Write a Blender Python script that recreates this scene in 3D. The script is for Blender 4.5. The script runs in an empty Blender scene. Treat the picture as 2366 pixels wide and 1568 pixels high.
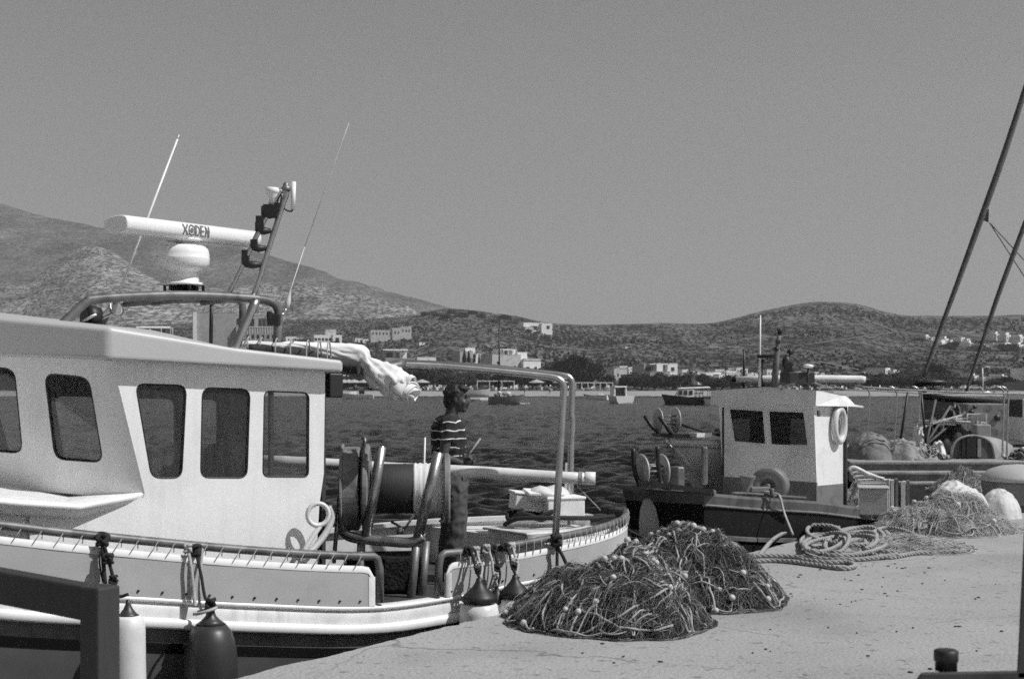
import bpy, bmesh, math, random
from mathutils import Vector, Matrix, noise
from mathutils.geometry import tessellate_polygon
R = math.radians
sc = bpy.context.scene
COL = sc.collection
random.seed(7)

# ------------------------------------------------------------------ camera, sky, sun, exposure
EYE = 1.75                      # camera height above the quay (quay top is z = 0)
FPX = 2366 * 50 / 36            # focal length in units of a 2366 px wide picture
camd = bpy.data.cameras.new('camera')
cam = bpy.data.objects.new('camera', camd)
COL.objects.link(cam)
cam.location = (0, 0, EYE)
cam.rotation_euler = (R(90), 0, 0)
camd.lens = 50
camd.sensor_width = 36
camd.shift_y = 111 / 2366
camd.clip_start = 0.1
camd.clip_end = 20000
camd.dof.use_dof = True
camd.dof.focus_distance = 11.5
camd.dof.aperture_fstop = 8
sc.camera = cam

SUN_EL = R(50)
SUN_AZ = math.atan2(0.95, -0.30)           # measured from +Y towards +X
sun_vec = Vector((math.sin(SUN_AZ) * math.cos(SUN_EL), math.cos(SUN_AZ) * math.cos(SUN_EL), math.sin(SUN_EL)))
sund = bpy.data.lights.new('sun', 'SUN')
sund.energy = 4.1
sund.angle = R(0.53)
sund.color = (1, 1, 1)                      # black-and-white picture: neutral light
sun = bpy.data.objects.new('sun', sund)
sun.rotation_euler = sun_vec.to_track_quat('Z', 'Y').to_euler()
sun.location = (0, 0, 60)
COL.objects.link(sun)

wd = bpy.data.worlds.new('World')
sc.world = wd
wd.use_nodes = True
nt = wd.node_tree
nt.nodes.clear()
sky = nt.nodes.new('ShaderNodeTexSky')
sky.sky_type = 'NISHITA'
sky.sun_disc = False
sky.sun_elevation = SUN_EL
sky.sun_rotation = SUN_AZ
bw = nt.nodes.new('ShaderNodeRGBToBW')
pw = nt.nodes.new('ShaderNodeMath'); pw.operation = 'POWER'; pw.inputs[1].default_value = 0.8
mu = nt.nodes.new('ShaderNodeMath'); mu.operation = 'MULTIPLY'; mu.inputs[1].default_value = 0.88
bg = nt.nodes.new('ShaderNodeBackground'); bg.inputs[1].default_value = 0.1
wo = nt.nodes.new('ShaderNodeOutputWorld')
nt.links.new(sky.outputs[0], bw.inputs[0]); nt.links.new(bw.outputs[0], pw.inputs[0])
nt.links.new(pw.outputs[0], mu.inputs[0]); nt.links.new(mu.outputs[0], bg.inputs[0])
nt.links.new(bg.outputs[0], wo.inputs[0])

sc.view_settings.view_transform = 'Standard'
sc.view_settings.look = 'None'
sc.view_settings.gamma = 1
sc.view_settings.exposure = 0.0
sc.render.engine = 'CYCLES'
sc.cycles.use_denoising = False          # a little sampling grain suits the old film
sc.cycles.use_adaptive_sampling = True
sc.cycles.adaptive_threshold = 0.045
sc.cycles.adaptive_min_samples = 24
sc.cycles.max_bounces = 8
sc.cycles.filter_width = 1.6
sc.cycles.sample_clamp_indirect = 3
HAZE_DENSITY = 0.00015

# ------------------------------------------------------------------ helpers
def W(x, y, Z):                 # a point seen at picture position (x, y), Z metres away
    return Vector(((x - 1183) / FPX * Z, Z, EYE - (y - 895) / FPX * Z))

def G(x, y, z=0.0):             # the point of the level z seen at (x, y)
    return W(x, y, (EYE - z) * FPX / (y - 895))

class Plane:                    # a plane with its own 2D coordinates
    def __init__(s, P, e1, e2):
        s.P, s.e1, s.e2 = Vector(P), Vector(e1), Vector(e2)
        s.n = s.e1.cross(s.e2).normalized()
    def hit(s, x, y):
        d = Vector(((x - 1183) / FPX, 1, -(y - 895) / FPX)); c = Vector((0, 0, EYE))
        return c + d * ((s.P - c).dot(s.n) / d.dot(s.n))
    def pq(s, x, y):
        h = s.hit(x, y) - s.P
        a, b, c = s.e1.dot(s.e1), s.e1.dot(s.e2), s.e2.dot(s.e2)
        d, e = h.dot(s.e1), h.dot(s.e2); D = a * c - b * b
        return ((c * d - b * e) / D, (a * e - b * d) / D)
    def w(s, p, q, o=0.0):
        return s.P + s.e1 * p + s.e2 * q + s.n * o

def lerp_tab(tab, x):           # smooth interpolation in a table
    if x <= tab[0][0]: return tab[0][1]
    if x >= tab[-1][0]: return tab[-1][1]
    for i in range(len(tab) - 1):
        if tab[i][0] <= x <= tab[i + 1][0]:
            x0, y0 = tab[i]; x1, y1 = tab[i + 1]
            m0 = (tab[i + 1][1] - tab[i - 1][1]) / (tab[i + 1][0] - tab[i - 1][0]) if i > 0 else (y1 - y0) / (x1 - x0)
            m1 = (tab[i + 2][1] - y0) / (tab[i + 2][0] - x0) if i + 2 < len(tab) else (y1 - y0) / (x1 - x0)
            h = x1 - x0; t = (x - x0) / h
            return (2*t**3-3*t*t+1)*y0 + (t**3-2*t*t+t)*h*m0 + (-2*t**3+3*t*t)*y1 + (t**3-t*t)*h*m1

def spline(pts, n=6):           # Catmull-Rom through 3D points
    pts = [Vector(p) for p in pts]; out = []
    for i in range(len(pts) - 1):
        p0 = pts[max(i - 1, 0)]; p1 = pts[i]; p2 = pts[i + 1]; p3 = pts[min(i + 2, len(pts) - 1)]
        for k in range(n):
            t = k / n
            out.append(0.5 * ((2*p1) + (p2-p0)*t + (2*p0-5*p1+4*p2-p3)*t*t + (3*p1-p0-3*p2+p3)*t**3))
    out.append(pts[-1]); return out

def roundpoly(pts, r, n=5):     # 2D polygon with rounded corners
    out = []; m = len(pts)
    for i in range(m):
        p = Vector(pts[i]); a = Vector(pts[i - 1]) - p; b = Vector(pts[(i + 1) % m]) - p
        rr = r[i] if isinstance(r, (list, tuple)) else r
        if rr <= 0: out.append((p.x, p.y)); continue
        k = min(rr, a.length * .48, b.length * .48)
        A = p + a.normalized() * k; B = p + b.normalized() * k
        for j in range(n + 1):
            t = j / n
            q = A * (1-t)**2 + p * 2*t*(1-t) + B * t*t
            out.append((q.x, q.y))
    return out

X3 = (Vector((1, 0, 0)), Vector((0, 1, 0)), Vector((0, 0, 1)))
def rotz(a):
    return (Vector((math.cos(a), math.sin(a), 0)), Vector((-math.sin(a), math.cos(a), 0)), Vector((0, 0, 1)))

def wloc(o):
    v = Vector((0, 0, 0))
    while o is not None:
        v += o.location; o = o.parent
    return v

class MB:
    def __init__(s): s.v = []; s.f = []; s.sm = []
    def add(s, vs, fs, smooth=False):
        o = len(s.v); s.v += [Vector(p) for p in vs]
        s.f += [tuple(i + o for i in f) for f in fs]; s.sm += [smooth] * len(fs); return s
    def box(s, c, d, ax=X3):    # centre, full dimensions, axes
        c = Vector(c); vs = []
        for k in (-.5, .5):
            for i, j in ((-.5, -.5), (.5, -.5), (.5, .5), (-.5, .5)):
                vs.append(c + ax[0] * d[0] * i + ax[1] * d[1] * j + ax[2] * d[2] * k)
        return s.add(vs, [(3,2,1,0),(4,5,6,7),(0,1,5,4),(1,2,6,5),(2,3,7,6),(3,0,4,7)])
    def hexa(s, b, t):          # bottom and top loops of equal length
        n = len(b)
        return s.add(list(b) + list(t), [tuple(range(n))[::-1], tuple(range(n, 2*n))] + [(i, (i+1) % n, n+(i+1) % n, n+i) for i in range(n)])
    def tube(s, pts, r, n=8, caps=True, closed=False, smooth=True, flat=None):
        pts = [Vector(p) for p in pts]; m = len(pts)
        if m < 2: return s
        rs = r if isinstance(r, (list, tuple)) else [r] * m
        T = []
        for i in range(m):
            a = pts[(i - 1) % m] if (closed or i > 0) else pts[i]
            b = pts[(i + 1) % m] if (closed or i < m - 1) else pts[i]
            t = b - a
            T.append(t.normalized() if t.length > 1e-9 else Vector((0, 0, 1)))
        up = Vector((0, 0, 1)) if abs(T[0].z) < .9 else Vector((1, 0, 0))
        N = (up - T[0] * up.dot(T[0])).normalized(); vs = []
        for i in range(m):
            N = N - T[i] * N.dot(T[i])
            if N.length < 1e-6: N = T[i].orthogonal()
            N.normalize(); Bn = T[i].cross(N)
            for k in range(n):
                a = 2 * math.pi * k / n
                q = N * math.cos(a) * (flat or 1) + Bn * math.sin(a)
                vs.append(pts[i] + q * rs[i])
        fs = []
        for i in range(m if closed else m - 1):
            j = (i + 1) % m
            for k in range(n):
                l = (k + 1) % n
                fs.append((i*n+k, i*n+l, j*n+l, j*n+k))
        s.add(vs, fs, smooth)
        if caps and not closed:
            o = len(s.v) - m * n
            s.f += [tuple(o + k for k in range(n))[::-1], tuple(o + (m-1)*n + k for k in range(n))]; s.sm += [False, False]
        return s
    def lathe(s, prof, base, axis=(0, 0, 1), n=20, smooth=True, squash=1.0):
        axis = Vector(axis).normalized(); a = axis.orthogonal().normalized(); b = axis.cross(a)
        base = Vector(base); vs = []; fs = []
        for r, h in prof:
            for k in range(n):
                t = 2 * math.pi * k / n
                vs.append(base + axis * h + (a * math.cos(t) + b * math.sin(t) * squash) * r)
        m = len(prof)
        for i in range(m - 1):
            for k in range(n):
                l = (k + 1) % n
                fs.append((i*n+k, i*n+l, (i+1)*n+l, (i+1)*n+k))
        s.add(vs, fs, smooth); o = len(s.v) - m * n
        if prof[0][0] > 1e-4: s.f.append(tuple(o + k for k in range(n))[::-1]); s.sm.append(False)
        if prof[-1][0] > 1e-4: s.f.append(tuple(o + (m-1)*n + k for k in range(n))); s.sm.append(False)
        return s
    def ell(s, c, r, ax=X3, n=12):
        c = Vector(c); m = max(6, n // 2 + 1); vs = []; fs = []
        if not isinstance(r, (list, tuple)): r = (r, r, r)
        for i in range(m + 1):
            ph = math.pi * i / m
            for k in range(n):
                t = 2 * math.pi * k / n
                vs.append(c + ax[0]*r[0]*math.sin(ph)*math.cos(t) + ax[1]*r[1]*math.sin(ph)*math.sin(t) - ax[2]*r[2]*math.cos(ph))
        for i in range(m):
            for k in range(n):
                l = (k + 1) % n
                fs.append((i*n+k, i*n+l, (i+1)*n+l, (i+1)*n+k))
        return s.add(vs, fs, True)
    def loft(s, rings, closed=False, smooth=True):
        n = len(rings[0]); vs = [p for r in rings for p in r]; fs = []
        for i in range(len(rings) - 1):
            for k in range(n if closed else n - 1):
                l = (k + 1) % n
                fs.append((i*n+k, i*n+l, (i+1)*n+l, (i+1)*n+k))
        return s.add(vs, fs, smooth)
    def panel(s, pl, outline, holes=(), th=.04, off=0.0):   # flat board with openings, thickness th behind off
        loops = [list(outline)] + [list(h) for h in holes]
        tri = tessellate_polygon([[Vector((p[0], p[1], 0)) for p in l] for l in loops])
        flat = [p for l in loops for p in l]; n = len(flat)
        vs = [pl.w(p, q, off) for p, q in flat] + [pl.w(p, q, off - th) for p, q in flat]
        fs = []
        for t in tri:
            a, b, c = [Vector(flat[i]) for i in t]
            if (b - a).cross(c - a) < 0: t = (t[0], t[2], t[1])
            fs.append(tuple(t)); fs.append(tuple(i + n for i in t)[::-1])
        o = 0
        for l in loops:
            m = len(l)
            for i in range(m):
                j = (i + 1) % m; fs.append((o+i, o+j, n+o+j, n+o+i))
            o += m
        return s.add(vs, fs)
    def build(s, name, mat, parent=None, bevel=0, label=None, jitter=0, seg=2):
        off = wloc(parent); me = bpy.data.meshes.new(name)
        me.from_pydata([p - off for p in s.v], [], s.f)
        for p, f in zip(me.polygons, s.sm): p.use_smooth = f
        bm = bmesh.new(); bm.from_mesh(me); bmesh.ops.recalc_face_normals(bm, faces=bm.faces); bm.to_mesh(me); bm.free()
        me.materials.append(mat)
        o = bpy.data.objects.new(name, me); COL.objects.link(o)
        if parent is not None: o.parent = parent
        if bevel:
            m = o.modifiers.new('bevel', 'BEVEL'); m.width = bevel; m.segments = seg; m.limit_method = 'ANGLE'; m.angle_limit = R(40)
        if label: o['label'] = label
        return o

def tag(o, label, cat=None, group=None, kind=None):
    if label: o['label'] = label
    if cat: o['category'] = cat
    if group: o['group'] = group
    if kind: o['kind'] = kind
    return o

def thing(name, label, cat, loc=(0, 0, 0), group=None):
    o = bpy.data.objects.new(name, None); COL.objects.link(o)
    o.location = loc; o.empty_display_size = .2
    return tag(o, label, cat, group)

def dup(root, loc, rz=0, scale=None, label=None):
    r = root.copy(); COL.objects.link(r); r.location = loc; r.rotation_euler = (0, 0, rz)
    if scale: r.scale = scale
    if label: r['label'] = label
    def rec(src, dst):
        for ch in list(src.children):
            c = ch.copy(); COL.objects.link(c); c.parent = dst; rec(ch, c)
    rec(root, r); return r

# ------------------------------------------------------------------ materials
def M(name, v, rough=.6, var=.12, scale=6, fine=0, fscale=60, bump=0, bscale=50, metal=0, spec=.5, spots=0, sscale=20, stretch=None, stain=0, stscale=1.5, runs=0):
    m = bpy.data.materials.new(name); m.use_nodes = True
    t = m.node_tree; b = t.nodes['Principled BSDF']; L = t.links.new
    tc = t.nodes.new('ShaderNodeTexCoord'); src = tc.outputs['Object']
    if stretch:
        mp = t.nodes.new('ShaderNodeMapping'); mp.inputs['Scale'].default_value = stretch
        L(src, mp.inputs[0]); src = mp.outputs[0]
    def nz(sc_, det=5, lo=.3, hi=.7, a=0., b_=1.):
        n = t.nodes.new('ShaderNodeTexNoise'); n.inputs['Scale'].default_value = sc_; n.inputs['Detail'].default_value = det
        L(src, n.inputs['Vector'])
        r = t.nodes.new('ShaderNodeMapRange'); r.inputs[1].default_value = lo; r.inputs[2].default_value = hi
        r.inputs[3].default_value = a; r.inputs[4].default_value = b_
        L(n.outputs['Fac'], r.inputs[0]); return r.outputs[0]
    def mul(x, y):
        n = t.nodes.new('ShaderNodeMath'); n.operation = 'MULTIPLY'
        for i, k in enumerate((x, y)):
            if isinstance(k, (int, float)): n.inputs[i].default_value = k
            else: L(k, n.inputs[i])
        return n.outputs[0]
    val = mul(nz(scale, 6, .25, .75, 1 - var, 1 + var), v)
    if fine: val = mul(val, nz(fscale, 3, .3, .7, 1 - fine, 1 + fine))
    if spots: val = mul(val, nz(sscale, 4, .60, .68, 1, 1 - spots))
    if stain: val = mul(val, nz(stscale, 8, .5, .62, 1, 1 - stain))
    if runs:                    # rain and rust runs down the paint
        sv = src; mp2 = t.nodes.new('ShaderNodeMapping'); mp2.inputs['Scale'].default_value = (9, 9, .7); L(tc.outputs['Object'], mp2.inputs[0]); src = mp2.outputs[0]
        val = mul(val, nz(1.6, 6, .52, .66, 1, 1 - runs)); src = sv
    cb = t.nodes.new('ShaderNodeCombineColor')
    for i in range(3): L(val, cb.inputs[i])
    L(cb.outputs[0], b.inputs['Base Color'])
    b.inputs['Roughness'].default_value = rough; b.inputs['Metallic'].default_value = metal
    b.inputs['Specular IOR Level'].default_value = spec
    if bump:
        bn = t.nodes.new('ShaderNodeBump'); bn.inputs['Strength'].default_value = 1; bn.inputs['Distance'].default_value = bump
        L(nz(bscale, 6, 0, 1), bn.inputs['Height']); L(bn.outputs[0], b.inputs['Normal'])
    return m

def glass_mat(name, tint, refl=.12):
    m = bpy.data.materials.new(name); m.use_nodes = True
    t = m.node_tree; t.nodes.clear(); L = t.links.new
    o = t.nodes.new('ShaderNodeOutputMaterial'); mx = t.nodes.new('ShaderNodeMixShader')
    tr = t.nodes.new('ShaderNodeBsdfTransparent'); tr.inputs[0].default_value = (tint,) * 3 + (1,)
    gl = t.nodes.new('ShaderNodeBsdfGlossy'); gl.inputs['Roughness'].default_value = .03
    fr = t.nodes.new('ShaderNodeFresnel'); fr.inputs[0].default_value = 1.45
    df = t.nodes.new('ShaderNodeBsdfDiffuse'); df.inputs[0].default_value = (.6, .6, .6, 1); m2 = t.nodes.new('ShaderNodeMixShader')   # salt and dust on the pane
    nz = t.nodes.new('ShaderNodeTexNoise'); nz.inputs['Scale'].default_value = 5; nz.inputs['Detail'].default_value = 6; rg = t.nodes.new('ShaderNodeMapRange'); rg.inputs[1].default_value = .35; rg.inputs[2].default_value = .7; rg.inputs[3].default_value = refl * .22; rg.inputs[4].default_value = refl * .42
    L(nz.outputs['Fac'], rg.inputs[0]); L(rg.outputs[0], m2.inputs[0]); L(tr.outputs[0], m2.inputs[1]); L(df.outputs[0], m2.inputs[2])
    L(fr.outputs[0], mx.inputs[0]); L(m2.outputs[0], mx.inputs[1]); L(gl.outputs[0], mx.inputs[2]); L(mx.outputs[0], o.inputs[0])
    return m

WHITE = M('white_paint', .80, .35, .05, 1.2, fine=.03, stain=.07, stscale=2.2, bump=.0006, bscale=90, runs=.06)
GELCOAT = M('white_gelcoat', .80, .3, .04, 1.5, stain=.05, stscale=3)
ROOFGREY = M('grey_roof_paint', .46, .45, .06, 1.4, stain=.05, stscale=2)
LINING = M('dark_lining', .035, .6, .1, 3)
STEEL = M('stainless_steel', .50, .32, .15, 12, metal=1, bump=.0004, bscale=40)
DULLSTEEL = M('dull_galvanised', .22, .5, .25, 9, metal=.6, stain=.3, stscale=8, bump=.001, bscale=60)
PIPE = M('weathered_rail_pipe', .15, .5, .35, 9, metal=.3, stain=.45, stscale=7, bump=.001)
BLACK = M('black_plastic', .018, .5, .2, 6)
BLACKROPE = M('black_rope', .02, .9, .3, 40, bump=.002, bscale=80)
RUBBER = M('dark_rubber', .035, .42, .25, 5, stain=.2)
FABRIC = M('grey_dodger_canvas', .40, .85, .08, 2.0, fine=.05, fscale=160, stain=.08, stscale=3, bump=.0012, bscale=9)
WEBBING = M('white_canvas_edge', .72, .8, .08, 6, stain=.12, stscale=6)
CANVAS = M('white_awning_canvas', .74, .85, .08, 3, stain=.1, stscale=4, bump=.004, bscale=10)
STRAKE = M('pale_hull_paint', .62, .4, .08, 2.5, stain=.16, stscale=5, runs=.16)
HULLDARK = M('dark_hull_paint', .15, .45, .15, 3, stain=.3, stscale=4, runs=.25)
BOOT = M('black_boot_stripe', .012, .3, .15, 3)
ANTIFOUL = M('antifouling_paint', .10, .55, .2, 3, stain=.25, stscale=3)
DECK = M('worn_deck_paint', .05, .7, .3, 5, stain=.4, stscale=4)
WHITEDECK = M('white_deck_paint', .68, .5, .1, 4, stain=.2, stscale=5)
ROPE = M('pale_rope', .40, .9, .2, 14, fine=.2, fscale=120, bump=.002, bscale=120)
TWINE = M('pale_twine', .34, .9, .25, 12)
NETDARK = M('dark_net_twine', .068, .95, .5, 9)
NETMASS = M('net_mass', .022, 1, .6, 30, bump=.03, bscale=40, spec=.1)
NETLIGHT = M('pale_net_twine', .23, .95, .4, 8)
NETHEAP = M('brown_net_mass', .28, 1, .5, 16, bump=.04, bscale=22, spec=.1)
CORK = M('pale_float', .50, .6, .25, 10)
VINYL = M('white_vinyl', .70, .35, .08, 5, stain=.1, stscale=7)
LETTER = M('grey_lettering', .16, .5, .1, 6)
WOODDARK = M('dark_painted_wood', .032, .6, .2, 5, stretch=(6, 6, 1), fine=.15, bump=.002, bscale=30)
SPAR = M('old_wooden_spar', .10, .8, .3, 4, fine=.3, fscale=40)
FOAM = M('white_foam_box', .80, .8, .06, 8, spots=.1)
CONCRETE = M('quay_concrete', .34, .95, .10, .7, fine=.26, fscale=48, spots=.4, sscale=11, bump=.006, bscale=35, stain=.16, stscale=.5, spec=.2)
def add_cracks(m):                                    # hairline cracks and darker worn patches in the slab
    t = m.node_tree; b = t.nodes['Principled BSDF']; L = t.links.new; old = b.inputs['Base Color'].links[0].from_socket
    tc = t.nodes.new('ShaderNodeTexCoord'); nz = t.nodes.new('ShaderNodeTexNoise'); nz.inputs['Scale'].default_value = 1.3; nz.inputs['Detail'].default_value = 6
    L(tc.outputs['Object'], nz.inputs['Vector'])
    ad = t.nodes.new('ShaderNodeMixRGB'); ad.blend_type = 'ADD'; ad.inputs[0].default_value = .55; L(tc.outputs['Object'], ad.inputs[1]); L(nz.outputs['Color'], ad.inputs[2])
    vo = t.nodes.new('ShaderNodeTexVoronoi'); vo.feature = 'DISTANCE_TO_EDGE'; vo.inputs['Scale'].default_value = .42; L(ad.outputs[0], vo.inputs['Vector'])
    r = t.nodes.new('ShaderNodeMapRange'); r.inputs[1].default_value = .002; r.inputs[2].default_value = .006; r.inputs[3].default_value = .62; r.inputs[4].default_value = 1; L(vo.outputs['Distance'], r.inputs[0])
    n2 = t.nodes.new('ShaderNodeTexNoise'); n2.inputs['Scale'].default_value = .7; L(tc.outputs['Object'], n2.inputs['Vector'])
    r2 = t.nodes.new('ShaderNodeMapRange'); r2.inputs[1].default_value = .45; r2.inputs[2].default_value = .55; L(n2.outputs['Fac'], r2.inputs[0])
    mx = t.nodes.new('ShaderNodeMixRGB'); mx.inputs[1].default_value = (1, 1, 1, 1); L(r2.outputs[0], mx.inputs[0]); L(r.outputs[0], mx.inputs[2])
    mu_ = t.nodes.new('ShaderNodeMixRGB'); mu_.blend_type = 'MULTIPLY'; mu_.inputs[0].default_value = 1; L(old, mu_.inputs[1]); L(mx.outputs[0], mu_.inputs[2]); L(mu_.outputs[0], b.inputs['Base Color'])
add_cracks(CONCRETE)
CONCSIDE = M('quay_side_concrete', .22, .95, .15, 2, fine=.25, fscale=30, bump=.02, bscale=12, stain=.35, stscale=1.2, spec=.2)
GLASS = glass_mat('window_glass', .82)
DARKGLASS = glass_mat('dark_window_glass', .45, .06)
CHROME = M('bright_post_cap', .6, .25, .1, 20, metal=1)
# ------------------------------------------------------------------ the setting: sea, quay, jetty, beach, hills
WATERZ = -0.85
def water_mat():
    m = bpy.data.materials.new('sea_water'); m.use_nodes = True
    t = m.node_tree; t.nodes.clear(); L = t.links.new
    out = t.nodes.new('ShaderNodeOutputMaterial'); mx = t.nodes.new('ShaderNodeMixShader'); df = t.nodes.new('ShaderNodeBsdfDiffuse'); gl = t.nodes.new('ShaderNodeBsdfGlossy')
    fr = t.nodes.new('ShaderNodeFresnel'); fr.inputs[0].default_value = 1.333; k = t.nodes.new('ShaderNodeMath'); k.operation = 'MULTIPLY'; k.inputs[1].default_value = .80   # blue water on red-sensitive film
    df.inputs[0].default_value = (.007, .007, .007, 1); gl.inputs['Roughness'].default_value = .12
    L(fr.outputs[0], k.inputs[0]); L(k.outputs[0], mx.inputs[0]); L(df.outputs[0], mx.inputs[1]); L(gl.outputs[0], mx.inputs[2]); L(mx.outputs[0], out.inputs[0])
    tc = t.nodes.new('ShaderNodeTexCoord'); mp = t.nodes.new('ShaderNodeMapping')
    mp.inputs['Rotation'].default_value = (0, 0, R(12)); mp.inputs['Scale'].default_value = (.62, 1.0, 1)
    L(tc.outputs['Object'], mp.inputs[0]); prev = None
    for s, d, det in ((3.0, .03, 3), (9, .012, 3)):
        n = t.nodes.new('ShaderNodeTexNoise'); n.inputs['Scale'].default_value = s; n.inputs['Detail'].default_value = det
        n.inputs['Distortion'].default_value = .5
        L(mp.outputs[0], n.inputs['Vector'])
        bn = t.nodes.new('ShaderNodeBump'); bn.inputs['Distance'].default_value = d * 1.35; bn.inputs['Strength'].default_value = 1
        L(n.outputs['Fac'], bn.inputs['Height'])
        if prev: L(prev, bn.inputs['Normal'])
        prev = bn.outputs[0]
    for nd_ in (df, gl, fr): L(prev, nd_.inputs['Normal'])
    return m
WATER = water_mat()
import numpy as np
def sea_mesh():                                       # wind-ruffled water: a sum of short crossing waves
    rg = np.random.default_rng(4)
    Y = [6.0]
    while Y[-1] < 474: Y.append(Y[-1] * (1.0045 if Y[-1] < 60 else 1.008))
    Y = np.array(Y); A = np.linspace(-.52, .52, 520)
    X = A[None, :] * Y[:, None]; YY = np.repeat(Y[:, None], len(A), 1); Z = np.zeros_like(X)
    for k in range(64):
        lam = .22 * (22 ** (k / 63)); th = R(238) + rg.normal(0, .5); kk = 2 * math.pi / lam
        amp = .021 / kk * (3.0 if 0.55 < lam < 1.9 else .45) * rg.uniform(.6, 1.4)
        fade = np.clip(lam / (YY * .0035), 0, 1)
        ph = kk * (X * math.cos(th) + YY * math.sin(th)) + rg.uniform(0, 6.28)
        Z += fade * amp * (np.sin(ph) + .25 * np.cos(2 * ph))
    gust = 1 + .35 * np.sin(X * .23 + YY * .11 + 1) * np.sin(YY * .17 - X * .07)
    Z = Z * gust * 1.5
    n, m = X.shape
    co = np.stack([X, YY, WATERZ + Z], -1).reshape(-1, 3)
    idx = np.arange(n * m).reshape(n, m)
    f = np.stack([idx[:-1, :-1], idx[:-1, 1:], idx[1:, 1:], idx[1:, :-1]], -1).reshape(-1, 4)
    me = bpy.data.meshes.new('sea'); me.from_pydata(co.tolist(), [], f.tolist())
    me.polygons.foreach_set('use_smooth', np.ones(len(f), dtype=bool)); me.materials.append(WATER)
    o = bpy.data.objects.new('sea', me); COL.objects.link(o); return tag(o, None, None, None, 'structure')
sea_mesh()
mb = MB(); mb.add([(-3000, -60, WATERZ - .25), (3000, -60, WATERZ - .25), (3000, 470, WATERZ - .25), (-3000, 470, WATERZ - .25)], [(0, 1, 2, 3)])
tag(mb.build('outer_sea', WATER), None, None, None, 'structure')
mb = MB(); mb.add([(-3000, -60, -3), (3000, -60, -3), (3000, 480, -3), (-3000, 480, -3)], [(0, 1, 2, 3)])
tag(mb.build('seabed', M('seabed_sand', .08, .9)), None, None, None, 'structure')

QD = Vector((.642, 1, 0)).normalized(); QN = Vector((QD.y, -QD.x, 0))   # along the quay edge, and inland
Q0 = Vector((-.395, 10.55, 0))
def quay_edge(Z): return Q0.x + .642 * (Z - Q0.y)
rnd = random.Random(3)
mb = MB(); edge = []; n = 700
for i in range(n + 1):
    Z = -8 + i * (40 / n)
    j = noise.noise(Vector((Z * 2.3, 0, 5))) * .05 + noise.noise(Vector((Z * 9, 3, 1))) * .035 + noise.noise(Vector((Z * 26, 3, 1))) * .016
    edge.append(Vector((quay_edge(Z), Z, 0)) - QN * (j))
lip = [e - QN * .018 - Vector((0, 0, .03 + .02 * noise.noise(e * 7))) for e in edge]
low = [e - QN * .02 + Vector((0, 0, -2.6)) for e in edge]
vs = edge + lip + low + [Vector((60, 32, 0)), Vector((60, -8, 0))]; k = n + 1; fs = []
fs.append(tuple(range(k)) + (3*k, 3*k+1))
for i in range(n):
    fs.append((i, i+1, k+i+1, k+i)); fs.append((k+i, k+i+1, 2*k+i+1, 2*k+i))
mb.add(vs, fs)
q = mb.build('quay_pavement', CONCRETE); tag(q, None, None, None, 'structure')

mb = MB()                                             # the far arm of the quay with its stepped face
for i, (z, Y) in enumerate(((.15, 31.0), (-.05, 30.6), (-.25, 30.2))):
    mb.box((33.5 + 7.35, Y + 4.5, z - 1.0), (67, 9, 2.0 - i * .01))
jet = mb.build('jetty', M('jetty_concrete', .30, .95, .15, 1.3, fine=.2, fscale=25, stain=.3, stscale=2, bump=.01, bscale=20), bevel=.03); tag(jet, None, None, None, 'structure')
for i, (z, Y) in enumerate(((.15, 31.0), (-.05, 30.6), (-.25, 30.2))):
    mb = MB(); mb.box((33.5 + 7.35, Y - .004, z - .06 - (.07 if i < 2 else .30)), (66.9, .03, .13 if i < 2 else .6)); mb.build('riser_shade', M('shaded_riser_concrete', .075, .95, .25, 2, fine=.3, fscale=20, stain=.4, stscale=3), jet)  # thin dark panels: shade of the step faces put into the colour

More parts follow.
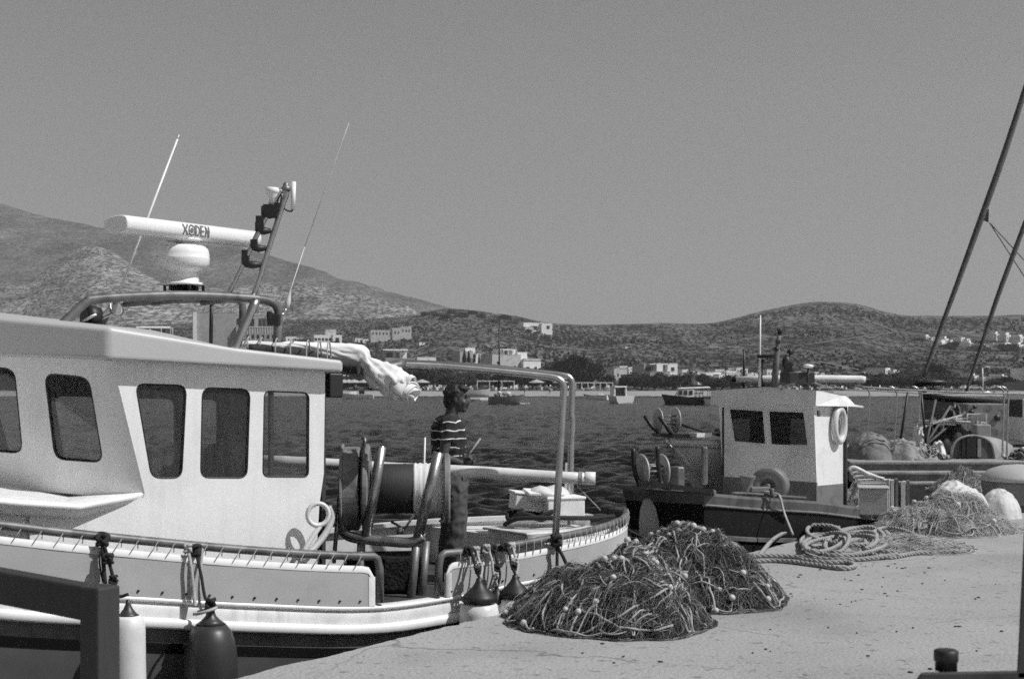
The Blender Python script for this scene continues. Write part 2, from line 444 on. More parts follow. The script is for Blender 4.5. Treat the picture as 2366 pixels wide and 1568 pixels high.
def hill_mat(name, lo, hi, s1, s2, band=.0, ST=(1.5, .13, 2.8)):
    m = bpy.data.materials.new(name); m.use_nodes = True
    t = m.node_tree; b = t.nodes['Principled BSDF']; L = t.links.new
    tc = t.nodes.new('ShaderNodeTexCoord')
    def nz(s, det, a, c, x0, x1, st=None):
        src = tc.outputs['Object']
        if st:
            mp = t.nodes.new('ShaderNodeMapping'); mp.inputs['Scale'].default_value = st; L(src, mp.inputs[0]); src = mp.outputs[0]
        n = t.nodes.new('ShaderNodeTexNoise'); n.inputs['Scale'].default_value = s; n.inputs['Detail'].default_value = det
        n.inputs['Roughness'].default_value = .65
        L(src, n.inputs['Vector'])
        r = t.nodes.new('ShaderNodeMapRange'); r.inputs[1].default_value = a; r.inputs[2].default_value = c
        r.inputs[3].default_value = x0; r.inputs[4].default_value = x1; L(n.outputs['Fac'], r.inputs[0]); return r.outputs[0]
    def op(o, x, y):
        n = t.nodes.new('ShaderNodeMath'); n.operation = o; L(x, n.inputs[0])
        if isinstance(y, float): n.inputs[1].default_value = y
        else: L(y, n.inputs[1])
        return n.outputs[0]
    scrub = nz(s1, 5, .44, .57, lo, hi, ST)              # dark bushes on pale soil
    patch = nz(s2, 6, .35, .68, .55, 1.6, ST)            # barer and greener slopes
    terr = nz(.02, 5, .58, .66, 1.0, 1.0 + band, (.5, .1, 9))   # terrace walls follow the contour
    val = op('MULTIPLY', op('MULTIPLY', scrub, patch), terr)
    rock = nz(s2 * 1.7, 8, .60, .70, 0.0, hi * .9, ST)
    val = op('ADD', val, op('MULTIPLY', rock, .6))
    cb = t.nodes.new('ShaderNodeCombineColor')
    for i in range(3): L(val, cb.inputs[i])
    L(cb.outputs[0], b.inputs['Base Color']); b.inputs['Roughness'].default_value = 1; b.inputs['Specular IOR Level'].default_value = .05
    bn = t.nodes.new('ShaderNodeBump'); bn.inputs['Distance'].default_value = 3; bn.inputs['Strength'].default_value = .7
    L(nz(s1 * .7, 5, 0, 1, 0, 1), bn.inputs['Height']); L(bn.outputs[0], b.inputs['Normal'])
    return m

NEAR_RIDGE = [(-900, 760), (-300, 752), (0, 748), (300, 752), (500, 742), (700, 738), (830, 737), (950, 726), (1000, 716), (1060, 713), (1180, 727), (1250, 743),
              (1330, 750), (1420, 748), (1550, 745), (1650, 745), (1750, 721), (1830, 704), (1900, 697), (1980, 703), (2050, 722),
              (2100, 729), (2250, 730), (2366, 728), (2500, 735), (2800, 720), (3400, 740)]
MID_RIDGE = [(-900, 600), (-400, 640), (-100, 660), (60, 645), (120, 612), (180, 580), (220, 575), (270, 592), (330, 640), (400, 665), (480, 669), (560, 662),
             (640, 657), (700, 648), (760, 665), (850, 690), (960, 725), (1050, 770), (1200, 790), (3400, 800)]
FAR_RIDGE = [(-1200, 400), (-600, 395), (-200, 425), (0, 470), (100, 500), (250, 527), (450, 548), (600, 582), (720, 622), (850, 660), (1000, 703), (1080, 722),
             (1200, 752), (1400, 800), (3400, 830)]
Y0, Y1 = 450.0, 1320.0
SHORE_Y = 902.0
def near_y(x, Y):                # picture height of the near hill's ground at x and depth Y
    t = (Y - Y0) / (Y1 - Y0)
    yr = lerp_tab(NEAR_RIDGE, x)
    return SHORE_Y + (yr - SHORE_Y) * (1 - (1 - min(t, 1)) ** 1.25)
def near_depth(x, y):            # depth of the ground seen at (x, y)
    lo, hi = Y0, Y1
    for _ in range(40):
        mid = (lo + hi) / 2
        if near_y(x, mid) > y: lo = mid
        else: hi = mid
    return lo
def ground_z(X, Y):
    x = X / Y * FPX + 1183
    return EYE - (near_y(x, Y) - 895) / FPX * Y

def terrain(name, ridge, ya, yb, base, mat, rough, xa=-900, xb=3200, step=14, rows=46, pw_=1.25):
    mb = MB(); rings = []
    nx = int((xb - xa) / step)
    for j in range(rows + 9):
        t = j / rows
        Y = ya + (yb - ya) * t; row = []
        for i in range(nx + 1):
            x = xa + i * step
            yr = lerp_tab(ridge, x)
            if t <= 1: y = base + (yr - base) * (1 - (1 - t) ** pw_)
            else: y = yr + (t - 1) * 420
            z = EYE - (y - 895) / FPX * Y
            X = (x - 1183) / FPX * Y
            if t > 0.04:
                f = min(1, (t - .04) * 4)
                z += f * rough * (noise.noise(Vector((X / 90, Y / 90, 1.3))) + .6 * noise.noise(Vector((X / 31, Y / 31, 7))) + .3 * noise.noise(Vector((X / 12, Y / 12, 2))))
            row.append(Vector((X, Y, z)))
        rings.append(row)
    mb.loft(rings)
    return tag(mb.build(name, mat), None, None, None, 'structure')
NEARHILL = hill_mat('near_hill_scrub', .022, .135, .20, .016, .5)
terrain('hillside', NEAR_RIDGE, Y0, Y1, SHORE_Y, NEARHILL, 1.1)
terrain('rocky_hill', MID_RIDGE, 1330, 2000, 800, hill_mat('rocky_hill_ground', .06, .28, .14, .011, .4), 7, -900, 1300, 12)
terrain('mountain', FAR_RIDGE, 2050, 2900, 760, hill_mat('mountain_ground', .068, .135, .10, .006, .25), 5, -900, 1700, 14)

mb = MB(); rings = []
for Y, z in ((424, -1.3), (431, WATERZ + .03), (438, .2), (445, .42), (451, .75), (460, .8)):
    rings.append([Vector((X, Y + 3 * noise.noise(Vector((X / 40, 0, 2))) + 1.2 * noise.noise(Vector((X / 9, 0, 4))), z)) for X in range(-460, 700, 6)])
mb.loft(rings)
tag(mb.build('beach', M('beach_sand', .30, .95, .12, .08, fine=.1, fscale=1.5)), None, None, None, 'structure')

# dark scrub bushes dotted over the near hillside, and pale tracks
rn = random.Random(55); mb = MB(); vs = []; fs = []; n_ = 0
while n_ < 15000:
    x = rn.uniform(-500, 2900); t_ = .93 * rn.random() ** .8; Y = Y0 + 10 + (Y1 - Y0 - 14) * t_; X = (x - 1183) / FPX * Y
    if noise.noise(Vector((X / 60, Y / 160, 3))) + .6 * noise.noise(Vector((X / 20, Y / 60, 9))) < rn.uniform(-.5, .5): continue
    n_ += 1; z = ground_z(X, Y); r_ = rn.uniform(.35, .95) * (1 + .5 * t_); h_ = r_ * rn.uniform(.6, 1.3); o_ = len(vs); a_ = rn.random() * 3
    for q_ in range(5): vs.append(Vector((X + r_ * math.cos(a_ + q_ * 1.257) * rn.uniform(.7, 1.2), Y + r_ * math.sin(a_ + q_ * 1.257), z - .6)))
    for q_ in range(5): vs.append(Vector((X + .8 * r_ * math.cos(a_ + .6 + q_ * 1.257), Y + .8 * r_ * math.sin(a_ + .6 + q_ * 1.257), z + h_ * rn.uniform(.4, .8))))
    vs.append(Vector((X + rn.uniform(-.3, .3) * r_, Y, z + h_ * 1.1)))
    for q_ in range(5):
        w_ = (q_ + 1) % 5; fs += [(o_ + q_, o_ + w_, o_ + 5 + q_), (o_ + w_, o_ + 5 + w_, o_ + 5 + q_), (o_ + 5 + q_, o_ + 5 + w_, o_ + 10)]
mb.add(vs, fs); tag(mb.build('scrub', M('scrub_leaves', .026, 1, .5, .3, spec=.05)), None, None, None, 'stuff')
TRACK = M('dirt_track', .20, 1, .2, .3, spec=.1)
for pts_, w_ in (([(2020, 748), (2045, 758), (2074, 770)], 3.0), ([(1890, 839), (1930, 847), (1985, 859)], 2.5), ([(700, 776), (830, 752), (940, 734), (1000, 727)], 3.0), ([(1860, 800), (1930, 790), (2010, 778), (2060, 772)], 1.6), ([(1240, 800), (1300, 806), (1370, 812), (1440, 803)], 1.6)):
    mb = MB(); rows = []
    for p_ in spline([Vector((a_, b_, 0)) for a_, b_ in pts_], 14):
        Y = near_depth(p_.x, p_.y); X = (p_.x - 1183) / FPX * Y
        rows.append([Vector((X + sx * w_ * .3, Y + sx * w_ * 1.4, ground_z(X + sx * w_ * .3, Y + sx * w_ * 1.4) + 1.0)) for sx in (-1, 1)])
    mb.loft(rows); tag(mb.build('dirt_path', TRACK), None, None, None, 'structure')

def haze_box():
    mb = MB(); mb.box((0, 1560, 320), (3800, 3220, 652))
    m = bpy.data.materials.new('haze_air'); m.use_nodes = True; t = m.node_tree; t.nodes.clear()
    o = t.nodes.new('ShaderNodeOutputMaterial'); v = t.nodes.new('ShaderNodeVolumePrincipled')
    v.inputs['Color'].default_value = (.9, .9, .9, 1); v.inputs['Density'].default_value = HAZE_DENSITY; v.inputs['Anisotropy'].default_value = .1
    t.links.new(v.outputs[0], o.inputs['Volume'])
    return tag(mb.build('haze', m), None, None, None, 'stuff')
if HAZE_DENSITY: haze_box()
# ------------------------------------------------------------------ the white fishing boat beside the quay
O1 = Vector((-.283, 11.2, 0))
th1 = R(55)
U1 = Vector((math.sin(th1), math.cos(th1), 0)); V1 = Vector((math.cos(th1), -math.sin(th1), 0)); ZZ = Vector((0, 0, 1))
def b1(s, v, z): return O1 + U1 * s + V1 * v + ZZ * z
def PL1(v): return Plane(O1 + V1 * v, U1, ZZ)
def s1(x, v=0): return PL1(v).pq(x, 1000)[0]
def p1(x, y, v): return PL1(v).hit(x, y)
CV = -1.35
HB = [(-7.2, .0), (-6.9, .22), (-6.2, .62), (-5.2, 1.02), (-4.2, 1.25), (-3.2, 1.34), (-1.8, 1.36), (-.6, 1.35), (.2, 1.31), (.9, 1.20), (1.5, .98), (2.0, .68), (2.35, .36), (2.61, .03)]
ZR = [(-7.2, 1.5), (-5.2, 1.14), (-3.66, .87), (-2.98, .755), (-1.85, .587), (-.93, .486), (-.2, .462), (.4, .478), (.81, .50), (1.7, .53), (2.61, .565)]
ZD = [(-7.2, 1.1), (-5.2, .75), (-3.66, .46), (-2.77, .332), (-1.85, .205), (-.93, .105), (-.2, .118), (.42, .165), (1.5, .205), (2.61, .255)]
def hb(s): return max(.015, lerp_tab(HB, s))
def zr(s): return lerp_tab(ZR, s)
def zd(s): return lerp_tab(ZD, s)
def vn(s): return CV + hb(s)

boat = thing('fishing_boat', 'white wooden fishing boat with a wheelhouse and radar moored in front beside the quay', 'fishing boat', b1(-2, CV, WATERZ))
SS = [-7.2 + i * .12 for i in range(82)] + [2.61]
def hullband(levels, s0=-7.2, s1_=2.61, sides=(1, -1)):
    mb = MB(); ss = [s for s in SS if s0 <= s <= s1_]
    for sd in sides:
        rings = []
        for s in ss:
            row = []
            for dz, k, add, zabs in levels:
                h = hb(s) * k + add * min(1, hb(s) / .3)
                z = zd(s) + dz if zabs is None else zabs
                sp = s + (max(0, s - 1.2) * .09 if dz < -.1 else 0) - (max(0, -5 - s) * (.12 if zabs is not None else 0)) * -1
                row.append(b1(sp, CV + sd * h, z))
            rings.append(row)
        mb.loft(rings)
    return mb
hullband([(-.195, 1, 0, None), (-.245, .995, 0, None), (-.30, .99, 0, None)]).build('hull_topside', HULLDARK, boat)
hullband([(-.30, .99, .004, None), (-.37, .98, .004, None)]).build('boot_stripe', BOOT, boat)
hullband([(-.37, .98, 0, None), (0, .93, 0, -.55), (0, .86, 0, -.9), (0, .5, 0, -1.25), (0, .03, 0, -1.5)]).build('hull', ANTIFOUL, boat)
hullband([(.02, 1, -.05, None), (.012, 1, 0, None), (-.13, 1, .004, None)]).build('upper_strake', STRAKE, boat)
hullband([(-.125, 1, .0, None), (-.128, 1, .045, None), (-.14, 1, .058, None), (-.182, 1, .058, None), (-.195, 1, .045, None), (-.2, 1, 0, None)]).build('rub_rail', WHITE, boat)
mb = MB()
for sd in (1, -1):
    mb.tube([b1(s, CV + sd * (hb(s) + .006), zd(s) - .006) for s in SS[4:]], .016, 8)
mb.build('upper_rub_rail', WHITE, boat)
# far bulwark, inside face seen
mb = MB()
for sd, a, b in ((-1, -6.5, 2.5),):
    ss = [s for s in SS if a <= s <= b]
    mb.loft([[b1(s, CV + sd * (hb(s)), zd(s)), b1(s, CV + sd * (hb(s)), zr(s) - .04), b1(s, CV + sd * (hb(s) - .10), zr(s) - .04), b1(s, CV + sd * (hb(s) - .10), zr(s) - .08), b1(s, CV + sd * (hb(s) - .05), zr(s) - .08), b1(s, CV + sd * (hb(s) - .05), .05)] for s in ss], smooth=False)
mb.build('bulwark', WHITEDECK, boat)
mb = MB()
ss = [s for s in SS if -6.8 <= s <= 1.02]
mb.loft([[b1(s, CV - hb(s) + .03, .07), b1(s, CV, .085), b1(s, CV + hb(s) - .03, .07)] for s in ss])
mb.build('deck', DECK, boat)
mb = MB()
ss = [s for s in SS if 1.0 <= s <= 2.55]
rings = [[b1(s, CV - hb(s) + .02, .40), b1(s, CV, .415), b1(s, CV + hb(s) - .02, .40)] for s in ss]
mb.loft(rings, smooth=False)
a = rings[0]; mb.add(a + [p - ZZ * .34 for p in a], [(0, 1, 4, 3), (1, 2, 5, 4)])
mb.build('stern_deck', WHITEDECK, boat)
mb = MB(); mb.box(b1(1.45, -1.12, .42), (.75, .62, .08), (U1, V1, ZZ)); mb.box(b1(1.45, -1.12, .468), (.82, .70, .022), (U1, V1, ZZ))
mb.build('stern_hatch', WHITEDECK, boat, bevel=.012)

# canvas dodger laced to the rail pipe, in two lengths with a gap for boarding
def dodger(sa, sb, round_a, round_b):
    N = 90; mb = MB(); edge = MB(); rows = []; er = []
    for i in range(N + 1):
        s = sa + (sb - sa) * i / N; top = zr(s) - .075; bot = zd(s) + .012
        for d, on in ((s - sa, round_a), (sb - s, round_b)):
            if on and d < .09: top -= .09 - math.sqrt(max(0, .09**2 - (.09 - d)**2))
        v = vn(s) + .012 + .006 * noise.noise(Vector((s * 4, 0, 0)))
        rows.append([b1(s, v + .006 * math.sin(6.3 * k / 4) * noise.noise(Vector((s * 3, k * .7, 3))), bot + (top - bot) * k / 4) for k in range(5)])
        er.append([b1(s, v + .004, top - .045), b1(s, v + .008, top + .004), b1(s, v - .008, top + .004), b1(s, v - .006, top - .045)])
    mb.loft(rows); edge.loft(er)
    for on, s, sg in ((round_a, sa, 1), (round_b, sb, -1)):
        if on:
            col = []
            for k in range(9):
                z = zd(s) + .01 + (zr(s) - .16 - zd(s)) * k / 8
                col.append([b1(s + sg * .05, vn(s) + .017, z), b1(s - sg * .004, vn(s) + .02, z), b1(s - sg * .004, vn(s) - .01, z)])
            edge.loft(col)
    d = mb.build('dodger', FABRIC, boat)
    edge.build('dodger_edging', WEBBING, d)
    return d
SA, SB = s1(862), s1(1030)
d1 = dodger(-5.6, SA, False, True); d2_ = dodger(SB, 2.56, True, False)
def rail(sa, sb, enda, endb):
    pts = [b1(s, vn(s) - .005, zr(s)) for s in [sa + (sb - sa) * i / 40 for i in range(41)]]
    if enda: pts = [b1(sa - .06, vn(sa) - .005, zd(sa) + .03), b1(sa - .055, vn(sa) - .005, zr(sa) - .09), b1(sa - .035, vn(sa) - .005, zr(sa) - .02)] + pts
    if endb: pts = pts + [b1(sb + .035, vn(sb) - .005, zr(sb) - .02), b1(sb + .055, vn(sb) - .005, zr(sb) - .09), b1(sb + .06, vn(sb) - .005, zd(sb) + .03)]
    mb = MB(); mb.tube(pts, .031, 10); return mb.build('rail_pipe', PIPE, boat)
rail(-5.6, SA, False, True); rail(SB, 2.55, True, False)
def lacing(sa, sb, step, lean, parent):
    s = sa
    while s < sb:
        mb = MB(); s2 = s + lean; v = vn(s)
        mb.tube([b1(s, v + .02, zr(s) - .10), b1(s + lean * .5, v + .03, zr(s) - .045), b1(s2, v + .022, zr(s2) + .012), b1(s2 + .01, v - .005, zr(s2) + .032), b1(s2 + .012, v - .033, zr(s2)), b1(s2, v - .01, zr(s2) - .06)], .0036, 5)
        mb.build('lacing', TWINE, parent); s += step * random.uniform(.9, 1.1)
lacing(-5.5, SA - .08, .125, .07, d1); lacing(SB + .12, 2.5, .085, .012, d2_)
mb = MB()
for sa, sb in ((-3.6, SA - .05), (SB + .05, 2.3)):
    s = sa
    while s < sb:
        mb = MB(); mb.lathe([(.009, 0), (.009, .008), (0, .009)], b1(s, vn(s) + .014, zd(s) + .05), V1, 6); mb.build('snap_fastener', BLACK, d1 if sb < -.5 else d2_); s += .17

# wheelhouse
VW = -.4
side = PL1(VW)
wh = MB()
def q4(pl, pts, r): return roundpoly([pl.pq(*p) for p in pts], r)
wins = [q4(side, [(350, 1104), (420, 1104), (431, 890), (313, 886)], .07), q4(side, [(463, 1103), (571, 1104), (578, 899), (468, 895)], .07), q4(side, [(607, 1101), (713, 1102), (714, 907), (611, 903)], .05)]
cb = side.pq(334, 1138); ct = side.pq(266, 862)
def zeave(s): return lerp_tab([(-4.6, 2.02), (-2.8, 1.935), (-1.0, 1.86)], s)
out = [(-3.35, .08), (-1.22, .08), side.pq(738, 1165), side.pq(748, 1095), side.pq(751, 880), (side.pq(751, 880)[0], zeave(-1.1) + .02), (ct[0] - .02, zeave(ct[0]) + .02), cb, (-2.56, .97), (-3.35, .93)]
wh.panel(side, out, wins, .03)
house = wh.build('wheelhouse', WHITE, boat, bevel=.012)
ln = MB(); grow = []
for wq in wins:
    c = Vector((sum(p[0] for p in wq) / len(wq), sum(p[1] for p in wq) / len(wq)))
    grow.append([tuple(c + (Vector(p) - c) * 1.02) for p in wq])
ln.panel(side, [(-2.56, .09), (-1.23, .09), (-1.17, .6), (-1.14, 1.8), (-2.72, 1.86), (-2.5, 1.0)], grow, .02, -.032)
# front of the wheelhouse: a prow of two raked panels
Cb = b1(cb[0], VW, cb[1]); Ct = b1(ct[0], VW, ct[1])
E1 = (-U1 - V1).normalized(); E2 = (Ct - Cb) / (Ct.z - Cb.z)
fac = Plane(Cb, E1, E2)
if fac.n.y > 0: fac.n = -fac.n
Lf = .95 * math.sqrt(2)
w1_ = q4(fac, [(127, 1060), (238, 1068), (205, 872), (103, 862)], .08)
w2_ = q4(fac, [(-75, 1036), (52, 1047), (33, 852), (-100, 842)], .08)
def dz_front(p): return p * .09
fo = [(-.005, -.06), (Lf, -.06 + .1), (Lf, .98 + .13), (-.005, .93)]
mb = MB(); mb.panel(fac, fo, [w1_, w2_], .03); mb.build('wheelhouse_front', WHITE, boat, bevel=.01)
mb = MB()
# mirrored far front panel
mir = Plane(b1(cb[0], 2 * CV - VW, cb[1]), (-U1 + V1).normalized(), E2)
mir.n = Vector((-U1 - V1).normalized())
fw = roundpoly([(.12, .08), (.72, .1), (.74, .74), (.13, .70)], .08); fw2 = roundpoly([(.80, .1), (1.26, .12), (1.28, .78), (.82, .74)], .08)
mb.panel(mir, fo, [fw, fw2], .03)
far = PL1(2 * CV - VW)
fwins = [roundpoly([(-2.50, 1.08), (-1.57, 1.07), (-1.57, 1.65), (-2.60, 1.68)], .07), roundpoly([(-1.40, 1.07), (-1.18, 1.07), (-1.18, 1.64), (-1.40, 1.65)], .05)]
mb.panel(far, [(-2.56, .09), (-1.13, .09), (-1.13, 1.88), (-2.80, 1.93), (-2.5, 1.0)], fwins, .03)
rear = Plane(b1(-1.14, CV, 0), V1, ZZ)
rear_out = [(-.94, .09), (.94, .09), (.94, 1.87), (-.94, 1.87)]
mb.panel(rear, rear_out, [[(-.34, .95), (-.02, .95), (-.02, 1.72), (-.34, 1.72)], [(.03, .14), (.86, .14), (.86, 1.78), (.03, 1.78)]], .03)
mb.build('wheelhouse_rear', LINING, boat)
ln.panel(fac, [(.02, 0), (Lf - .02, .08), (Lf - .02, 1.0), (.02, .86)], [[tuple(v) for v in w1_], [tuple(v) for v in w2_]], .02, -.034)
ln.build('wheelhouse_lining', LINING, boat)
def pane(pl, loop, off, mat=GLASS):
    g = MB(); g.panel(pl, [tuple(v) for v in loop], (), .006, off); f = g.build('window', mat, boat)
    k = MB(); k.tube([pl.w(p[0], p[1], -.004) for p in loop], .007, 5, closed=True); k.build('window_seal', BLACK, f)
for l in wins: pane(side, l, -.014)
for l in (w1_, w2_): pane(fac, l, -.014)
# inside: a helm console, a seat back
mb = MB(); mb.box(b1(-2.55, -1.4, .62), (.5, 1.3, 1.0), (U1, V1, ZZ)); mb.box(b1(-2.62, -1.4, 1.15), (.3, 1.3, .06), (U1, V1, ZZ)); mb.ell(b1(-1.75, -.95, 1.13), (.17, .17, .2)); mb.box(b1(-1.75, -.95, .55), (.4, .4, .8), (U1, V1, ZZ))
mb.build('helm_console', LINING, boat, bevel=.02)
mb = MB(); mb.ell(p1(348, 1085, -.62), (.09, .10, .13)); mb.build('seat_cushion', VINYL, boat)
# roof with a deep raking brow
def roofring(inset, zf):
    pts = []
    for s, v in ((-1.02, VW + .13), (-1.9, VW + .13), (-2.86, VW + .13), (-3.95, CV), (-2.86, 2*CV - VW - .13), (-1.9, 2*CV - VW - .13), (-1.02, 2*CV - VW - .13)):
        c = Vector((-2.2, CV)); d = Vector((s, v)) - c
        p = Vector((s - math.copysign(min(abs(inset), abs(d.x)), d.x), v - math.copysign(min(abs(inset), abs(d.y)), d.y) if abs(d.y) > .3 else v))
        pts.append(b1(p.x, p.y, zf(s)))
    return pts
ztop = lambda s: lerp_tab([(-4.0, 2.31), (-3.0, 2.19), (-2.5, 2.10), (-1.0, 1.955)], s)
r0 = roofring(.005, zeave); r0b = roofring(.14, lambda s: zeave(s) + .012); r1 = roofring(-.005, ztop); r2 = roofring(.05, lambda s: ztop(s) + .004); r3 = roofring(.5, lambda s: ztop(s) + .008)
mb = MB(); n = len(r0)
rr = [r0b, r0, r1, r2, r3]
vs = [p for r in rr for p in r]; fs = []
for i in range(len(rr) - 1):
    for k in range(n):
        l = (k + 1) % n; fs.append((i*n+k, i*n+l, (i+1)*n+l, (i+1)*n+k))
fs.append(tuple((len(rr)-1)*n + k for k in range(n))); fs.append(tuple(range(n))[::-1])
mb.add(vs, fs); roof = mb.build('roof', ROOFGREY, boat, bevel=.04, seg=4)

# the raised foredeck edge in front of the wheelhouse
def led(x, y, v): h = p1(x, y, v) - O1; return (h.dot(U1), v, h.z)
le = [led(342, 1133, -.42), led(300, 1144, -.37), led(187, 1165, -.29), led(60, 1157, -.25), led(-60, 1146, -.24), (-4.6, -.28, 1.08), (-5.4, -.5, 1.2), (-6.2, -.95, 1.32), (-6.5, -1.35, 1.36)]
def offs(k, dz):
    near = [b1(s, v - k * (1.0 if v > -1.3 else 0), z + dz) for s, v, z in le]
    farr = [b1(s, 2 * CV - v + k * (1.0 if v > -1.3 else 0), z + dz) for s, v, z in le[::-1][1:]]
    return near + farr
def inner(dz, zabs=None):
    near = [b1(s, min(v - .1, -.44), z + dz if zabs is None else zabs) for s, v, z in le]; farr = [b1(s, 2 * CV - min(v - .1, -.44), z + dz if zabs is None else zabs) for s, v, z in le[::-1][1:]]
    return near + farr
mb = MB(); rings = [inner(-.10), offs(.075, -.10), offs(.006, -.036), offs(0, -.024), offs(.002, -.012), offs(.014, 0), offs(.3, .008)]
mb.loft(rings, closed=True); mb.f.append(tuple(len(mb.v) - len(rings[0]) + k for k in range(len(rings[0])))); mb.sm.append(False)
mb.build('foredeck_coaming', WHITE, boat)
mb = MB(); mb.loft([inner(-.09), inner(0, .1)], closed=True, smooth=False)
mb.build('foredeck_side', WHITE, boat)
mb = MB(); mb.tube(spline([b1(-1.95, -.37, .40), b1(-2.2, -.36, .44), b1(-2.6, -.35, .45), b1(-3.0, -.345, .45)], 4), .035, 8, flat=.5); mb.build('grab_strip', ROOFGREY, boat)
mb = MB(); h = p1(768, 890, -.55); mb.box(h, (.12, .14, .19), (U1, V1, ZZ)); mb.box(h + ZZ * .12, (.03, .03, .09)); mb.build('deck_lamp', BLACK, boat, bevel=.012)

# gantry on the roof
def hoop(name, v, path, r, mat=STEEL, n=7):
    mb = MB(); mb.tube(spline([p1(x, y, v) for x, y in path], n), r, 10); return mb.build(name, mat, boat)
va, vb = -.72, -1.75
hoop('gantry_hoop', va, [(140, 752), (172, 722), (200, 697), (215, 691), (300, 685), (400, 682), (500, 684), (590, 690), (625, 697), (641, 712), (643, 735), (637, 830)], .034, PIPE)
hoop('gantry_hoop', vb, [(228, 760), (246, 728), (262, 708), (285, 701), (380, 694), (470, 691), (540, 692), (556, 697), (560, 715), (558, 800)], .030, PIPE)
hoop('gantry_brace', va + .05, [(592, 693), (566, 750), (538, 815)], .036, STEEL, 3)
hoop('gantry_post', vb, [(489, 692), (487, 800)], .016, BLACK, 2)
for sx in (300, 400, 470, 590):
    a_ = p1(sx, 685, va); b_ = a_ - V1 * (va - vb); b_.z = a_.z + .0
    mb = MB(); mb.tube([a_, b_], .022, 8); mb.build('gantry_crossbar', DULLSTEEL, boat)
# radar
rc = W(425, 640, 11.1); rb = MB()
rb.lathe([(.165, 0), (.165, .018), (.128, .026), (.114, .05), (.112, .10), (.128, .112), (.178, .135), (.195, .17), (.198, .20), (.1985, .205), (.1985, .212), (.196, .216), (.195, .25), (.185, .285), (.155, .308), (.06, .322)], Vector((rc.x, rc.y, 2.545)), (0, 0, 1), 28)
rb.lathe([(.06, 0), (.06, .025), (.14, .03), (.14, .045)], Vector((rc.x, rc.y, 2.862)), (0, 0, 1), 20)
radar = rb.build('radar', GELCOAT, boat)
mb = MB(); mb.lathe([(.15, 0), (.15, .05), (.10, .055), (.10, .10)], Vector((rc.x, rc.y, 2.44)), (0, 0, 1), 16)
for k in range(6):
    a_ = k * math.pi / 3; mb.tube([Vector((rc.x + .15 * math.cos(a_), rc.y + .15 * math.sin(a_), 2.50)), Vector((rc.x + .15 * math.cos(a_), rc.y + .15 * math.sin(a_), 2.555))], .012, 6)
mb.build('radar_mount', BLACK, radar)
ra, rb_ = W(276, 517, 10.45), W(588, 553, 11.72)
ax = (rb_ - ra).normalized(); nn = Vector((ax.y, -ax.x, 0)).normalized(); upv = nn.cross(ax).normalized()
if upv.z < 0: upv = -upv
prof = [(.0, .066), (.045, .062), (.072, .045), (.082, .015), (.08, -.02), (.066, -.048), (.04, -.062), (0, -.066), (-.10, -.060), (-.17, -.03), (-.17, .03), (-.10, .060)]
def barpt(a, d, h): return ra + ax * a + nn * d + upv * h
Lb = (rb_ - ra).length
mb = MB(); rings = []
for a_, k in ((0, .9), (.012, 1), (Lb * .5, 1), (Lb - .012, 1), (Lb, .9)): rings.append([barpt(a_, d * k, h * k) for d, h in prof])
mb.loft(rings, closed=True); m_ = len(prof)
mb.f += [tuple(range(m_))[::-1], tuple(len(mb.v) - m_ + k for k in range(m_))]; mb.sm += [False, False]
scan = mb.build('radar_scanner', GELCOAT, radar)
def depth(h):
    hs = [(-.066, 0), (-.062, .04), (-.048, .066), (-.02, .08), (.015, .082), (.045, .072), (.062, .045), (.066, 0)]
    return lerp_tab(hs, h)
mb = MB()
def stroke(pts, w):
    P = []
    for i in range(len(pts) - 1):
        for k in range(5):
            t = k / 5; P.append((pts[i][0] + (pts[i+1][0] - pts[i][0]) * t, pts[i][1] + (pts[i+1][1] - pts[i][1]) * t))
    P.append(pts[-1]); rows = []
    for i, p in enumerate(P):
        a_ = Vector(P[max(i-1, 0)]); b_ = Vector(P[min(i+1, len(P)-1)]); d = (b_ - a_).normalized(); nn_ = Vector((-d.y, d.x)) * w / 2
        rows.append([barpt(p[0] + nn_.x, depth(p[1] + nn_.y) + .003, p[1] + nn_.y), barpt(p[0] - nn_.x, depth(p[1] - nn_.y) + .003, p[1] - nn_.y)])
    mb.loft(rows, smooth=False)
a0 = Lb * .385; hh = .043; z0 = .004; cw = .060
def LT(x, y): return (a0 + x * cw, z0 + (y - .5) * 2 * hh)
stroke([LT(.05, 1), LT(.34, .5), LT(.05, 0)], .013); stroke([LT(.95, 1), LT(.40, .5), LT(.95, 0)], .013)
ringp = [LT(1.62 + .54 * math.cos(t * math.pi / 10), .5 + .46 * math.sin(t * math.pi / 10)) for t in range(21)]
stroke(ringp, .012); stroke([LT(1.62 + .20 * math.cos(t * math.pi / 6), .5 + .17 * math.sin(t * math.pi / 6)) for t in range(13)], .011); stroke([LT(1.56, .5), LT(1.68, .5)], .02)
stroke([LT(2.36, 1), LT(2.36, 0)], .013); stroke([LT(2.36, .95), LT(2.72, .93), LT(2.98, .68), LT(2.98, .32), LT(2.72, .07), LT(2.36, .05)], .012)
stroke([LT(3.28, 1), LT(3.28, 0)], .013)
for y in (.95, .5, .05): stroke([LT(3.28, y), LT(3.86, y)], .011)
stroke([LT(4.16, 0), LT(4.16, 1)], .013); stroke([LT(4.16, 1), LT(4.74, 0)], .013); stroke([LT(4.74, 0), LT(4.74, 1)], .013)
mb.build('lettering', LETTER, radar)

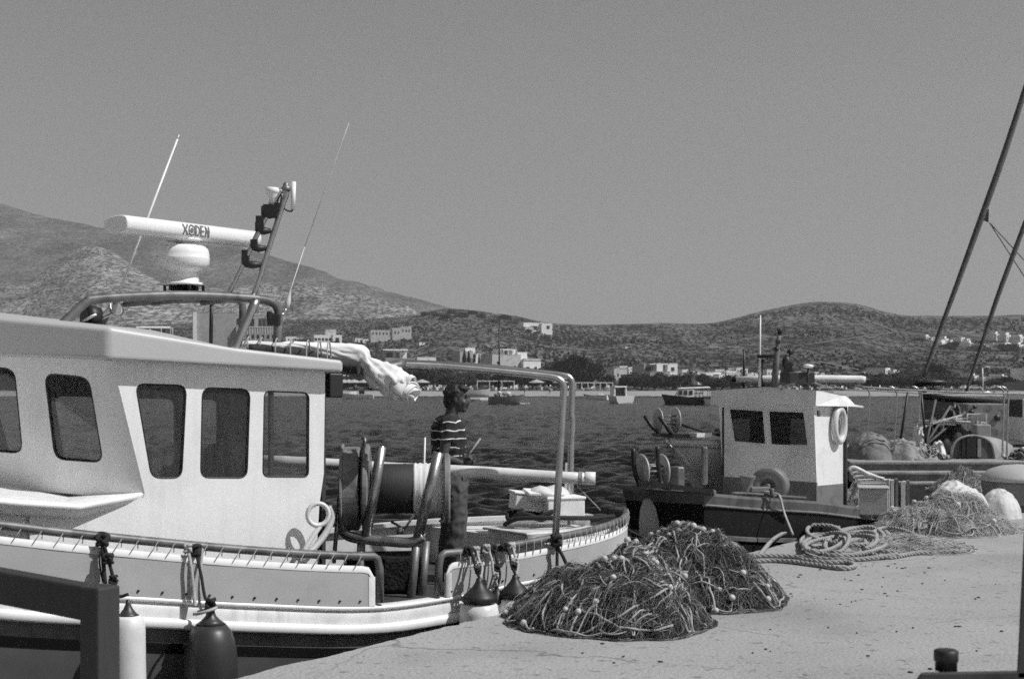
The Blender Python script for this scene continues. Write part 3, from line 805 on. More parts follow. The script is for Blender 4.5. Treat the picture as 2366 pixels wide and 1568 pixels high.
# mast ladder with instruments
ml = MB(); lz = Plane(p1(583, 690, va), Vector((1, .25, 0)).normalized(), ZZ)
def L3(x, y): return lz.hit(x, y)
ml.tube(spline([L3(583, 692), L3(625, 560), L3(655, 468), L3(662, 448), L3(658, 441), L3(650, 440)], 4), .022, 8)
ml.tube(spline([L3(522, 690), L3(560, 612), L3(600, 530), L3(625, 480), L3(640, 452), L3(650, 440)], 4), .020, 8)
mast = ml.build('mast_ladder', STEEL, boat)
for (x0, x1, y) in ((562, 606, 610), (581, 615, 572), (592, 626, 532), (606, 640, 495)):
    mb = MB(); mb.tube([L3(x0, y - 2), L3((x0 + x1) / 2, y + 2), L3(x1, y + 1)], [.026, .030, .018], 6); mb.box(L3(x0 + 6, y - 8), (.05, .05, .07)); mb.build('rung', BLACK, mast)
mb = MB(); mb.box(L3(566, 593), (.045, .05, .10)); mb.build('mast_light', BLACK, mast); mb = MB(); mb.box(L3(601, 514), (.06, .05, .10)); mb.build('mast_light', BLACK, mast); mb = MB(); mb.box(L3(626, 488), (.11, .07, .10)); mb.box(L3(640, 478), (.04, .05, .06))
mb.tube(spline([L3(640, 470), L3(645, 455), L3(650, 452), L3(648, 470)], 4), .006, 5); mb.tube(spline([L3(655, 480), L3(664, 487), L3(674, 488), L3(676, 482)], 4), .007, 5)
mb.build('mast_light', BLACK, mast)
mb = MB(); g = L3(628, 472); mb.lathe([(.025, 0), (.025, .05), (.045, .075), (.045, .085), (.052, .09), (.055, .11), (.045, .128), (0, .132)], g, (.05, 0, 1), 16); mb.build('gps_antenna', GELCOAT, mast)
mb = MB(); g = L3(661, 441); mb.lathe([(.035, 0), (.035, .03), (.024, .035), (.022, .055), (.012, .066), (0, .068)], g, (0, 0, 1), 12); mb.build('strobe_light', DULLSTEEL, mast)
mb = MB(); a_, b_ = L3(676.5, 484), L3(678.5, 420); mb.tube([a_, b_], .019, 10); mb.build('stub_antenna', GELCOAT, mast)
# whip antennas
mb = MB(); mb.tube([p1(272, 684, -2.2), p1(410, 322, -2.2)], [.013, .008], 8); mb.tube([p1(410, 322, -2.2), p1(413.5, 312, -2.2)], .005, 6); mb.build('whip_antenna', WHITE, boat)
mb = MB(); mb.tube([p1(661, 715, va), p1(665, 700, va), p1(667, 690, va), p1(671, 670, va), p1(704, 570, va)], [.015, .022, .018, .0042, .0036], 8); mb.tube([p1(704, 570, va), p1(793, 320, va), p1(806, 285, va)], [.0036, .0028, .0022], 6)
mb.build('whip_antenna', STRAKE, boat)
mb = MB(); mb.tube(spline([p1(643, 725, va), p1(654, 726, va), p1(660, 714, va)], 4), .016, 8); mb.build('antenna_bracket', STEEL, boat)
mb = MB(); mb.box(p1(634, 738, va), (.10, .10, .09)); mb.box(p1(623, 728, va), (.04, .06, .06)); mb.build('pipe_clamp', BLACK, boat, bevel=.01)
# searchlight and horn on the roof front
mb = MB(); c = p1(216, 732, -.95); mb.lathe([(.03, -.05), (.075, -.04), (.085, .02), (.08, .07), (.0, .05)], c, (-.6, -.5, .1), 16); mb.tube([c - ZZ * .02, c - ZZ * .16], .02, 8); mb.box(c - ZZ * .06, (.14, .03, .05)); mb.build('searchlight', BLACK, boat)
mb = MB(); c = p1(258, 718, -1.0); mb.lathe([(.02, -.2), (.028, -.05), (.045, .02), (.065, .06), (.05, .055)], c, (.8, -.5, .35), 14); mb.tube([c - Vector((.1, -.06, .04)), c - Vector((.1, -.06, .2))], .014, 6); mb.build('horn', STEEL, boat)
mb = MB(); mb.tube([p1(192, 742, -.85), p1(222, 726, -.85)], .010, 6); mb.build('wiper_arm', WHITE, boat)

# awning frame over the stern: two bent pipes
def bentpipe(pts, r, mat): mb = MB(); mb.tube(spline(pts, 6), r, 10); return mb.build('awning_pipe', mat, boat)
vA = -.12
pb = p1(1283, 1250, vA)
bentpipe([W(930, 842, 11.6), W(1010, 845, 11.66), W(1130, 855, 11.72), W(1240, 866, 11.77), W(1276, 871, 11.78), W(1294, 878, 11.78), W(1302, 895, 11.78), W(1299, 960, 11.76), W(1290, 1120, 11.74), pb], .030, STEEL)
bentpipe([W(930, 838, 13.2), W(1010, 841, 13.2), W(1130, 849, 13.2), W(1250, 861, 13.2), W(1300, 867, 13.2), W(1316, 873, 13.2), W(1322, 890, 13.2), W(1320, 950, 13.2), W(1322, 975, 13.2), W(1319, 1050, 13.2), W(1318, 1232, 13.2)], .031, STEEL)
mb = MB(); mb.tube(spline([W(770, 850, 11.2), W(860, 856, 11.4), W(930, 842, 11.6)], 5), .045, 8); mb.build('awning_pipe_socket', PIPE, boat); mb = MB(); mb.tube(spline([W(770, 842, 12.3), W(860, 846, 12.8), W(930, 838, 13.2)], 5), .04, 8); mb.build('awning_pipe_socket', PIPE, boat)
# ------------------------------------------------------------------ net drum on the aft deck
nd = Vector((.997, .05, 0)).normalized(); nf = Vector((nd.y, -nd.x, 0))     # drum axis, and towards the quay
dc = W(905, 1128, 11.75)
t = thing('net_drum', 'hydraulic net drum with dark and pale bands on a steel tube frame', 'net drum', (dc.x, dc.y, .08))
def dp(a, f, z): return dc + nd * a + nf * f + ZZ * z
def atx(x): return ((x - 905) / FPX * 11.75) / .985
mb = MB(); mb.lathe([(.20, atx(868)), (.205, atx(890)), (.205, atx(955)), (.20, atx(956))], dc, nd, 36); mb.build('drum', M('tarred_line', .02, .7, .4, 3, stretch=(60, 2, 2), bump=.004, bscale=3), t)
mb = MB()
pr = [(.19, atx(955))]
for k in range(16): pr.append((.208 + .006 * math.sin(k * 2.4), atx(955 + k * 4.6)))
pr.append((.19, atx(1031)))
mb.lathe(pr, dc, nd, 36); mb.build('line_winding', M('pale_wound_line', .70, .8, .2, 3, stretch=(40, 1.5, 1.5), bump=.003, bscale=6), t)
FL = M('worn_steel_flange', .26, .45, .3, 7, metal=.25, stain=.4, stscale=6, bump=.001, bscale=50)
for x0, r, w in ((795, .375, .012), (848, .37, .03), (1030, .29, .03)):
    mb = MB(); mb.lathe([(.05, -w), (r - .02, -w), (r, -w * .5), (r, w * .5), (r - .02, w), (.05, w)], dc + nd * atx(x0), nd, 48, False); mb.build('flange', FL, t)
mb = MB(); mb.lathe([(.34, atx(797)), (.345, atx(800)), (.345, atx(830)), (.33, atx(834))], dc, nd, 48, False); mb.build('brake_band', FL, t)
mb = MB(); mb.tube([dp(atx(785), 0, 0), dp(atx(1040), 0, 0)], .035, 10); mb.build('axle', DULLSTEEL, t)
TUBE = M('brushed_tube_steel', .36, .38, .3, 10, metal=.85, stain=.3, stscale=9, bump=.0012, bscale=50)
for pts in (([(881, 1032, 11.42), (866, 1130, 11.42), (846, 1236, 11.42)]), ([(1013, 1046, 11.36), (990, 1140, 11.36), (966, 1240, 11.36)])):
    mb = MB(); P = [W(*p) for p in pts]; mb.tube(P, .041, 14); p = mb.build('frame_post', TUBE, t)
    d = (P[0] - P[1]).normalized(); mb = MB(); mb.lathe([(.040, .0), (.040, .006), (.012, .008), (0, .004)], P[0], d, 14); mb.build('post_cap', CHROME, p)
mb = MB(); mb.tube(spline([W(786, 1205, 11.55), W(794, 1228, 11.5), W(812, 1240, 11.45), W(846, 1245, 11.42), W(900, 1250, 11.4), W(950, 1252, 11.37), W(978, 1238, 11.36)], 5), .042, 12); mb.build('frame_beam', TUBE, t)
for pts in ([(962, 1250, 11.37), (955, 1330, 11.37), (945, 1420, 11.37)], [(985, 1250, 11.55), (978, 1330, 11.5), (972, 1400, 11.5)], [(835, 1248, 11.43), (832, 1330, 11.43), (830, 1410, 11.43)]):
    mb = MB(); mb.tube([W(*p) for p in pts], .034, 10); mb.build('frame_leg', DULLSTEEL, t)
mb = MB(); mb.tube([W(789, 1060, 11.5), W(785, 1130, 11.5), W(779, 1205, 11.5), W(771, 1300, 11.5)], .018, 8); mb.tube([W(1026, 1180, 11.6), W(1026, 1200, 11.6), W(1022, 1206, 11.6), W(1016, 1200, 11.6)], .016, 8); mb.build('guide_bar', TUBE, t)
mb = MB(); mb.tube(spline([W(846, 1080, 11.45), W(838, 1050, 11.5), W(843, 1015, 11.55), W(838, 1012, 11.6)], 4), .016, 8); mb.build('brake_lever', DULLSTEEL, t)
mb = MB(); mb.box(W(850, 1200, 11.5), (.04, .05, .14)); mb.tube([W(905, 1205, 11.6), W(935, 1222, 11.5), W(955, 1190, 11.45)], .012, 6); mb.lathe([(.03, -.03), (.03, .03)], W(925, 1225, 11.5), nd, 10); mb.build('hydraulic_fitting', STEEL, t)
mb = MB(); mb.tube([W(982, 1010, 12.0), W(979, 1110, 12.0), W(976, 1240, 12.0)], .008, 6); mb.build('line_guide', WHITE, t)
# dark gear stowed under the drum
mb = MB()
rn = random.Random(5)
pc = W(885, 1345, 11.75)
for i in range(9):
    for j in range(26):
        pass
mb.box(Vector((pc.x, pc.y, .23)), (.62, .5, .29), rotz(R(10))); o_ = mb.build('engine_box', NETMASS, None, bevel=.03); tag(o_, 'black engine box low on the deck beneath the net drum', 'engine box')
# heap of dark net lying on deck in the boarding gap
def strand(mb, start, nrm, steps, step, r, rnd, sides=3, lift=.01, fall=None):
    p = Vector(start); d = Vector((rnd.uniform(-1, 1), rnd.uniform(-1, 1), rnd.uniform(-.6, .6))).normalized(); pts = [p.copy()]
    for _ in range(steps):
        d = (d + Vector((rnd.uniform(-1, 1), rnd.uniform(-1, 1), rnd.uniform(-1, 1))) * .7).normalized()
        p = p + d * step; pts.append(p.copy())
    mb.tube(pts, r, sides, caps=False); return mb
def mound_fn(cx, cy, rx, ry, h, rot, seed, power=1.0, lump=.12, z0=0.0, skew=(0, 0), conc=.85):
    ca, sa = math.cos(rot), math.sin(rot)
    def f(u, ph):               # u 0 centre .. 1 rim
        rim = 1 + .16 * noise.noise(Vector((math.cos(ph) * 1.2, math.sin(ph) * 1.2, seed))) + .07 * noise.noise(Vector((math.cos(ph) * 4, math.sin(ph) * 4, seed)))
        x = rx * u * math.cos(ph) * rim + skew[0] * max(0, 1 - u) ** 1.2; y = ry * u * math.sin(ph) * rim + skew[1] * max(0, 1 - u) ** 1.2
        zz = h * max(0, 1 - u ** (1.55 * power)) ** conc
        l = noise.noise(Vector((x * 2.6 + seed, y * 2.6, seed))) * lump * 1.3 + (.5 - abs(noise.noise(Vector((x * 5 + seed, y * 5, seed + 3)))) * 2) * lump * .6 + noise.noise(Vector((x * 11 + seed, y * 11, seed))) * lump * .5 + noise.noise(Vector((x * 26, y * 26, seed))) * lump * .25
        zz += l * min(1, (1 - u) * 3 + .08) * (h / .5)
        return Vector((cx + x * ca - y * sa, cy + x * sa + y * ca, z0 + max(zz, -.002)))
    return f
def mound_mesh(f, nu=26, nphi=72):
    mb = MB(); rings = []
    for i in range(nu + 1):
        u = max(.02, i / nu); rings.append([f(u, 2 * math.pi * k / nphi) for k in range(nphi)])
    mb.loft(rings, closed=True); mb.f.append(tuple(range(nphi))); mb.sm.append(True); return mb
def net_pile(name, label, f, seed, nstr, mats, nrope, nfloat, group=None, steps=9, step=.045, fl_r=.026, rope_r=.0088, fmat=None):
    rnd = random.Random(seed); root = f(0, 0)
    t = thing(name, label, 'fishing net', (root.x, root.y, f(1, 0).z), group)
    mound_mesh(f).build('net_core', mats[0], t)
    def surf(u, ph, lift):
        p = f(u, ph); a = f(min(1, u + .03), ph); b = f(u, ph + .05)
        n_ = (a - p).cross(b - p)
        n_ = n_.normalized() if n_.length > 1e-9 else Vector((0, 0, 1))
        if n_.z < 0: n_ = -n_
        return p + n_ * lift
    for nm, mat, cnt, r, lo, hi in (('net_mesh', mats[1], nstr, .0016, .0, .035), ('net_mesh', mats[2], nstr // 3, .0017, .004, .042)):
        mb = MB()
        for i in range(cnt):
            u = math.sqrt(rnd.random()) * 1.06; ph = rnd.uniform(0, 2 * math.pi); pts = []
            du, dph = rnd.uniform(-1, 1), rnd.uniform(-1, 1); lift = rnd.uniform(lo, hi)
            for k in range(steps):
                pts.append(surf(max(.01, min(1.10, u)), ph, max(.001, lift if u < 1 else lift * .3)))
                du += rnd.uniform(-.8, .8); dph += rnd.uniform(-.8, .8); l_ = math.hypot(du, dph) + .01
                u += du / l_ * step / .8; ph += dph / l_ * step / (.8 * max(.15, u)); lift += rnd.uniform(-.012, .012)
            mb.tube(pts, r * rnd.uniform(.7, 1.3), 3, caps=False, smooth=False)
        mb.build(nm, mat, t)
    mb = MB(); anchors = []
    for i in range(nrope):
        u = rnd.uniform(.05, .9); ph = rnd.uniform(0, 2 * math.pi); pts = []
        du, dph = rnd.choice([1, 1, .6, -.4]), rnd.uniform(-.5, .5); L_ = rnd.randint(14, 38)
        for k in range(L_):
            uu = max(.03, min(1.06, u)); pts.append(surf(uu, ph, .028 + .012 * math.sin(k * 1.3 + i)))
            anchors.append(pts[-1])
            dph += rnd.uniform(-.16, .16) + (.30 if i % 4 == 0 else 0); du += rnd.uniform(-.12, .14) - (.35 if u > .95 else 0) + (.3 if u < .1 else 0); l_ = math.hypot(du, dph) + .01
            u += du / l_ * .055 / .8; ph += dph / l_ * .055 / (.8 * max(.2, u))
        mb.tube(spline(pts, 3), rope_r * rnd.uniform(.7, 1.15), 6)
    mb.build('float_line', TWINE if fmat is None else fmat, t)
    for i in range(nfloat):
        p = anchors[rnd.randrange(len(anchors))]
        m2 = MB(); r = fl_r * rnd.uniform(.8, 1.1); m2.ell(p + ZZ * r * .6, (r, r, r * rnd.uniform(.85, 1.1)), rotz(rnd.random() * 3), 10); m2.build('float', CORK, t)
    return t
f1 = mound_fn(.72, 10.70, .74, .80, .50, .12, 3.1, .92, .09, 0, (.24, .05), .80)
net_pile('fishing_net', 'dark net heap with round floats nearest on the quay, touching the gangway end', f1, 11, 4200, (NETMASS, NETDARK, NETLIGHT), 50, 40, 'net heaps with floats on the quay')['label'] = 'nearer heap of dark fishing net with round pale floats on the quay'
f2 = mound_fn(1.48, 11.75, .72, .78, .57, -.2, 9.3, .95, .09, 0, (-.12, .05), .80)
net_pile('fishing_net', 'farther heap of dark fishing net, behind the nearer heap, towards the rope coil', f2, 17, 3800, (NETMASS, NETDARK, NETLIGHT), 44, 44, 'net heaps with floats on the quay')
f0 = mound_fn(-.33, 11.55, .20, .22, .22, 0, 4.4, 1, .08, .10)
net_pile('fishing_net', 'small dark net bundle lying on deck in the boarding gap beside the man', f0, 23, 420, (NETMASS, NETDARK, NETLIGHT), 10, 0)

# ------------------------------------------------------------------ white pole, canvas roll, rope loops, boxes
t = thing('white_pipe', 'long white plastic pipe lying level across the boat behind the net drum', 'pipe', W(1000, 1088, 12.05))
mb = MB(); A, B = W(600, 1064, 12.15), W(1372, 1105, 11.98)
mb.tube([A + (B - A) * k / 12 + ZZ * .004 * math.sin(k) for k in range(13)], .050, 18); mb.build('pipe', VINYL, t)
mb = MB(); d = (B - A).normalized(); mb.lathe([(.051, -.09), (.056, -.085), (.056, 0), (.047, .002), (.045, -.06), (.02, -.061)], B + d * .012, d, 20); mb.build('pipe_socket', VINYL, t)
mb = MB(); a_ = W(1342, 1090, 12.0)
for k in range(3): mb.lathe([(.053, 0), (.056, .004), (.053, .009)], A + (B - A) * (.955 + k * .004), d, 14)
mb.tube(spline([W(1332, 1118, 11.98), W(1350, 1140, 12.1), W(1370, 1160, 12.3), W(1387, 1178, 12.5)], 4), .006, 6); mb.build('tie_cord', TWINE, t)

t = thing('awning_roll', 'white canvas awning rolled up along the wheelhouse roof with its end hanging down', 'awning', W(700, 800, 11.1))
path = [(538, 793, 10.9, 5), (590, 795, 10.92, 7), (640, 799, 10.95, 8), (672, 797, 11.0, 10), (720, 803, 11.1, 15), (780, 812, 11.2, 21), (824, 820, 11.28, 26), (846, 838, 11.3, 27), (872, 862, 11.32, 33), (905, 884, 11.32, 36), (932, 898, 11.3, 36), (945, 905, 11.28, 35)]
P = spline([W(x, y, Z) for x, y, Z, r in path], 9); rr = []
for i in range(len(P)):
    k = i / (len(P) - 1) * (len(path) - 1); j = min(int(k), len(path) - 2); rr.append((path[j][3] + (path[j+1][3] - path[j][3]) * (k - j)) * 11.2 / FPX)
CN = 40; mb = MB(); mb.tube(P, rr, CN)
for i, v in enumerate(mb.v):                         # folds of the cloth
    c = P[i // CN]; d_ = v - c; u_ = i // CN / 1.8
    a_ = (i % CN) / CN * 2 * math.pi; cx_, sx_ = math.cos(a_), math.sin(a_)
    w_ = 1.0 + .30 * noise.noise(Vector((u_ * .10, cx_ * 1.1, sx_ * 1.1 + 4))) - .34 * abs(noise.noise(Vector((u_ * .12 + cx_ * .9, cx_ * 1.5 + u_ * .06, sx_ * 1.5)))) - .20 * abs(noise.noise(Vector((u_ * .34 - cx_, cx_ * 2.6, sx_ * 2.6 + 7)))) + .05 * noise.noise(Vector((u_ * .9, cx_ * 5, sx_ * 5)))
    if 32 <= u_ <= 38: w_ *= 1 - .30 * (1 - abs(u_ - 35) / 3)
    mb.v[i] = c + d_ * w_
mb.f.pop(); mb.sm.pop(); mb.build('cloth', CANVAS, t)
mb = MB(); e = (P[-1] - P[-3]).normalized(); a_ = Vector((e.y, -e.x, 0)).normalized(); b_ = e.cross(a_); rowA = []; rows = []
for k in range(75):                                   # spiral layers seen at the end
    an = k / 75 * 2 * math.pi * 3.1; r = (.050 + .068 * k / 75) * (1 + .10 * math.sin(an * 2 + 1)); c = P[-1]
    o_ = e * (.0 + .085 * (1 - k / 75) + .012 * math.sin(an * 1.7))
    q_ = a_ * math.cos(an) * r + b_ * math.sin(an) * r * .85
    rows.append([c + q_ + o_, c + q_ - e * .12])
mb.loft(rows); ob = mb.build('rolled_end', CANVAS, t); so = ob.modifiers.new('thickness', 'SOLIDIFY'); so.thickness = .008
mb = MB(); mb.tube(spline([W(575, 802, 10.85), W(640, 812, 10.9), W(720, 828, 11.0), W(800, 845, 11.1), W(830, 850, 11.1)], 5), [.03 + .02 * min(1, i / 8) for i in range(21)], 10)
for i in range(len(mb.v)): mb.v[i] += Vector((0, 0, .02 * noise.noise(mb.v[i] * 14)))
mb.build('lashed_net', M('dark_lashing', .03, .9, .5, 20, bump=.01, bscale=40), t)
mb = MB()
for x in (575, 605, 640, 675, 712, 738, 760):
    c = W(x, 800 + (x - 575) * .12, 10.93); rad = .075 + (x - 575) * .0002
    mb = MB(); mb.tube([c + Vector((0, math.cos(a) * rad, math.sin(a) * rad)) for a in [k * math.pi / 6 for k in range(13)]], .006, 5); mb.build('lashing', TWINE, t)

t = thing('hook_ring', 'white ring with a long handle leaning by the wheelhouse corner', 'boat hook', p1(700, 1275, -.25))
c = p1(735, 1188, -.25); mb = MB(); pts = []
for k in range(25):
    a_ = 2 * math.pi * k / 24; pts.append(c + U1 * .078 * math.cos(a_) + ZZ * (.083 * math.sin(a_)) + V1 * .02 * math.cos(a_))
mb.tube(pts[:-1], .018, 10, closed=True); mb.tube(spline([c + U1 * .03 - ZZ * .07, p1(722, 1240, -.25), p1(705, 1268, -.25), p1(698, 1288, -.25)], 4), [.020] * 13, 10); mb.build('ring_handle', VINYL, t)
t = thing('hose', 'grey hose bent in an arc behind the white ring at the wheelhouse corner', 'hose', p1(720, 1275, -.36))
mb = MB(); mb.tube(spline([p1(758, 1170, -.38), p1(766, 1195, -.38), p1(756, 1225, -.36), p1(735, 1255, -.34), p1(712, 1278, -.32), p1(690, 1295, -.32)], 5), .026, 10); mb.build('hose_tube', ROOFGREY, t)

mb = MB(); c = W(1296, 1172, 13.05); axb = rotz(R(18))
t = thing('fish_box', 'white foam fish box with a rope across it on the stern, nearest the awning poles', 'fish box', c - ZZ * .1)
mb.box(c, (.36, .30, .17), axb); mb.box(c + ZZ * .095, (.38, .32, .03), axb); mb.build('box', FOAM, t, bevel=.012)
mb = MB(); mb.ell(c + Vector((-.12, -.02, .13)), (.21, .17, .07), axb, 14)
for i in range(len(mb.v)): mb.v[i] += Vector((0, 0, .05 * noise.noise(mb.v[i] * 9)))
o_ = mb.build('plastic_sheet', VINYL, None); tag(o_, 'crumpled white plastic sheet thrown over the foam fish box', 'sheet')
c = W(1216, 1160, 13.1)
t = thing('fish_box', 'white foam fish box tilted on dark rope at the left end of the stern heap', 'fish box', c - ZZ * .1)
ax2 = (Vector((math.cos(.2), math.sin(.2), -.12)).normalized(), Vector((-math.sin(.2), math.cos(.2), 0)), Vector((.12, 0, 1)).normalized())
mb = MB(); mb.box(c, (.27, .28, .14), ax2); mb.box(c + ZZ * .085, (.29, .30, .025), ax2); mb.build('box', FOAM, t, bevel=.012)
mb = MB(); mb.box(W(1256, 1137, 13.0), (.34, .26, .025), (Vector((.97, .2, -.05)), Vector((-.2, .97, .1)), Vector((.05, -.1, 1)))); o_ = mb.build('foam_lid', FOAM, None, bevel=.006); tag(o_, 'loose white foam lid lying on top of the fish boxes at the stern', 'box lid')
t = thing('rope_coil', 'dark rope coil lying under the white fish boxes on the stern deck', 'rope', W(1240, 1205, 13.0))
mb = MB(); rn = random.Random(8)
for k in range(5):
    c = W(1215 + k * 8, 1192 - k * 1.5, 12.95); mb.tube([c + Vector((.17 * math.cos(a), .13 * math.sin(a), .03 * math.sin(a * 3 + k))) for a in [q_ * math.pi / 10 for q_ in range(20)]], .02, 7, closed=True)
mb.tube(spline([W(1165, 1212, 12.85), W(1195, 1198, 12.8), W(1250, 1196, 12.75), W(1320, 1196, 12.8), W(1370, 1196, 13.1), W(1418, 1192, 13.4)], 6), .021, 8)
mb.build('coil', BLACKROPE, t)
mb = MB(); mb.hexa([W(1303, 1190, 13.3), W(1312, 1190, 13.3), W(1312, 1190, 13.33), W(1303, 1190, 13.33)], [W(1306, 1068, 13.3), W(1314, 1068, 13.3), W(1314, 1068, 13.33), W(1306, 1068, 13.33)])
tag(mb.build('white_stake', VINYL, None), 'thin white upright stake between the two awning poles at the stern', 'stake')

# ------------------------------------------------------------------ fenders hung along the side
def fender(label, x, y, v, r, h, top_mat, body_mat, bands, tilt=0, group=None):
    # (x, y): picture position of the crown of the body
    c = p1(x, y, v); t = thing('fender', label, 'fender', c - ZZ * h, group)
    axv = (ZZ + U1 * tilt).normalized()
    pr = [(.0, -h), (r * .35, -h * .985), (r * .72, -h * .93), (r * .94, -h * .82), (r, -h * .64), (r, -h * .46), (r * .97, -h * .30), (r * .90, -h * .19), (r * .76, -h * .10), (r * .55, -h * .035)]
    tp = [(r * .56, -h * .036), (r * .36, 0), (r * .2, h * .04), (r * .15, h * .08), (r * .14, h * .13), (0, h * .14)]
    if 0 < bands <= .1: pr = pr[:-3] + [(r * .95, -h * .08), (r * .84, -h * .02), (r * .64, h * .004)]; tp = [(r * .66, h * .0), (r * .46, h * .018), (r * .26, h * .05), (r * .14, h * .085), (r * .12, h * .11), (0, h * .115)]
    if bands > .1:
        pr = [p for p in pr if p[1] < -bands * h] + [(r * (.5 + bands * 1.35 if bands < .3 else .9), -bands * h)]
        tp = [(pr[-1][0] * 1.004, -bands * h), (r * .93, -bands * h * .75), (r * .76, -bands * h * .38), (r * .52, -bands * h * .05), (r * .30, h * .05), (r * .17, h * .11), (r * .14, h * .15), (0, h * .16)]
    mb = MB(); mb.lathe(pr, c, axv, 24); mb.build('fender_body', body_mat, t)
    mb = MB(); mb.lathe(tp, c, axv, 24); mb.build('fender_crown', top_mat, t)
    return t, c + axv * h * .15
def ropeline(t, pts, r=.011, mat=BLACKROPE, name='lanyard'):
    mb = MB(); mb.tube(spline(pts, 5), r, 7)
    return mb.build(name, mat, t)
def knot(t, c, r, mat=BLACKROPE, seed=1):
    rn = random.Random(seed); mb = MB(); pts = []
    for k in range(16): pts.append(c + Vector((math.sin(k * 2.1) * r, math.cos(k * 1.7) * r, math.sin(k * 1.3 + seed) * r)))
    mb.tube(spline(pts, 3), r * .45, 6); mb.build('knot', mat, t)
t, k = fender('tall white fender with a dark crown, half hidden by the dark wooden railing', 296, 1422, .17, .118, .95, RUBBER, VINYL, .03)
ropeline(t, [k, p1(272, 1375, .12), p1(262, 1335, .10), p1(250, 1290, .08), p1(238, 1250, .05), p1(234, 1238, 0)], .012); knot(t, p1(250, 1290, .1), .028, seed=2); knot(t, p1(262, 1338, .12), .024, seed=3)
ropeline(t, [p1(236, 1243, .04), p1(239, 1300, .07), p1(243, 1350, .09), p1(246, 1390, .08)], .014); knot(t, p1(237, 1245, .03), .036, seed=4)
ropeline(t, [p1(232, 1270, .06), p1(230, 1300, .06), p1(238, 1345, .07)], .006)
t, k = fender('big dark rubber fender hanging at mid hull beside the white one', 487, 1432, .22, .182, .74, RUBBER, RUBBER, 0)
ropeline(t, [k, p1(474, 1380, .15), p1(465, 1330, .1), p1(456, 1290, .07), p1(449, 1262, .03)], .011); knot(t, p1(452, 1270, .03), .034, seed=6); knot(t, k, .03, seed=9)
ropeline(t, [p1(432, 1260, .03), p1(440, 1300, .07), p1(446, 1350, .08), p1(449, 1385, .09), p1(452, 1400, .11)], .012, ROPE); knot(t, p1(435, 1266, .03), .026, ROPE, 8)
ropeline(t, [p1(468, 1262, .02), p1(464, 1310, .06), p1(460, 1360, .08), p1(462, 1400, .12), p1(470, 1412, .15)], .010, ROPE)
mb = MB(); c = p1(474, 1410, .22); mb.tube([c + Vector((.075 * math.cos(a), .075 * math.sin(a), .02 * math.cos(a))) for a in [q_ * math.pi / 8 for q_ in range(16)]], .011, 6, closed=True); mb.build('rope_ring', ROPE, t)
FX = [(1107, 1362, .16, .158, .60, 'round fender with black crown and pale body, first of three beside the boarding gap', 21),
      (1148, 1372, .08, .09, .42, 'small slim fender between two round black-crowned fenders', 22),
      (1190, 1352, .16, .145, .56, 'round fender with pleated black crown beside the nearer net heap', 23)]
for x, y, v, r, h, lb, sd in FX:
    t, k = fender(lb, x, y, v, r, h, BLACK, VINYL, .17, 0, 'black and white fenders by the boarding gap')
    for j, dx in enumerate((-10, 6)):
        m_ = BLACKROPE if (j + sd) % 2 else ROPE
        top = p1(x + dx - 14, 1276 - (x - 1080) * .12, .02)
        ropeline(t, [k + V1 * .01, k + (top - k) * .35 + V1 * .03 + U1 * .02 * (j * 2 - 1), k + (top - k) * .7 + V1 * .03, top + ZZ * .03, top - V1 * .05], .011, m_)
        knot(t, top, .028, m_, sd + j); knot(t, k + (top - k) * (.3 + .2 * j) + V1 * .03, .02, m_, sd + j + 5)
    ropeline(t, [p1(x - 22, 1278, .02), p1(x - 20, 1320, .05), p1(x - 26, 1370, .05)], .006, ROPE)
t = thing('mooring_rope', 'black rope tied round the boat rail, its tail hanging over the canvas above the nets', 'rope', p1(1284, 1300, .02))
ropeline(t, [p1(1284, 1240, -.10), p1(1287, 1270, -.06), p1(1287, 1310, -.04), p1(1288, 1340, -.03), p1(1290, 1356, -.02)], .014)
ropeline(t, [p1(1288, 1262, -.06), p1(1302, 1288, -.03), p1(1314, 1315, -.0), p1(1326, 1338, .02)], .015); knot(t, p1(1285, 1248, -.08), .04, seed=31); knot(t, p1(1316, 1322, 0), .035, seed=33)
t = thing('twine_loop', 'thin pale twine hanging in loops from the stern end of the rail', 'twine', p1(1420, 1230, -.9))
vtip = vn(2.3) + .05
ropeline(t, [p1(1416, 1205, vtip), p1(1414, 1230, vtip), p1(1417, 1262, vtip)], .006, TWINE); ropeline(t, [p1(1420, 1205, vtip), p1(1430, 1240, vtip), p1(1446, 1268, vtip)], .006, TWINE)

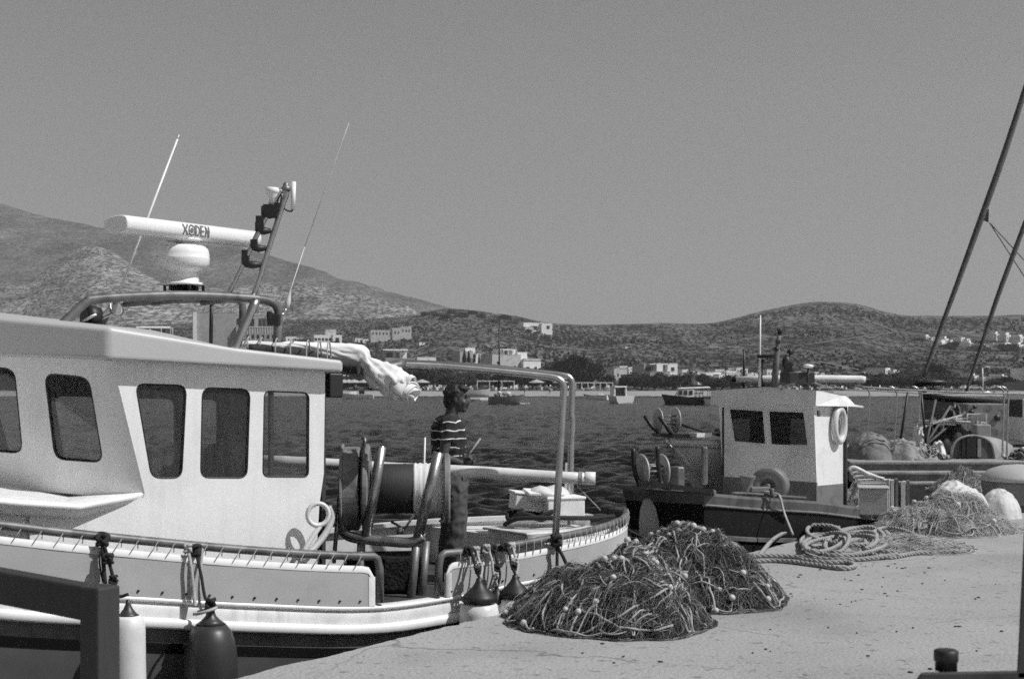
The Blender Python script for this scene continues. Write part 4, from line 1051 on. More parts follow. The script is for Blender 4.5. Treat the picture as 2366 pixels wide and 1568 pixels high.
# ------------------------------------------------------------------ the fisherman
MX, MY = W(1042, 900, 12.42).x, 12.42; MZ = .08
def mp(x, y, r=0.0):            # point of the man's body seen at (x, y); r metres towards the camera
    p = W(x, y, 12.42); return Vector((p.x, p.y - r, p.z))
man = thing('person', 'man in a striped T-shirt and dark trousers standing on the boat deck, facing right', 'person', (MX, MY, MZ))
SKIN = M('tanned_skin', .05, .55, .1, 30); HAIR = M('dark_hair', .012, .6, .4, 40, bump=.004, bscale=90)
def remesh(mb, name, mat, parent, vox, it=6, wr=0):
    o = mb.build(name, mat, parent)
    m = o.modifiers.new('r', 'REMESH'); m.mode = 'VOXEL'; m.voxel_size = vox; m.use_smooth_shade = True
    s = o.modifiers.new('s', 'SMOOTH'); s.iterations = it; s.factor = .5
    dg = bpy.context.evaluated_depsgraph_get(); me = bpy.data.meshes.new_from_object(o.evaluated_get(dg))
    o.modifiers.clear(); o.data = me
    if wr:                      # cloth folds
        co_ = [(v.co.copy(), v.normal.copy()) for v in me.vertices]
        for v, (c_, n_) in zip(me.vertices, co_): v.co = c_ + n_ * wr * (noise.noise(Vector((c_.x * 16, c_.y * 16, c_.z * 7))) * 1.2 - abs(noise.noise(Vector((c_.x * 9 + c_.z * 9, c_.y * 9, c_.z * 11 - c_.x * 6)))) * 1.6)
    if not me.materials: me.materials.append(mat)
    return o
def cap(mb, pts, n=12):         # chain of (point, radius): a limb
    P = [Vector(p) for p, r in pts]; rr = [r for p, r in pts]
    mb.tube(P, rr, n); mb.ell(P[0], rr[0], X3, n); mb.ell(P[-1], rr[-1], X3, n)
    return mb
F, U_ = Vector((1, 0, 0)), Vector((0, 1, 0))
bd = MB()
hc = mp(1055, 922)
bd.ell(hc + Vector((-.008, 0, .02)), (.093, .074, .095)); bd.ell(hc + Vector((.03, 0, -.03)), (.070, .062, .085)); bd.ell(hc + Vector((.055, 0, -.085)), (.036, .040, .034))
bd.ell(hc + Vector((.088, 0, .03)), (.018, .045, .016)); bd.tube([hc + Vector((.085, 0, .022)), hc + Vector((.104, 0, -.012)), hc + Vector((.112, 0, -.026))], [.010, .014, .014], 8); bd.ell(hc + Vector((.104, 0, -.030)), (.014, .020, .010))
bd.ell(hc + Vector((.088, 0, -.060)), (.016, .026, .008)); bd.ell(hc + Vector((.084, 0, -.073)), (.016, .024, .008))
for sy in (-1, 1):
    bd.ell(hc + Vector((-.004, sy * .076, -.008)), (.024, .010, .034), (Vector((.95, sy * -.2, .2)).normalized(), Vector((.2, sy * 1, 0)).normalized(), ZZ)); bd.ell(hc + Vector((.060, sy * .042, -.030)), (.026, .02, .022))
cap(bd, [(mp(1046, 935), .056), (mp(1044, 952), .056), (mp(1040, 968), .066)])
for r_, s_ in ((.19, 1), (-.19, -1)):
    sh = mp(1038, 977, r_ * .9); el = mp(1028, 1052, r_ * 1.2); wr = mp(1066, 1068, r_ * .75); 
    cap(bd, [(mp(1040, 972, r_ * .4), .055), (sh, .058), (sh + (el - sh) * .45, .050), (el, .040), (el + (wr - el) * .4, .040), (wr, .027)])
    hd = wr + Vector((.05, 0, .01)); bd.ell(hd, (.045, .018, .038))
    for k in range(4):              # four fingers closing on the stick, and a thumb
        b_ = hd + Vector((.035 - .002 * k, -s_ * .006, .024 - .017 * k)); L_ = (.030, .034, .031, .024)[k]
        bd.tube([b_, b_ + Vector((L_, -s_ * -.004, -.004)), b_ + Vector((L_ + .008, s_ * -.024, -.012)), b_ + Vector((L_ * .5, s_ * -.034, -.014))], [.009, .009, .0085, .0075], 7)
    bd.tube([hd + Vector((-.012, -s_ * .008, .028)), hd + Vector((.018, -s_ * .022, .040)), hd + Vector((.040, -s_ * .03, .034))], [.011, .010, .008], 7)
# trunk and legs
bd.tube([mp(1040, 968), mp(1036, 985), mp(1035, 1010), mp(1034, 1040), mp(1033, 1065), mp(1034, 1090)], [.09, .13, .14, .135, .13, .14], 16)
for r_ in (.095, -.095):
    cap(bd, [(mp(1036, 1090, r_), .095), (mp(1038, 1130, r_), .088), (mp(1036, 1210, r_), .060), (mp(1035, 1240, r_), .056), (mp(1028, 1300, r_), .042), (Vector((mp(1028, 0).x, MY - r_, MZ + .07)), .038)])
    ft = Vector((mp(1030, 0).x, MY - r_, MZ + .035)); bd.ell(ft + Vector((.06, 0, 0)), (.13, .045, .036))
remesh(bd, 'body', SKIN, man, .007, 4)
# hair
hr = MB(); hr.ell(hc + Vector((-.018, 0, .045)), (.098, .083, .083)); hr.ell(hc + Vector((-.062, 0, -.01)), (.058, .070, .085)); hr.ell(hc + Vector((.045, 0, .095)), (.055, .068, .034)); hr.ell(hc + Vector((.078, 0, .088)), (.03, .05, .026))
for i in range(90):
    a_ = random.uniform(0, 6.28); e_ = random.uniform(.1, 1.4); d = Vector((math.cos(a_) * math.cos(e_), math.sin(a_) * math.cos(e_), math.sin(e_)))
    if d.x > .5 and d.z < .45: continue
    hr.ell(hc + Vector((-.02 + d.x * .095, d.y * .080, .045 + d.z * .080)), random.uniform(.009, .014), X3, 6)
for sy in (-1, 1): hr.ell(hc + Vector((.008, sy * .070, .015)), (.022, .012, .04))
remesh(hr, 'hair', HAIR, man, .007, 2)
mo = MB(); mo.ell(hc + Vector((.098, 0, -.047)), (.013, .036, .009)); mo.ell(hc + Vector((.082, -.02, .034)), (.018, .022, .006)); mo.ell(hc + Vector((.082, .02, .034)), (.018, .022, .006)); mo.build('moustache_and_brows', HAIR, man)
ey = MB()
for sy in (-1, 1): ey.ell(hc + Vector((.082, sy * .030, .016)), (.009, .012, .008))
ey.build('eyes', BLACK, man)
# shirt with pale stripes, trousers, belt
def stripe_mat():
    m = bpy.data.materials.new('striped_cotton'); m.use_nodes = True; t = m.node_tree; b = t.nodes['Principled BSDF']; L = t.links.new
    tc = t.nodes.new('ShaderNodeTexCoord'); sp = t.nodes.new('ShaderNodeSeparateXYZ'); L(tc.outputs['Object'], sp.inputs[0])
    n = t.nodes.new('ShaderNodeTexNoise'); n.inputs['Scale'].default_value = 5; L(tc.outputs['Object'], n.inputs['Vector'])
    def op(o, x, y=None):
        q = t.nodes.new('ShaderNodeMath'); q.operation = o
        for i, k in enumerate((x, y)):
            if k is None: continue
            if isinstance(k, (int, float)): q.inputs[i].default_value = k
            else: L(k, q.inputs[i])
        return q.outputs[0]
    z = op('ADD', sp.outputs[2], op('MULTIPLY', op('SUBTRACT', n.outputs['Fac'], .5), .07))
    fr = op('FRACT', op('MULTIPLY', z, 1 / .072))
    n2 = t.nodes.new('ShaderNodeTexNoise'); n2.inputs['Scale'].default_value = 9; L(tc.outputs['Object'], n2.inputs['Vector'])
    st = op('MULTIPLY', op('LESS_THAN', fr, .13), op('GREATER_THAN', n2.outputs['Fac'], .40))
    v = op('ADD', op('MULTIPLY', st, .68), .016)
    cb = t.nodes.new('ShaderNodeCombineColor')
    for i in range(3): L(v, cb.inputs[i])
    L(cb.outputs[0], b.inputs['Base Color']); b.inputs['Roughness'].default_value = .9
    return m
STRIPE = stripe_mat()
sm = MB()
sm.tube([mp(1041, 960), mp(1039, 972), mp(1036, 988), mp(1036, 1010), mp(1037, 1035), mp(1036, 1058), mp(1034, 1078)], [.075, .125, .155, .158, .152, .145, .140], 18)
for r_ in (.19, -.19):
    sh = mp(1038, 977, r_ * .9); el = mp(1028, 1052, r_ * 1.2); sm.ell(sh, .07); sm.tube([mp(1040, 974, r_ * .3), sh, sh + (el - sh) * .55], [.075, .074, .072], 12)
remesh(sm, 'shirt', STRIPE, man, .009, 5, .009)
tr = MB(); TROU = M('dark_work_trousers', .085, .9, .25, 6, fine=.2, fscale=40, bump=.008, bscale=6, spec=.1)
tr.tube([mp(1033, 1068), mp(1034, 1085), mp(1040, 1105), mp(1044, 1135)], [.142, .155, .165, .15], 16)
for r_ in (.09, -.09):
    cap(tr, [(mp(1042, 1095, r_), .115), (mp(1048, 1130, r_), .122), (mp(1050, 1180, r_), .118), (mp(1048, 1230, r_), .112), (mp(1040, 1290, r_), .105), (Vector((mp(1032, 0).x, MY - r_, MZ + .10)), .085)])
remesh(tr, 'trousers', TROU, man, .01, 5, .009)
mb = MB(); mb.lathe([(.150, -.02), (.156, -.02), (.156, .02), (.150, .02)], mp(1034, 1068), (0, 0, 1), 20); mb.build('belt', BLACK, man)
mb = MB(); mb.box(mp(1066, 1068, .02), (.05, .10, .045)); mb.build('pouch', WEBBING, man, bevel=.008)
t = thing('thin_stick', 'thin pale stick held up slantwise by the standing man', 'stick', mp(1088, 1042, .08))
mb = MB(); mb.tube([mp(1072, 1068, .10), mp(1090, 1040, .10), mp(1111, 1011, .10)], .007, 6); mb.build('stick', ROPE, t)

# ------------------------------------------------------------------ foreground: wooden railing and a dark metal frame
t = thing('wooden_railing', 'dark wooden railing with a square end post in front of the white boat', 'railing', (W(215, 895, 4.6).x, 4.6, 0))
rx = Vector((.965, -.05, 0)); 
pa = W(212, 1350, 4.6); axr = rotz(R(-28))
top = EYE - (1352 - 895) / FPX * 4.6
mb = MB(); mb.box(Vector((W(231, 0, 4.6).x, 4.6, top / 2)), (.082, .10, top), axr); mb.build('post', WOODDARK, t, bevel=.008)
A = Vector((W(207, 0, 4.6).x, 4.6 + .02, top - .058)); dirr = Vector((-.995, .10, .0)).normalized()
dz = .055
p0 = A + axr[0] * .0; p1_ = A + axr[0] * -1.6 + Vector((0, 0, .11))
ax_ = (p1_ - p0).normalized(); ay_ = Vector((-ax_.y, ax_.x, 0)).normalized(); az_ = ax_.cross(ay_)
mb = MB(); mb.box((p0 + p1_) / 2, ((p1_ - p0).length, .07, .112), (ax_, ay_, az_)); mb.build('top_rail', WOODDARK, t, bevel=.008)
p0 = p0 - ZZ * (top - .16); p1_ = p1_ - ZZ * (top - .16); mb = MB(); mb.box((p0 + p1_) / 2, ((p1_ - p0).length, .06, .09), (ax_, ay_, az_)); mb.build('bottom_rail', WOODDARK, t, bevel=.008)
q_ = A + axr[0] * -1.62 + Vector((0, 0, .11 + .058)); mb = MB(); mb.box(Vector((q_.x, q_.y, q_.z / 2)), (.082, .10, q_.z), axr); mb.build('post', WOODDARK, t, bevel=.008)

IRON = M('dark_painted_iron', .05, .5, .3, 8, stain=.3, stscale=10)
t = thing('metal_stand', 'dark metal frame with a stubby black knob at the lower right corner', 'metal frame', W(2250, 1568, 3.2) - ZZ * .0)
Zf = 3.4
mb = MB(); mb.hexa([W(2096, 1600, Zf), W(2480, 1600, Zf), W(2480, 1600, Zf + .09), W(2096, 1600, Zf + .09)], [W(2128, 1552, Zf), W(2480, 1546, Zf), W(2480, 1546, Zf + .09), W(2128, 1552, Zf + .09)]); mb.build('cross_bar', IRON, t, bevel=.006)
mb = MB(); mb.hexa([W(2349, 1568, Zf), W(2420, 1568, Zf), W(2420, 1568, Zf + .06), W(2349, 1568, Zf + .06)], [W(2374, 1060, Zf), W(2444, 1060, Zf), W(2444, 1060, Zf + .06), W(2374, 1060, Zf + .06)]); mb.build('upright', IRON, t, bevel=.004)
mb = MB(); c = W(2186, 1548, Zf + .04); mb.lathe([(.026, 0), (.026, .022), (.029, .024), (.029, .048), (.024, .051), (0, .051)], c, (0, 0, 1), 4 * 3); mb.build('knob', BLACK, t)
for x in (2160, 2392):
    c = W(x, 1570, Zf + .05); mb = MB(); mb.box(Vector((c.x, c.y, (c.z) / 2)), (.05, .05, c.z)); mb.build('leg', IRON, t, bevel=.004)
# ------------------------------------------------------------------ the small dark-hulled boat moored beyond the net heaps
def boat_frame(O, ang):
    d = Vector((math.sin(ang), math.cos(ang), 0)); n = Vector((math.cos(ang), -math.sin(ang), 0))
    return (lambda t, s, z: O + d * t + n * s + ZZ * z), d, n
A2 = R(37)
O2 = Vector((2.16, 15.2, 0))
b2, D2, N2 = boat_frame(O2, A2)
def PL2(n): return Plane(O2 + N2 * n, D2, ZZ)
def FR2(t): return Plane(O2 + D2 * t, N2, ZZ)          # plane across the boat
DISC = M('galvanised_disc', .45, .5, .2, 8, metal=.2, stain=.3, stscale=8)
GUNW = M('dark_gunwale_paint', .13, .5, .25, 3, stain=.3, stscale=5, spec=.2)
GREYPAINT = M('grey_cabin_paint', .80, .55, .10, 2, stain=.12, stscale=3, fine=.05, fscale=60)
MIDGREY = M('mid_grey_paint', .17, .5, .2, 3, stain=.3, stscale=5)
DARKHULL = M('dark_tarred_hull', .013, .75, .25, 3, stain=.3, stscale=4, spec=.15)
CAB2 = M('white_cabin_side', .78, .5, .06, 2, stain=.14, stscale=4)
small = thing('fishing_boat', 'small dark-hulled fishing boat with a grey and white cabin behind the net heaps', 'fishing boat', b2(2.4, -.62, WATERZ))
C2 = -.62
H2 = [(0, .50), (.6, .60), (1.4, .66), (2.4, .68), (3.6, .66), (4.6, .58), (5.4, .42)]
ZG2 = [(0, .625), (1, .515), (2.4, .385), (3.6, .24), (4.75, .11), (5.4, .10)]
def band2(levels, closed_bow=True):
    mb = MB(); rows = []
    ts = [i * .18 for i in range(31)]
    for sd in (1, -1):
        rings = []
        for t_ in ts: rings.append([b2(t_ + (dt if t_ < .01 else dt * max(0, 1 - t_)), C2 + sd * lerp_tab(H2, t_) * k, lerp_tab(ZG2, t_) + dz if za is None else za) for dz, k, za, dt in levels])
        mb.loft(rings, smooth=False); rows.append(rings)
    for e in (0, -1):
        a, b = rows[0][e], rows[1][e]; mb.loft([a, b], smooth=False)
    return mb
band2([(0, .93, None, .02), (.0, 1.02, None, -.02), (-.03, 1.04, None, -.03), (-.13, 1.0, None, 0)]).build('gunwale', GUNW, small)
band2([(-.13, 1.0, None, 0), (-.46, .93, None, .05)]).build('hull', DARKHULL, small)
band2([(-.45, .94, None, .04), (-.46, .97, None, .01), (-.50, .97, None, .01), (-.51, .93, None, .05)]).build('chine_rail', GUNW, small)
band2([(-.51, .93, None, .05), (0, .80, -.6, .22), (0, .7, -.95, .3), (0, .1, -1.2, .5)]).build('hull_bottom', DARKHULL, small)
mb = MB(); mb.loft([[b2(t_, C2 - lerp_tab(H2, t_) * .95, lerp_tab(ZG2, t_) - .10), b2(t_, C2 + lerp_tab(H2, t_) * .95, lerp_tab(ZG2, t_) - .10)] for t_ in [i * .27 for i in range(21)]]); mb.build('deck', STRAKE, small)
for sd in (1, -1):
    mb = MB(); mb.tube([b2(t_ - .03 * (t_ < .01), C2 + sd * lerp_tab(H2, t_) * 1.01, lerp_tab(ZG2, t_) - .135) for t_ in [i * .27 for i in range(21)]], .016, 6); mb.build('rub_line', MIDGREY, small)
# cabin
tc = FR2(2.5); cs = PL2(-.02)
def q2(pl, pts, r): return roundpoly([pl.pq(*p) for p in pts], r)
fo2 = [tc.pq(1670, 1120), tc.pq(1887, 1160), tc.pq(1880, 925), tc.pq(1659, 912)]
fw_ = [q2(tc, [(1697, 1020), (1770, 1026), (1764, 948), (1685, 943)], .02), q2(tc, [(1782, 1027), (1868, 1031), (1858, 951), (1776, 948)], .02)]
zb_ = tc.pq(1780, 1105)[1]
nl, nr = fo2[0][0], fo2[1][0]
def seam(p): return zb_ + (p - nl) * -.02
mb = MB(); mb.panel(tc, [(nl, seam(nl)), (nr, seam(nr)), fo2[2], fo2[3]], fw_, .03); mb.build('cabin_front', GREYPAINT, small)
mb = MB(); mb.panel(tc, [(nl, .1), (nr, .1), (nr, seam(nr)), (nl, seam(nl))], (), .03, .004); mb.build('cabin_base', MIDGREY, small)
for l in fw_:
    g = MB(); g.panel(tc, l, (), .006, -.012); w_ = g.build('window', DARKGLASS, small)
    k = MB(); k.tube([tc.w(p[0], p[1], .002) for p in l], .010, 5, closed=True); k.build('window_seal', GREYPAINT, w_)
sa = cs.pq(1885, 1000)[0]; sb = cs.pq(1955, 1000)[0]
so_ = [cs.pq(1886, 1122), cs.pq(1952, 1116), cs.pq(1960, 930), cs.pq(1881, 922)]
mb = MB(); mb.panel(cs, so_, [q2(cs, [(1888, 962), (1896, 962), (1896, 948), (1888, 948)], .0)], .03); mb.build('cabin_side', CAB2, small)
mb = MB(); mb.panel(cs, [(so_[0][0], .05), (so_[1][0], .05), so_[1], so_[0]], (), .03, .004); mb.build('cabin_base', MIDGREY, small)
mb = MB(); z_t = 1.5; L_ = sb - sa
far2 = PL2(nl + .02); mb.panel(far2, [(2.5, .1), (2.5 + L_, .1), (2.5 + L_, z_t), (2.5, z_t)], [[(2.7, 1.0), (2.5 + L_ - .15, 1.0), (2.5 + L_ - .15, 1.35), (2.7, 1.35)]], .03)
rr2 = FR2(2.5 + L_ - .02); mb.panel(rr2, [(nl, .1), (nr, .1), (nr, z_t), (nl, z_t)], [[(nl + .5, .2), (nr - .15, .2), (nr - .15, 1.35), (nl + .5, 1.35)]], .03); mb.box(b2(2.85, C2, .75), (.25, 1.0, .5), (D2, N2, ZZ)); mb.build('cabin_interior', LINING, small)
rt = [tc.pq(1648, 938), tc.pq(1884, 940)]
z1_, z2_ = tc.pq(1660, 935)[1], tc.pq(1660, 902)[1]
mb = MB()
def crn(t_, n_, z): return b2(t_, n_, z)
nn_ = [nl - .10, (nl * .7 + nr * .3), (nl + nr) / 2, (nl * .3 + nr * .7), nr + .045]
bow_ = [0, .03, .045, .03, 0]
lo_f = [crn(2.36, n_, z1_ + .03 * (1 - abs(i - 2) / 2)) for i, n_ in enumerate(nn_)]; hi_f = [crn(2.38, n_, z2_ + b_) for n_, b_ in zip(nn_, bow_)]
lo_b = [crn(2.5 + L_ + .10, n_, z1_ - .02) for n_ in nn_]; hi_b = [crn(2.5 + L_ - .1, n_, z2_ - .05 + b_) for n_, b_ in zip(nn_, bow_)]
mb.loft([lo_f, hi_f, hi_b, lo_b, lo_f], smooth=False)
mb.add([lo_f[0], hi_f[0], hi_b[0], lo_b[0]], [(0, 1, 2, 3)])
mb.build('cabin_roof', GREYPAINT, small)
mb = MB(); e_ = nr + .045
mb.add([crn(2.36, e_ + .005, z1_), crn(2.38, e_ + .005, z2_), crn(2.5 + L_ - .1, e_ - .02, z2_ - .05), crn(2.5 + L_ + .12, e_ + .03, z1_ - .02)], [(0, 1, 2, 3)]); mb.build('roof_side', CAB2, small)
mb = MB(); mb.tube([b2(2.5 + L_, nr + .02, z1_ + .0), b2(2.5 + L_ + .36, nr + .05, z1_ - .03)], .016, 8); mb.build('roof_spout', VINYL, small)
# winch wheel in front of the cabin
wc = W(1775, 1122, 16.9); wx = (D2 * -.75 + N2 * .66).normalized(); wx = Vector((-.35, -.93, 0)).normalized()
mb = MB(); mb.lathe([(.20, -.26), (.215, -.24), (.22, 0), (.20, .02), (.09, .025), (.075, -.05), (.03, -.05), (.03, .05), (0, .05)], wc, wx, 30); mb.build('winch_wheel', MIDGREY, small)
mb = MB(); c = W(1728, 1118, 16.4); mb.lathe([(.08, -.07), (.06, -.03), (.055, .04), (.09, .10), (.09, .13)], c - ZZ * .03, ZZ, 16); mb.box(c + Vector((.13, 0, -.06)), (.24, .1, .06), rotz(.3)); mb.build('capstan', MIDGREY, small, bevel=.01)
mb = MB(); mb.tube(spline([W(1690, 1139, 15.9), W(1740, 1141, 16.0), W(1800, 1146, 16.1), W(1860, 1150, 16.4)], 4), .018, 6); mb.lathe([(.035, -.05), (.02, 0), (.035, .05)], W(1783, 1138, 16), ZZ, 10); mb.build('deck_cleat', GUNW, small)
# bow net roller
mb = MB(); mb.hexa([W(1476, 1120, 15.5), W(1650, 1142, 15.2), W(1655, 1142, 16.0), W(1480, 1120, 16.2)], [W(1474, 1108, 15.5), W(1648, 1130, 15.2), W(1655, 1132, 16.0), W(1480, 1110, 16.2)]); mb.build('bow_platform', GUNW, small)
for pts in ([(1463, 1036, 15.7), (1466, 1085, 15.7), (1478, 1122, 15.7)], [(1519, 1031, 15.6), (1521, 1075, 15.6), (1528, 1118, 15.6), (1540, 1126, 15.5)]):
    mb = MB(); mb.tube(spline([W(*p) for p in pts], 4), .026, 8); mb.build('roller_post', BLACK, small)
ra2 = Vector((.93, .36, 0)).normalized(); rc2 = W(1508, 1088, 15.75)
for dx, r in ((-.135, .19), (.115, .19)):
    mb = MB(); mb.lathe([(.02, -.012), (r - .01, -.012), (r, 0), (r - .01, .012), (.02, .012)], rc2 + ra2 * dx, ra2, 28); mb.build('roller_disc', DISC, small)
mb = MB()
for k in range(7): a_ = k * .9; mb.tube([rc2 + ra2 * -.13 + Vector((ra2.y, -ra2.x, 0)) * .07 * math.cos(a_) + ZZ * .07 * math.sin(a_), rc2 + ra2 * .115 + Vector((ra2.y, -ra2.x, 0)) * .07 * math.cos(a_) + ZZ * .07 * math.sin(a_)], .012, 6)
mb.build('roller_bars', DULLSTEEL, small)
mb = MB(); mb.box(W(1565, 1105, 16.3), (.10, .16, .28), rotz(.5)); mb.build('hauler_motor', DULLSTEEL, small, bevel=.02); mb = MB(); mb.box(W(1628, 1075, 16.8), (.07, .07, .45)); mb.build('hauler_post', DULLSTEEL, small, bevel=.02)
# mast, whip, dome
mb = MB(); mb.tube([W(1789, 895, 17.2), W(1793, 840, 17.2), W(1798, 790, 17.2), W(1802, 766, 17.2)], [.042, .038, .026, .022], 10); m2_ = mb.build('mast', MIDGREY, small)
mb = MB(); mb.tube([W(1750, 823, 17.2), W(1795, 824, 17.2)], .022, 8); mb.build('mast_arm', BLACK, m2_)
mb = MB(); mb.lathe([(.03, 0), (.03, .06), (.02, .07)], W(1802, 772, 17.2), ZZ, 10); mb.build('mast_light', BLACK, m2_); mb = MB(); mb.ell(W(1794, 806, 17.15), .032); mb.box(W(1797, 790, 17.15), (.05, .05, .04)); mb.build('mast_light', BLACK, m2_)
mb = MB(); mb.tube([W(1755, 893, 17.2), W(1756, 800, 17.2), W(1757, 728, 17.2)], [.02, .012, .008], 8); mb.build('whip_antenna', WHITE, small)
mb = MB(); mb.lathe([(.05, 0), (.02, .10), (.025, .26), (.045, .30), (.045, .33)], W(1758, 893, 17.3), ZZ, 10); mb.build('antenna_mount', BLACK, small)
mb = MB(); mb.box(W(1842, 872, 17.5), (.35, .25, .13), rotz(.3)); mb.box(W(1820, 855, 17.5), (.10, .1, .2)); mb.ell(W(1817, 838, 17.5), (.06, .05, .09)); mb.tube([W(1826, 860, 17.5), W(1825, 815, 17.5)], .014, 6); mb.ell(W(1825, 812, 17.5), .035); mb.build('deck_gear', BLACK, small, bevel=.02)
mb = MB(); mb.lathe([(.0, .0), (.06, .008), (.072, .022), (.05, .042), (0, .05)], W(1867, 850, 17.4), ZZ, 18); d_ = mb.build('antenna_dome', GELCOAT, small)
mb = MB(); mb.tube([W(1866, 905, 17.4), W(1867, 850, 17.4)], .010, 8); mb.build('dome_stem', BLACK, d_)
mb = MB()
for a_, b_ in (((1805, 900, 17.3), (1835, 862, 17.6)), ((1840, 868, 17.4), (1925, 900, 17.6)), ((1860, 880, 17.5), (1880, 870, 18.2)), ((1890, 903, 17.7), (1925, 905, 17.9))): mb.tube([W(*a_), W(*b_)], .010, 5)
mb.build('roof_wires', DULLSTEEL, small)
t = thing('lifebuoy', 'white ring lifebuoy hanging on the sunlit side of the small boat cabin', 'lifebuoy', cs.hit(1932, 982))
c = cs.hit(1930, 982) + N2 * .055; mb = MB(); mb.tube([c + D2 * .14 * math.cos(a) + ZZ * .20 * math.sin(a) for a in [k * math.pi / 14 for k in range(28)]], .043, 10, closed=True); mb.build('ring', STRAKE, t)
mb = MB(); mb.tube([c + ZZ * .2, c + ZZ * .3 - N2 * .03], .008, 5); mb.build('hanging_cord', TWINE, t)
t = thing('fender', 'pale round fender under the bow net roller of the small boat', 'fender', W(1508, 1230, 15.6))
mb = MB(); mb.lathe([(0, -.55), (.08, -.52), (.125, -.42), (.13, -.30), (.115, -.15), (.08, -.05), (.04, 0), (.03, .06)], W(1503, 1142, 15.75), ZZ, 18); mb.build('fender_body', ROOFGREY, t)
t = thing('mooring_rope', 'pale thin mooring line from the small boat deck down to the quay', 'rope', W(1830, 1232, 15.9))
ropeline(t, [W(1765, 1135, 16.2), W(1795, 1141, 16.1), W(1803, 1150, 16.0), W(1812, 1185, 15.9), W(1832, 1235, 15.7)], .014, ROPE)
t = thing('mooring_rope', 'dark slack mooring line from the white boat stern across the water to the small boat', 'rope', W(1550, 1260, 15))
ropeline(t, [W(1440, 1218, 14), W(1500, 1245, 14.3), W(1600, 1268, 14.8), W(1700, 1280, 15.2), W(1790, 1285, 15.4)], .012, BLACKROPE)
mb = MB(); c = W(2017, 1156, 18.3); bx = rotz(R(-12))
mb.box(c, (.36, .4, .33), bx); mb.box(c + ZZ * .175, (.39, .43, .025), bx); o_ = mb.build('fish_crate', ROOFGREY, None, bevel=.02); tag(o_, 'grey covered fish crate on the stern of the small boat, behind the pale net heap', 'crate')
t = thing('board_stack', 'bundle of pale upright boards beside the grey crate on the small boat stern', 'boards', W(2075, 1180, 18.8))
rn = random.Random(4)
for k in range(6):
    c = W(2053 + k * 9, 1142 + rn.uniform(-4, 4), 18.6 + k * .06); mb = MB(); mb.box(c, (.035, .22, .38), rotz(rn.uniform(-.4, .1))); mb.build('board', (ROPE, STRAKE, MIDGREY)[k % 3], t)
t = thing('net_bundle', 'pale bundle of net and plastic behind the small boat cabin', 'fishing net', W(1985, 1130, 19.2))
fb = mound_fn(W(1985, 0, 19.4).x, 19.4, .34, .4, .42, 0, 6.6, .8, .16, -.05)
mound_mesh(fb, 12, 30).build('net_bulk', NETHEAP, t)
mb = MB()
for k in range(5): mb.tube(spline([W(1962 + k * 5, 1085 + k * 8, 19.1), W(1975 + k * 14, 1080 + k * 9, 19.1), W(2010 + k * 16, 1098 + k * 4, 19.1)], 4), .03 - .003 * k, 6)
mb.build('loose_poles', STRAKE, t)

# ------------------------------------------------------------------ a larger grey boat behind the small one
A3 = R(40); O3 = W(1546, 1011, 18.0); O3.z = 0
b3, D3, N3 = boat_frame(O3, A3)
GREYHULL = M('grey_hull_paint', .72, .5, .15, 2, stain=.2, stscale=3)
big = thing('fishing_boat', 'larger grey flared-bow fishing boat mostly hidden behind the small boat cabin', 'fishing boat', b3(1.6, 0, WATERZ))
H3 = [(0, .03), (.4, .34), (1.0, .64), (1.8, .82), (2.6, .80), (3.3, .60)]
def band3(levels):
    mb = MB(); ts = [i * .11 for i in range(31)]
    for sd in (1, -1):
        mb.loft([[b3(t_ + dt * max(0, 1 - t_ / 1.6), sd * max(.012, lerp_tab(H3, t_) * k - .10 * dt * max(0, 1 - t_ / 3)), z if abs(z) > 5 or za else z + lerp_tab([(0, 0), (2, -.14), (4, -.25), (6.2, -.25)], t_)) for z, k, dt, za in levels] for t_ in ts], smooth=True)
    return mb
band3([(1.10, .96, .05, 0), (1.12, 1.02, -.02, 0), (1.06, 1.03, -.03, 0), (1.04, 1.0, .02, 0)]).build('gunwale', STRAKE, big)
band3([(1.05, 1.0, .02, 0), (.75, .92, .45, 0), (.4, .84, .92, 0), (-.1, .74, 1.35, 1), (-.85, .62, 1.6, 1), (-1.3, .1, 1.8, 1)]).build('hull', GREYHULL, big)
mb = MB(); mb.tube([b3(.0, 0, 1.12), b3(.45, 0, .75), b3(.92, 0, .4), b3(1.35, 0, -.1), b3(1.6, 0, -.85)], .035, 8); mb.build('stem', GREYHULL, big)
mb = MB(); mb.loft([[b3(t_, -lerp_tab(H3, t_), lerp_tab([(0, 1.0), (2, .88), (4, .78), (6.2, .78)], t_)), b3(t_, lerp_tab(H3, t_), lerp_tab([(0, 1.0), (2, .88), (4, .78), (6.2, .78)], t_))] for t_ in [i * .11 for i in range(31)]]); mb.build('deck', MIDGREY, big)
mb = MB(); mb.hexa([W(1508, 1008, 17.9), W(1600, 1012, 17.9), W(1610, 1010, 18.6), W(1520, 1004, 18.6)], [W(1505, 1000, 17.9), W(1600, 1003, 17.9), W(1610, 1002, 18.6), W(1516, 997, 18.6)]); mb.build('bow_platform', BLACK, big)
ra3 = Vector((.95, .3, 0)).normalized(); rc3 = W(1540, 971, 18.1)
for x, r in ((1521, .155), (1561, .165)):
    mb = MB(); cc = W(x, 970, 18.1); mb.lathe([(.02, -.01), (r - .01, -.01), (r, 0), (r - .01, .01), (.02, .01)], cc, ra3, 26); mb.build('roller_disc', DISC, big)
mb = MB()
for k in range(6): a_ = k * 1.05; o_ = Vector((0, -.06 * math.cos(a_), .06 * math.sin(a_))); mb.tube([W(1521, 970, 18.1) + o_, W(1561, 970, 18.1) + o_], .010, 6)
mb.build('roller_bars', DULLSTEEL, big)
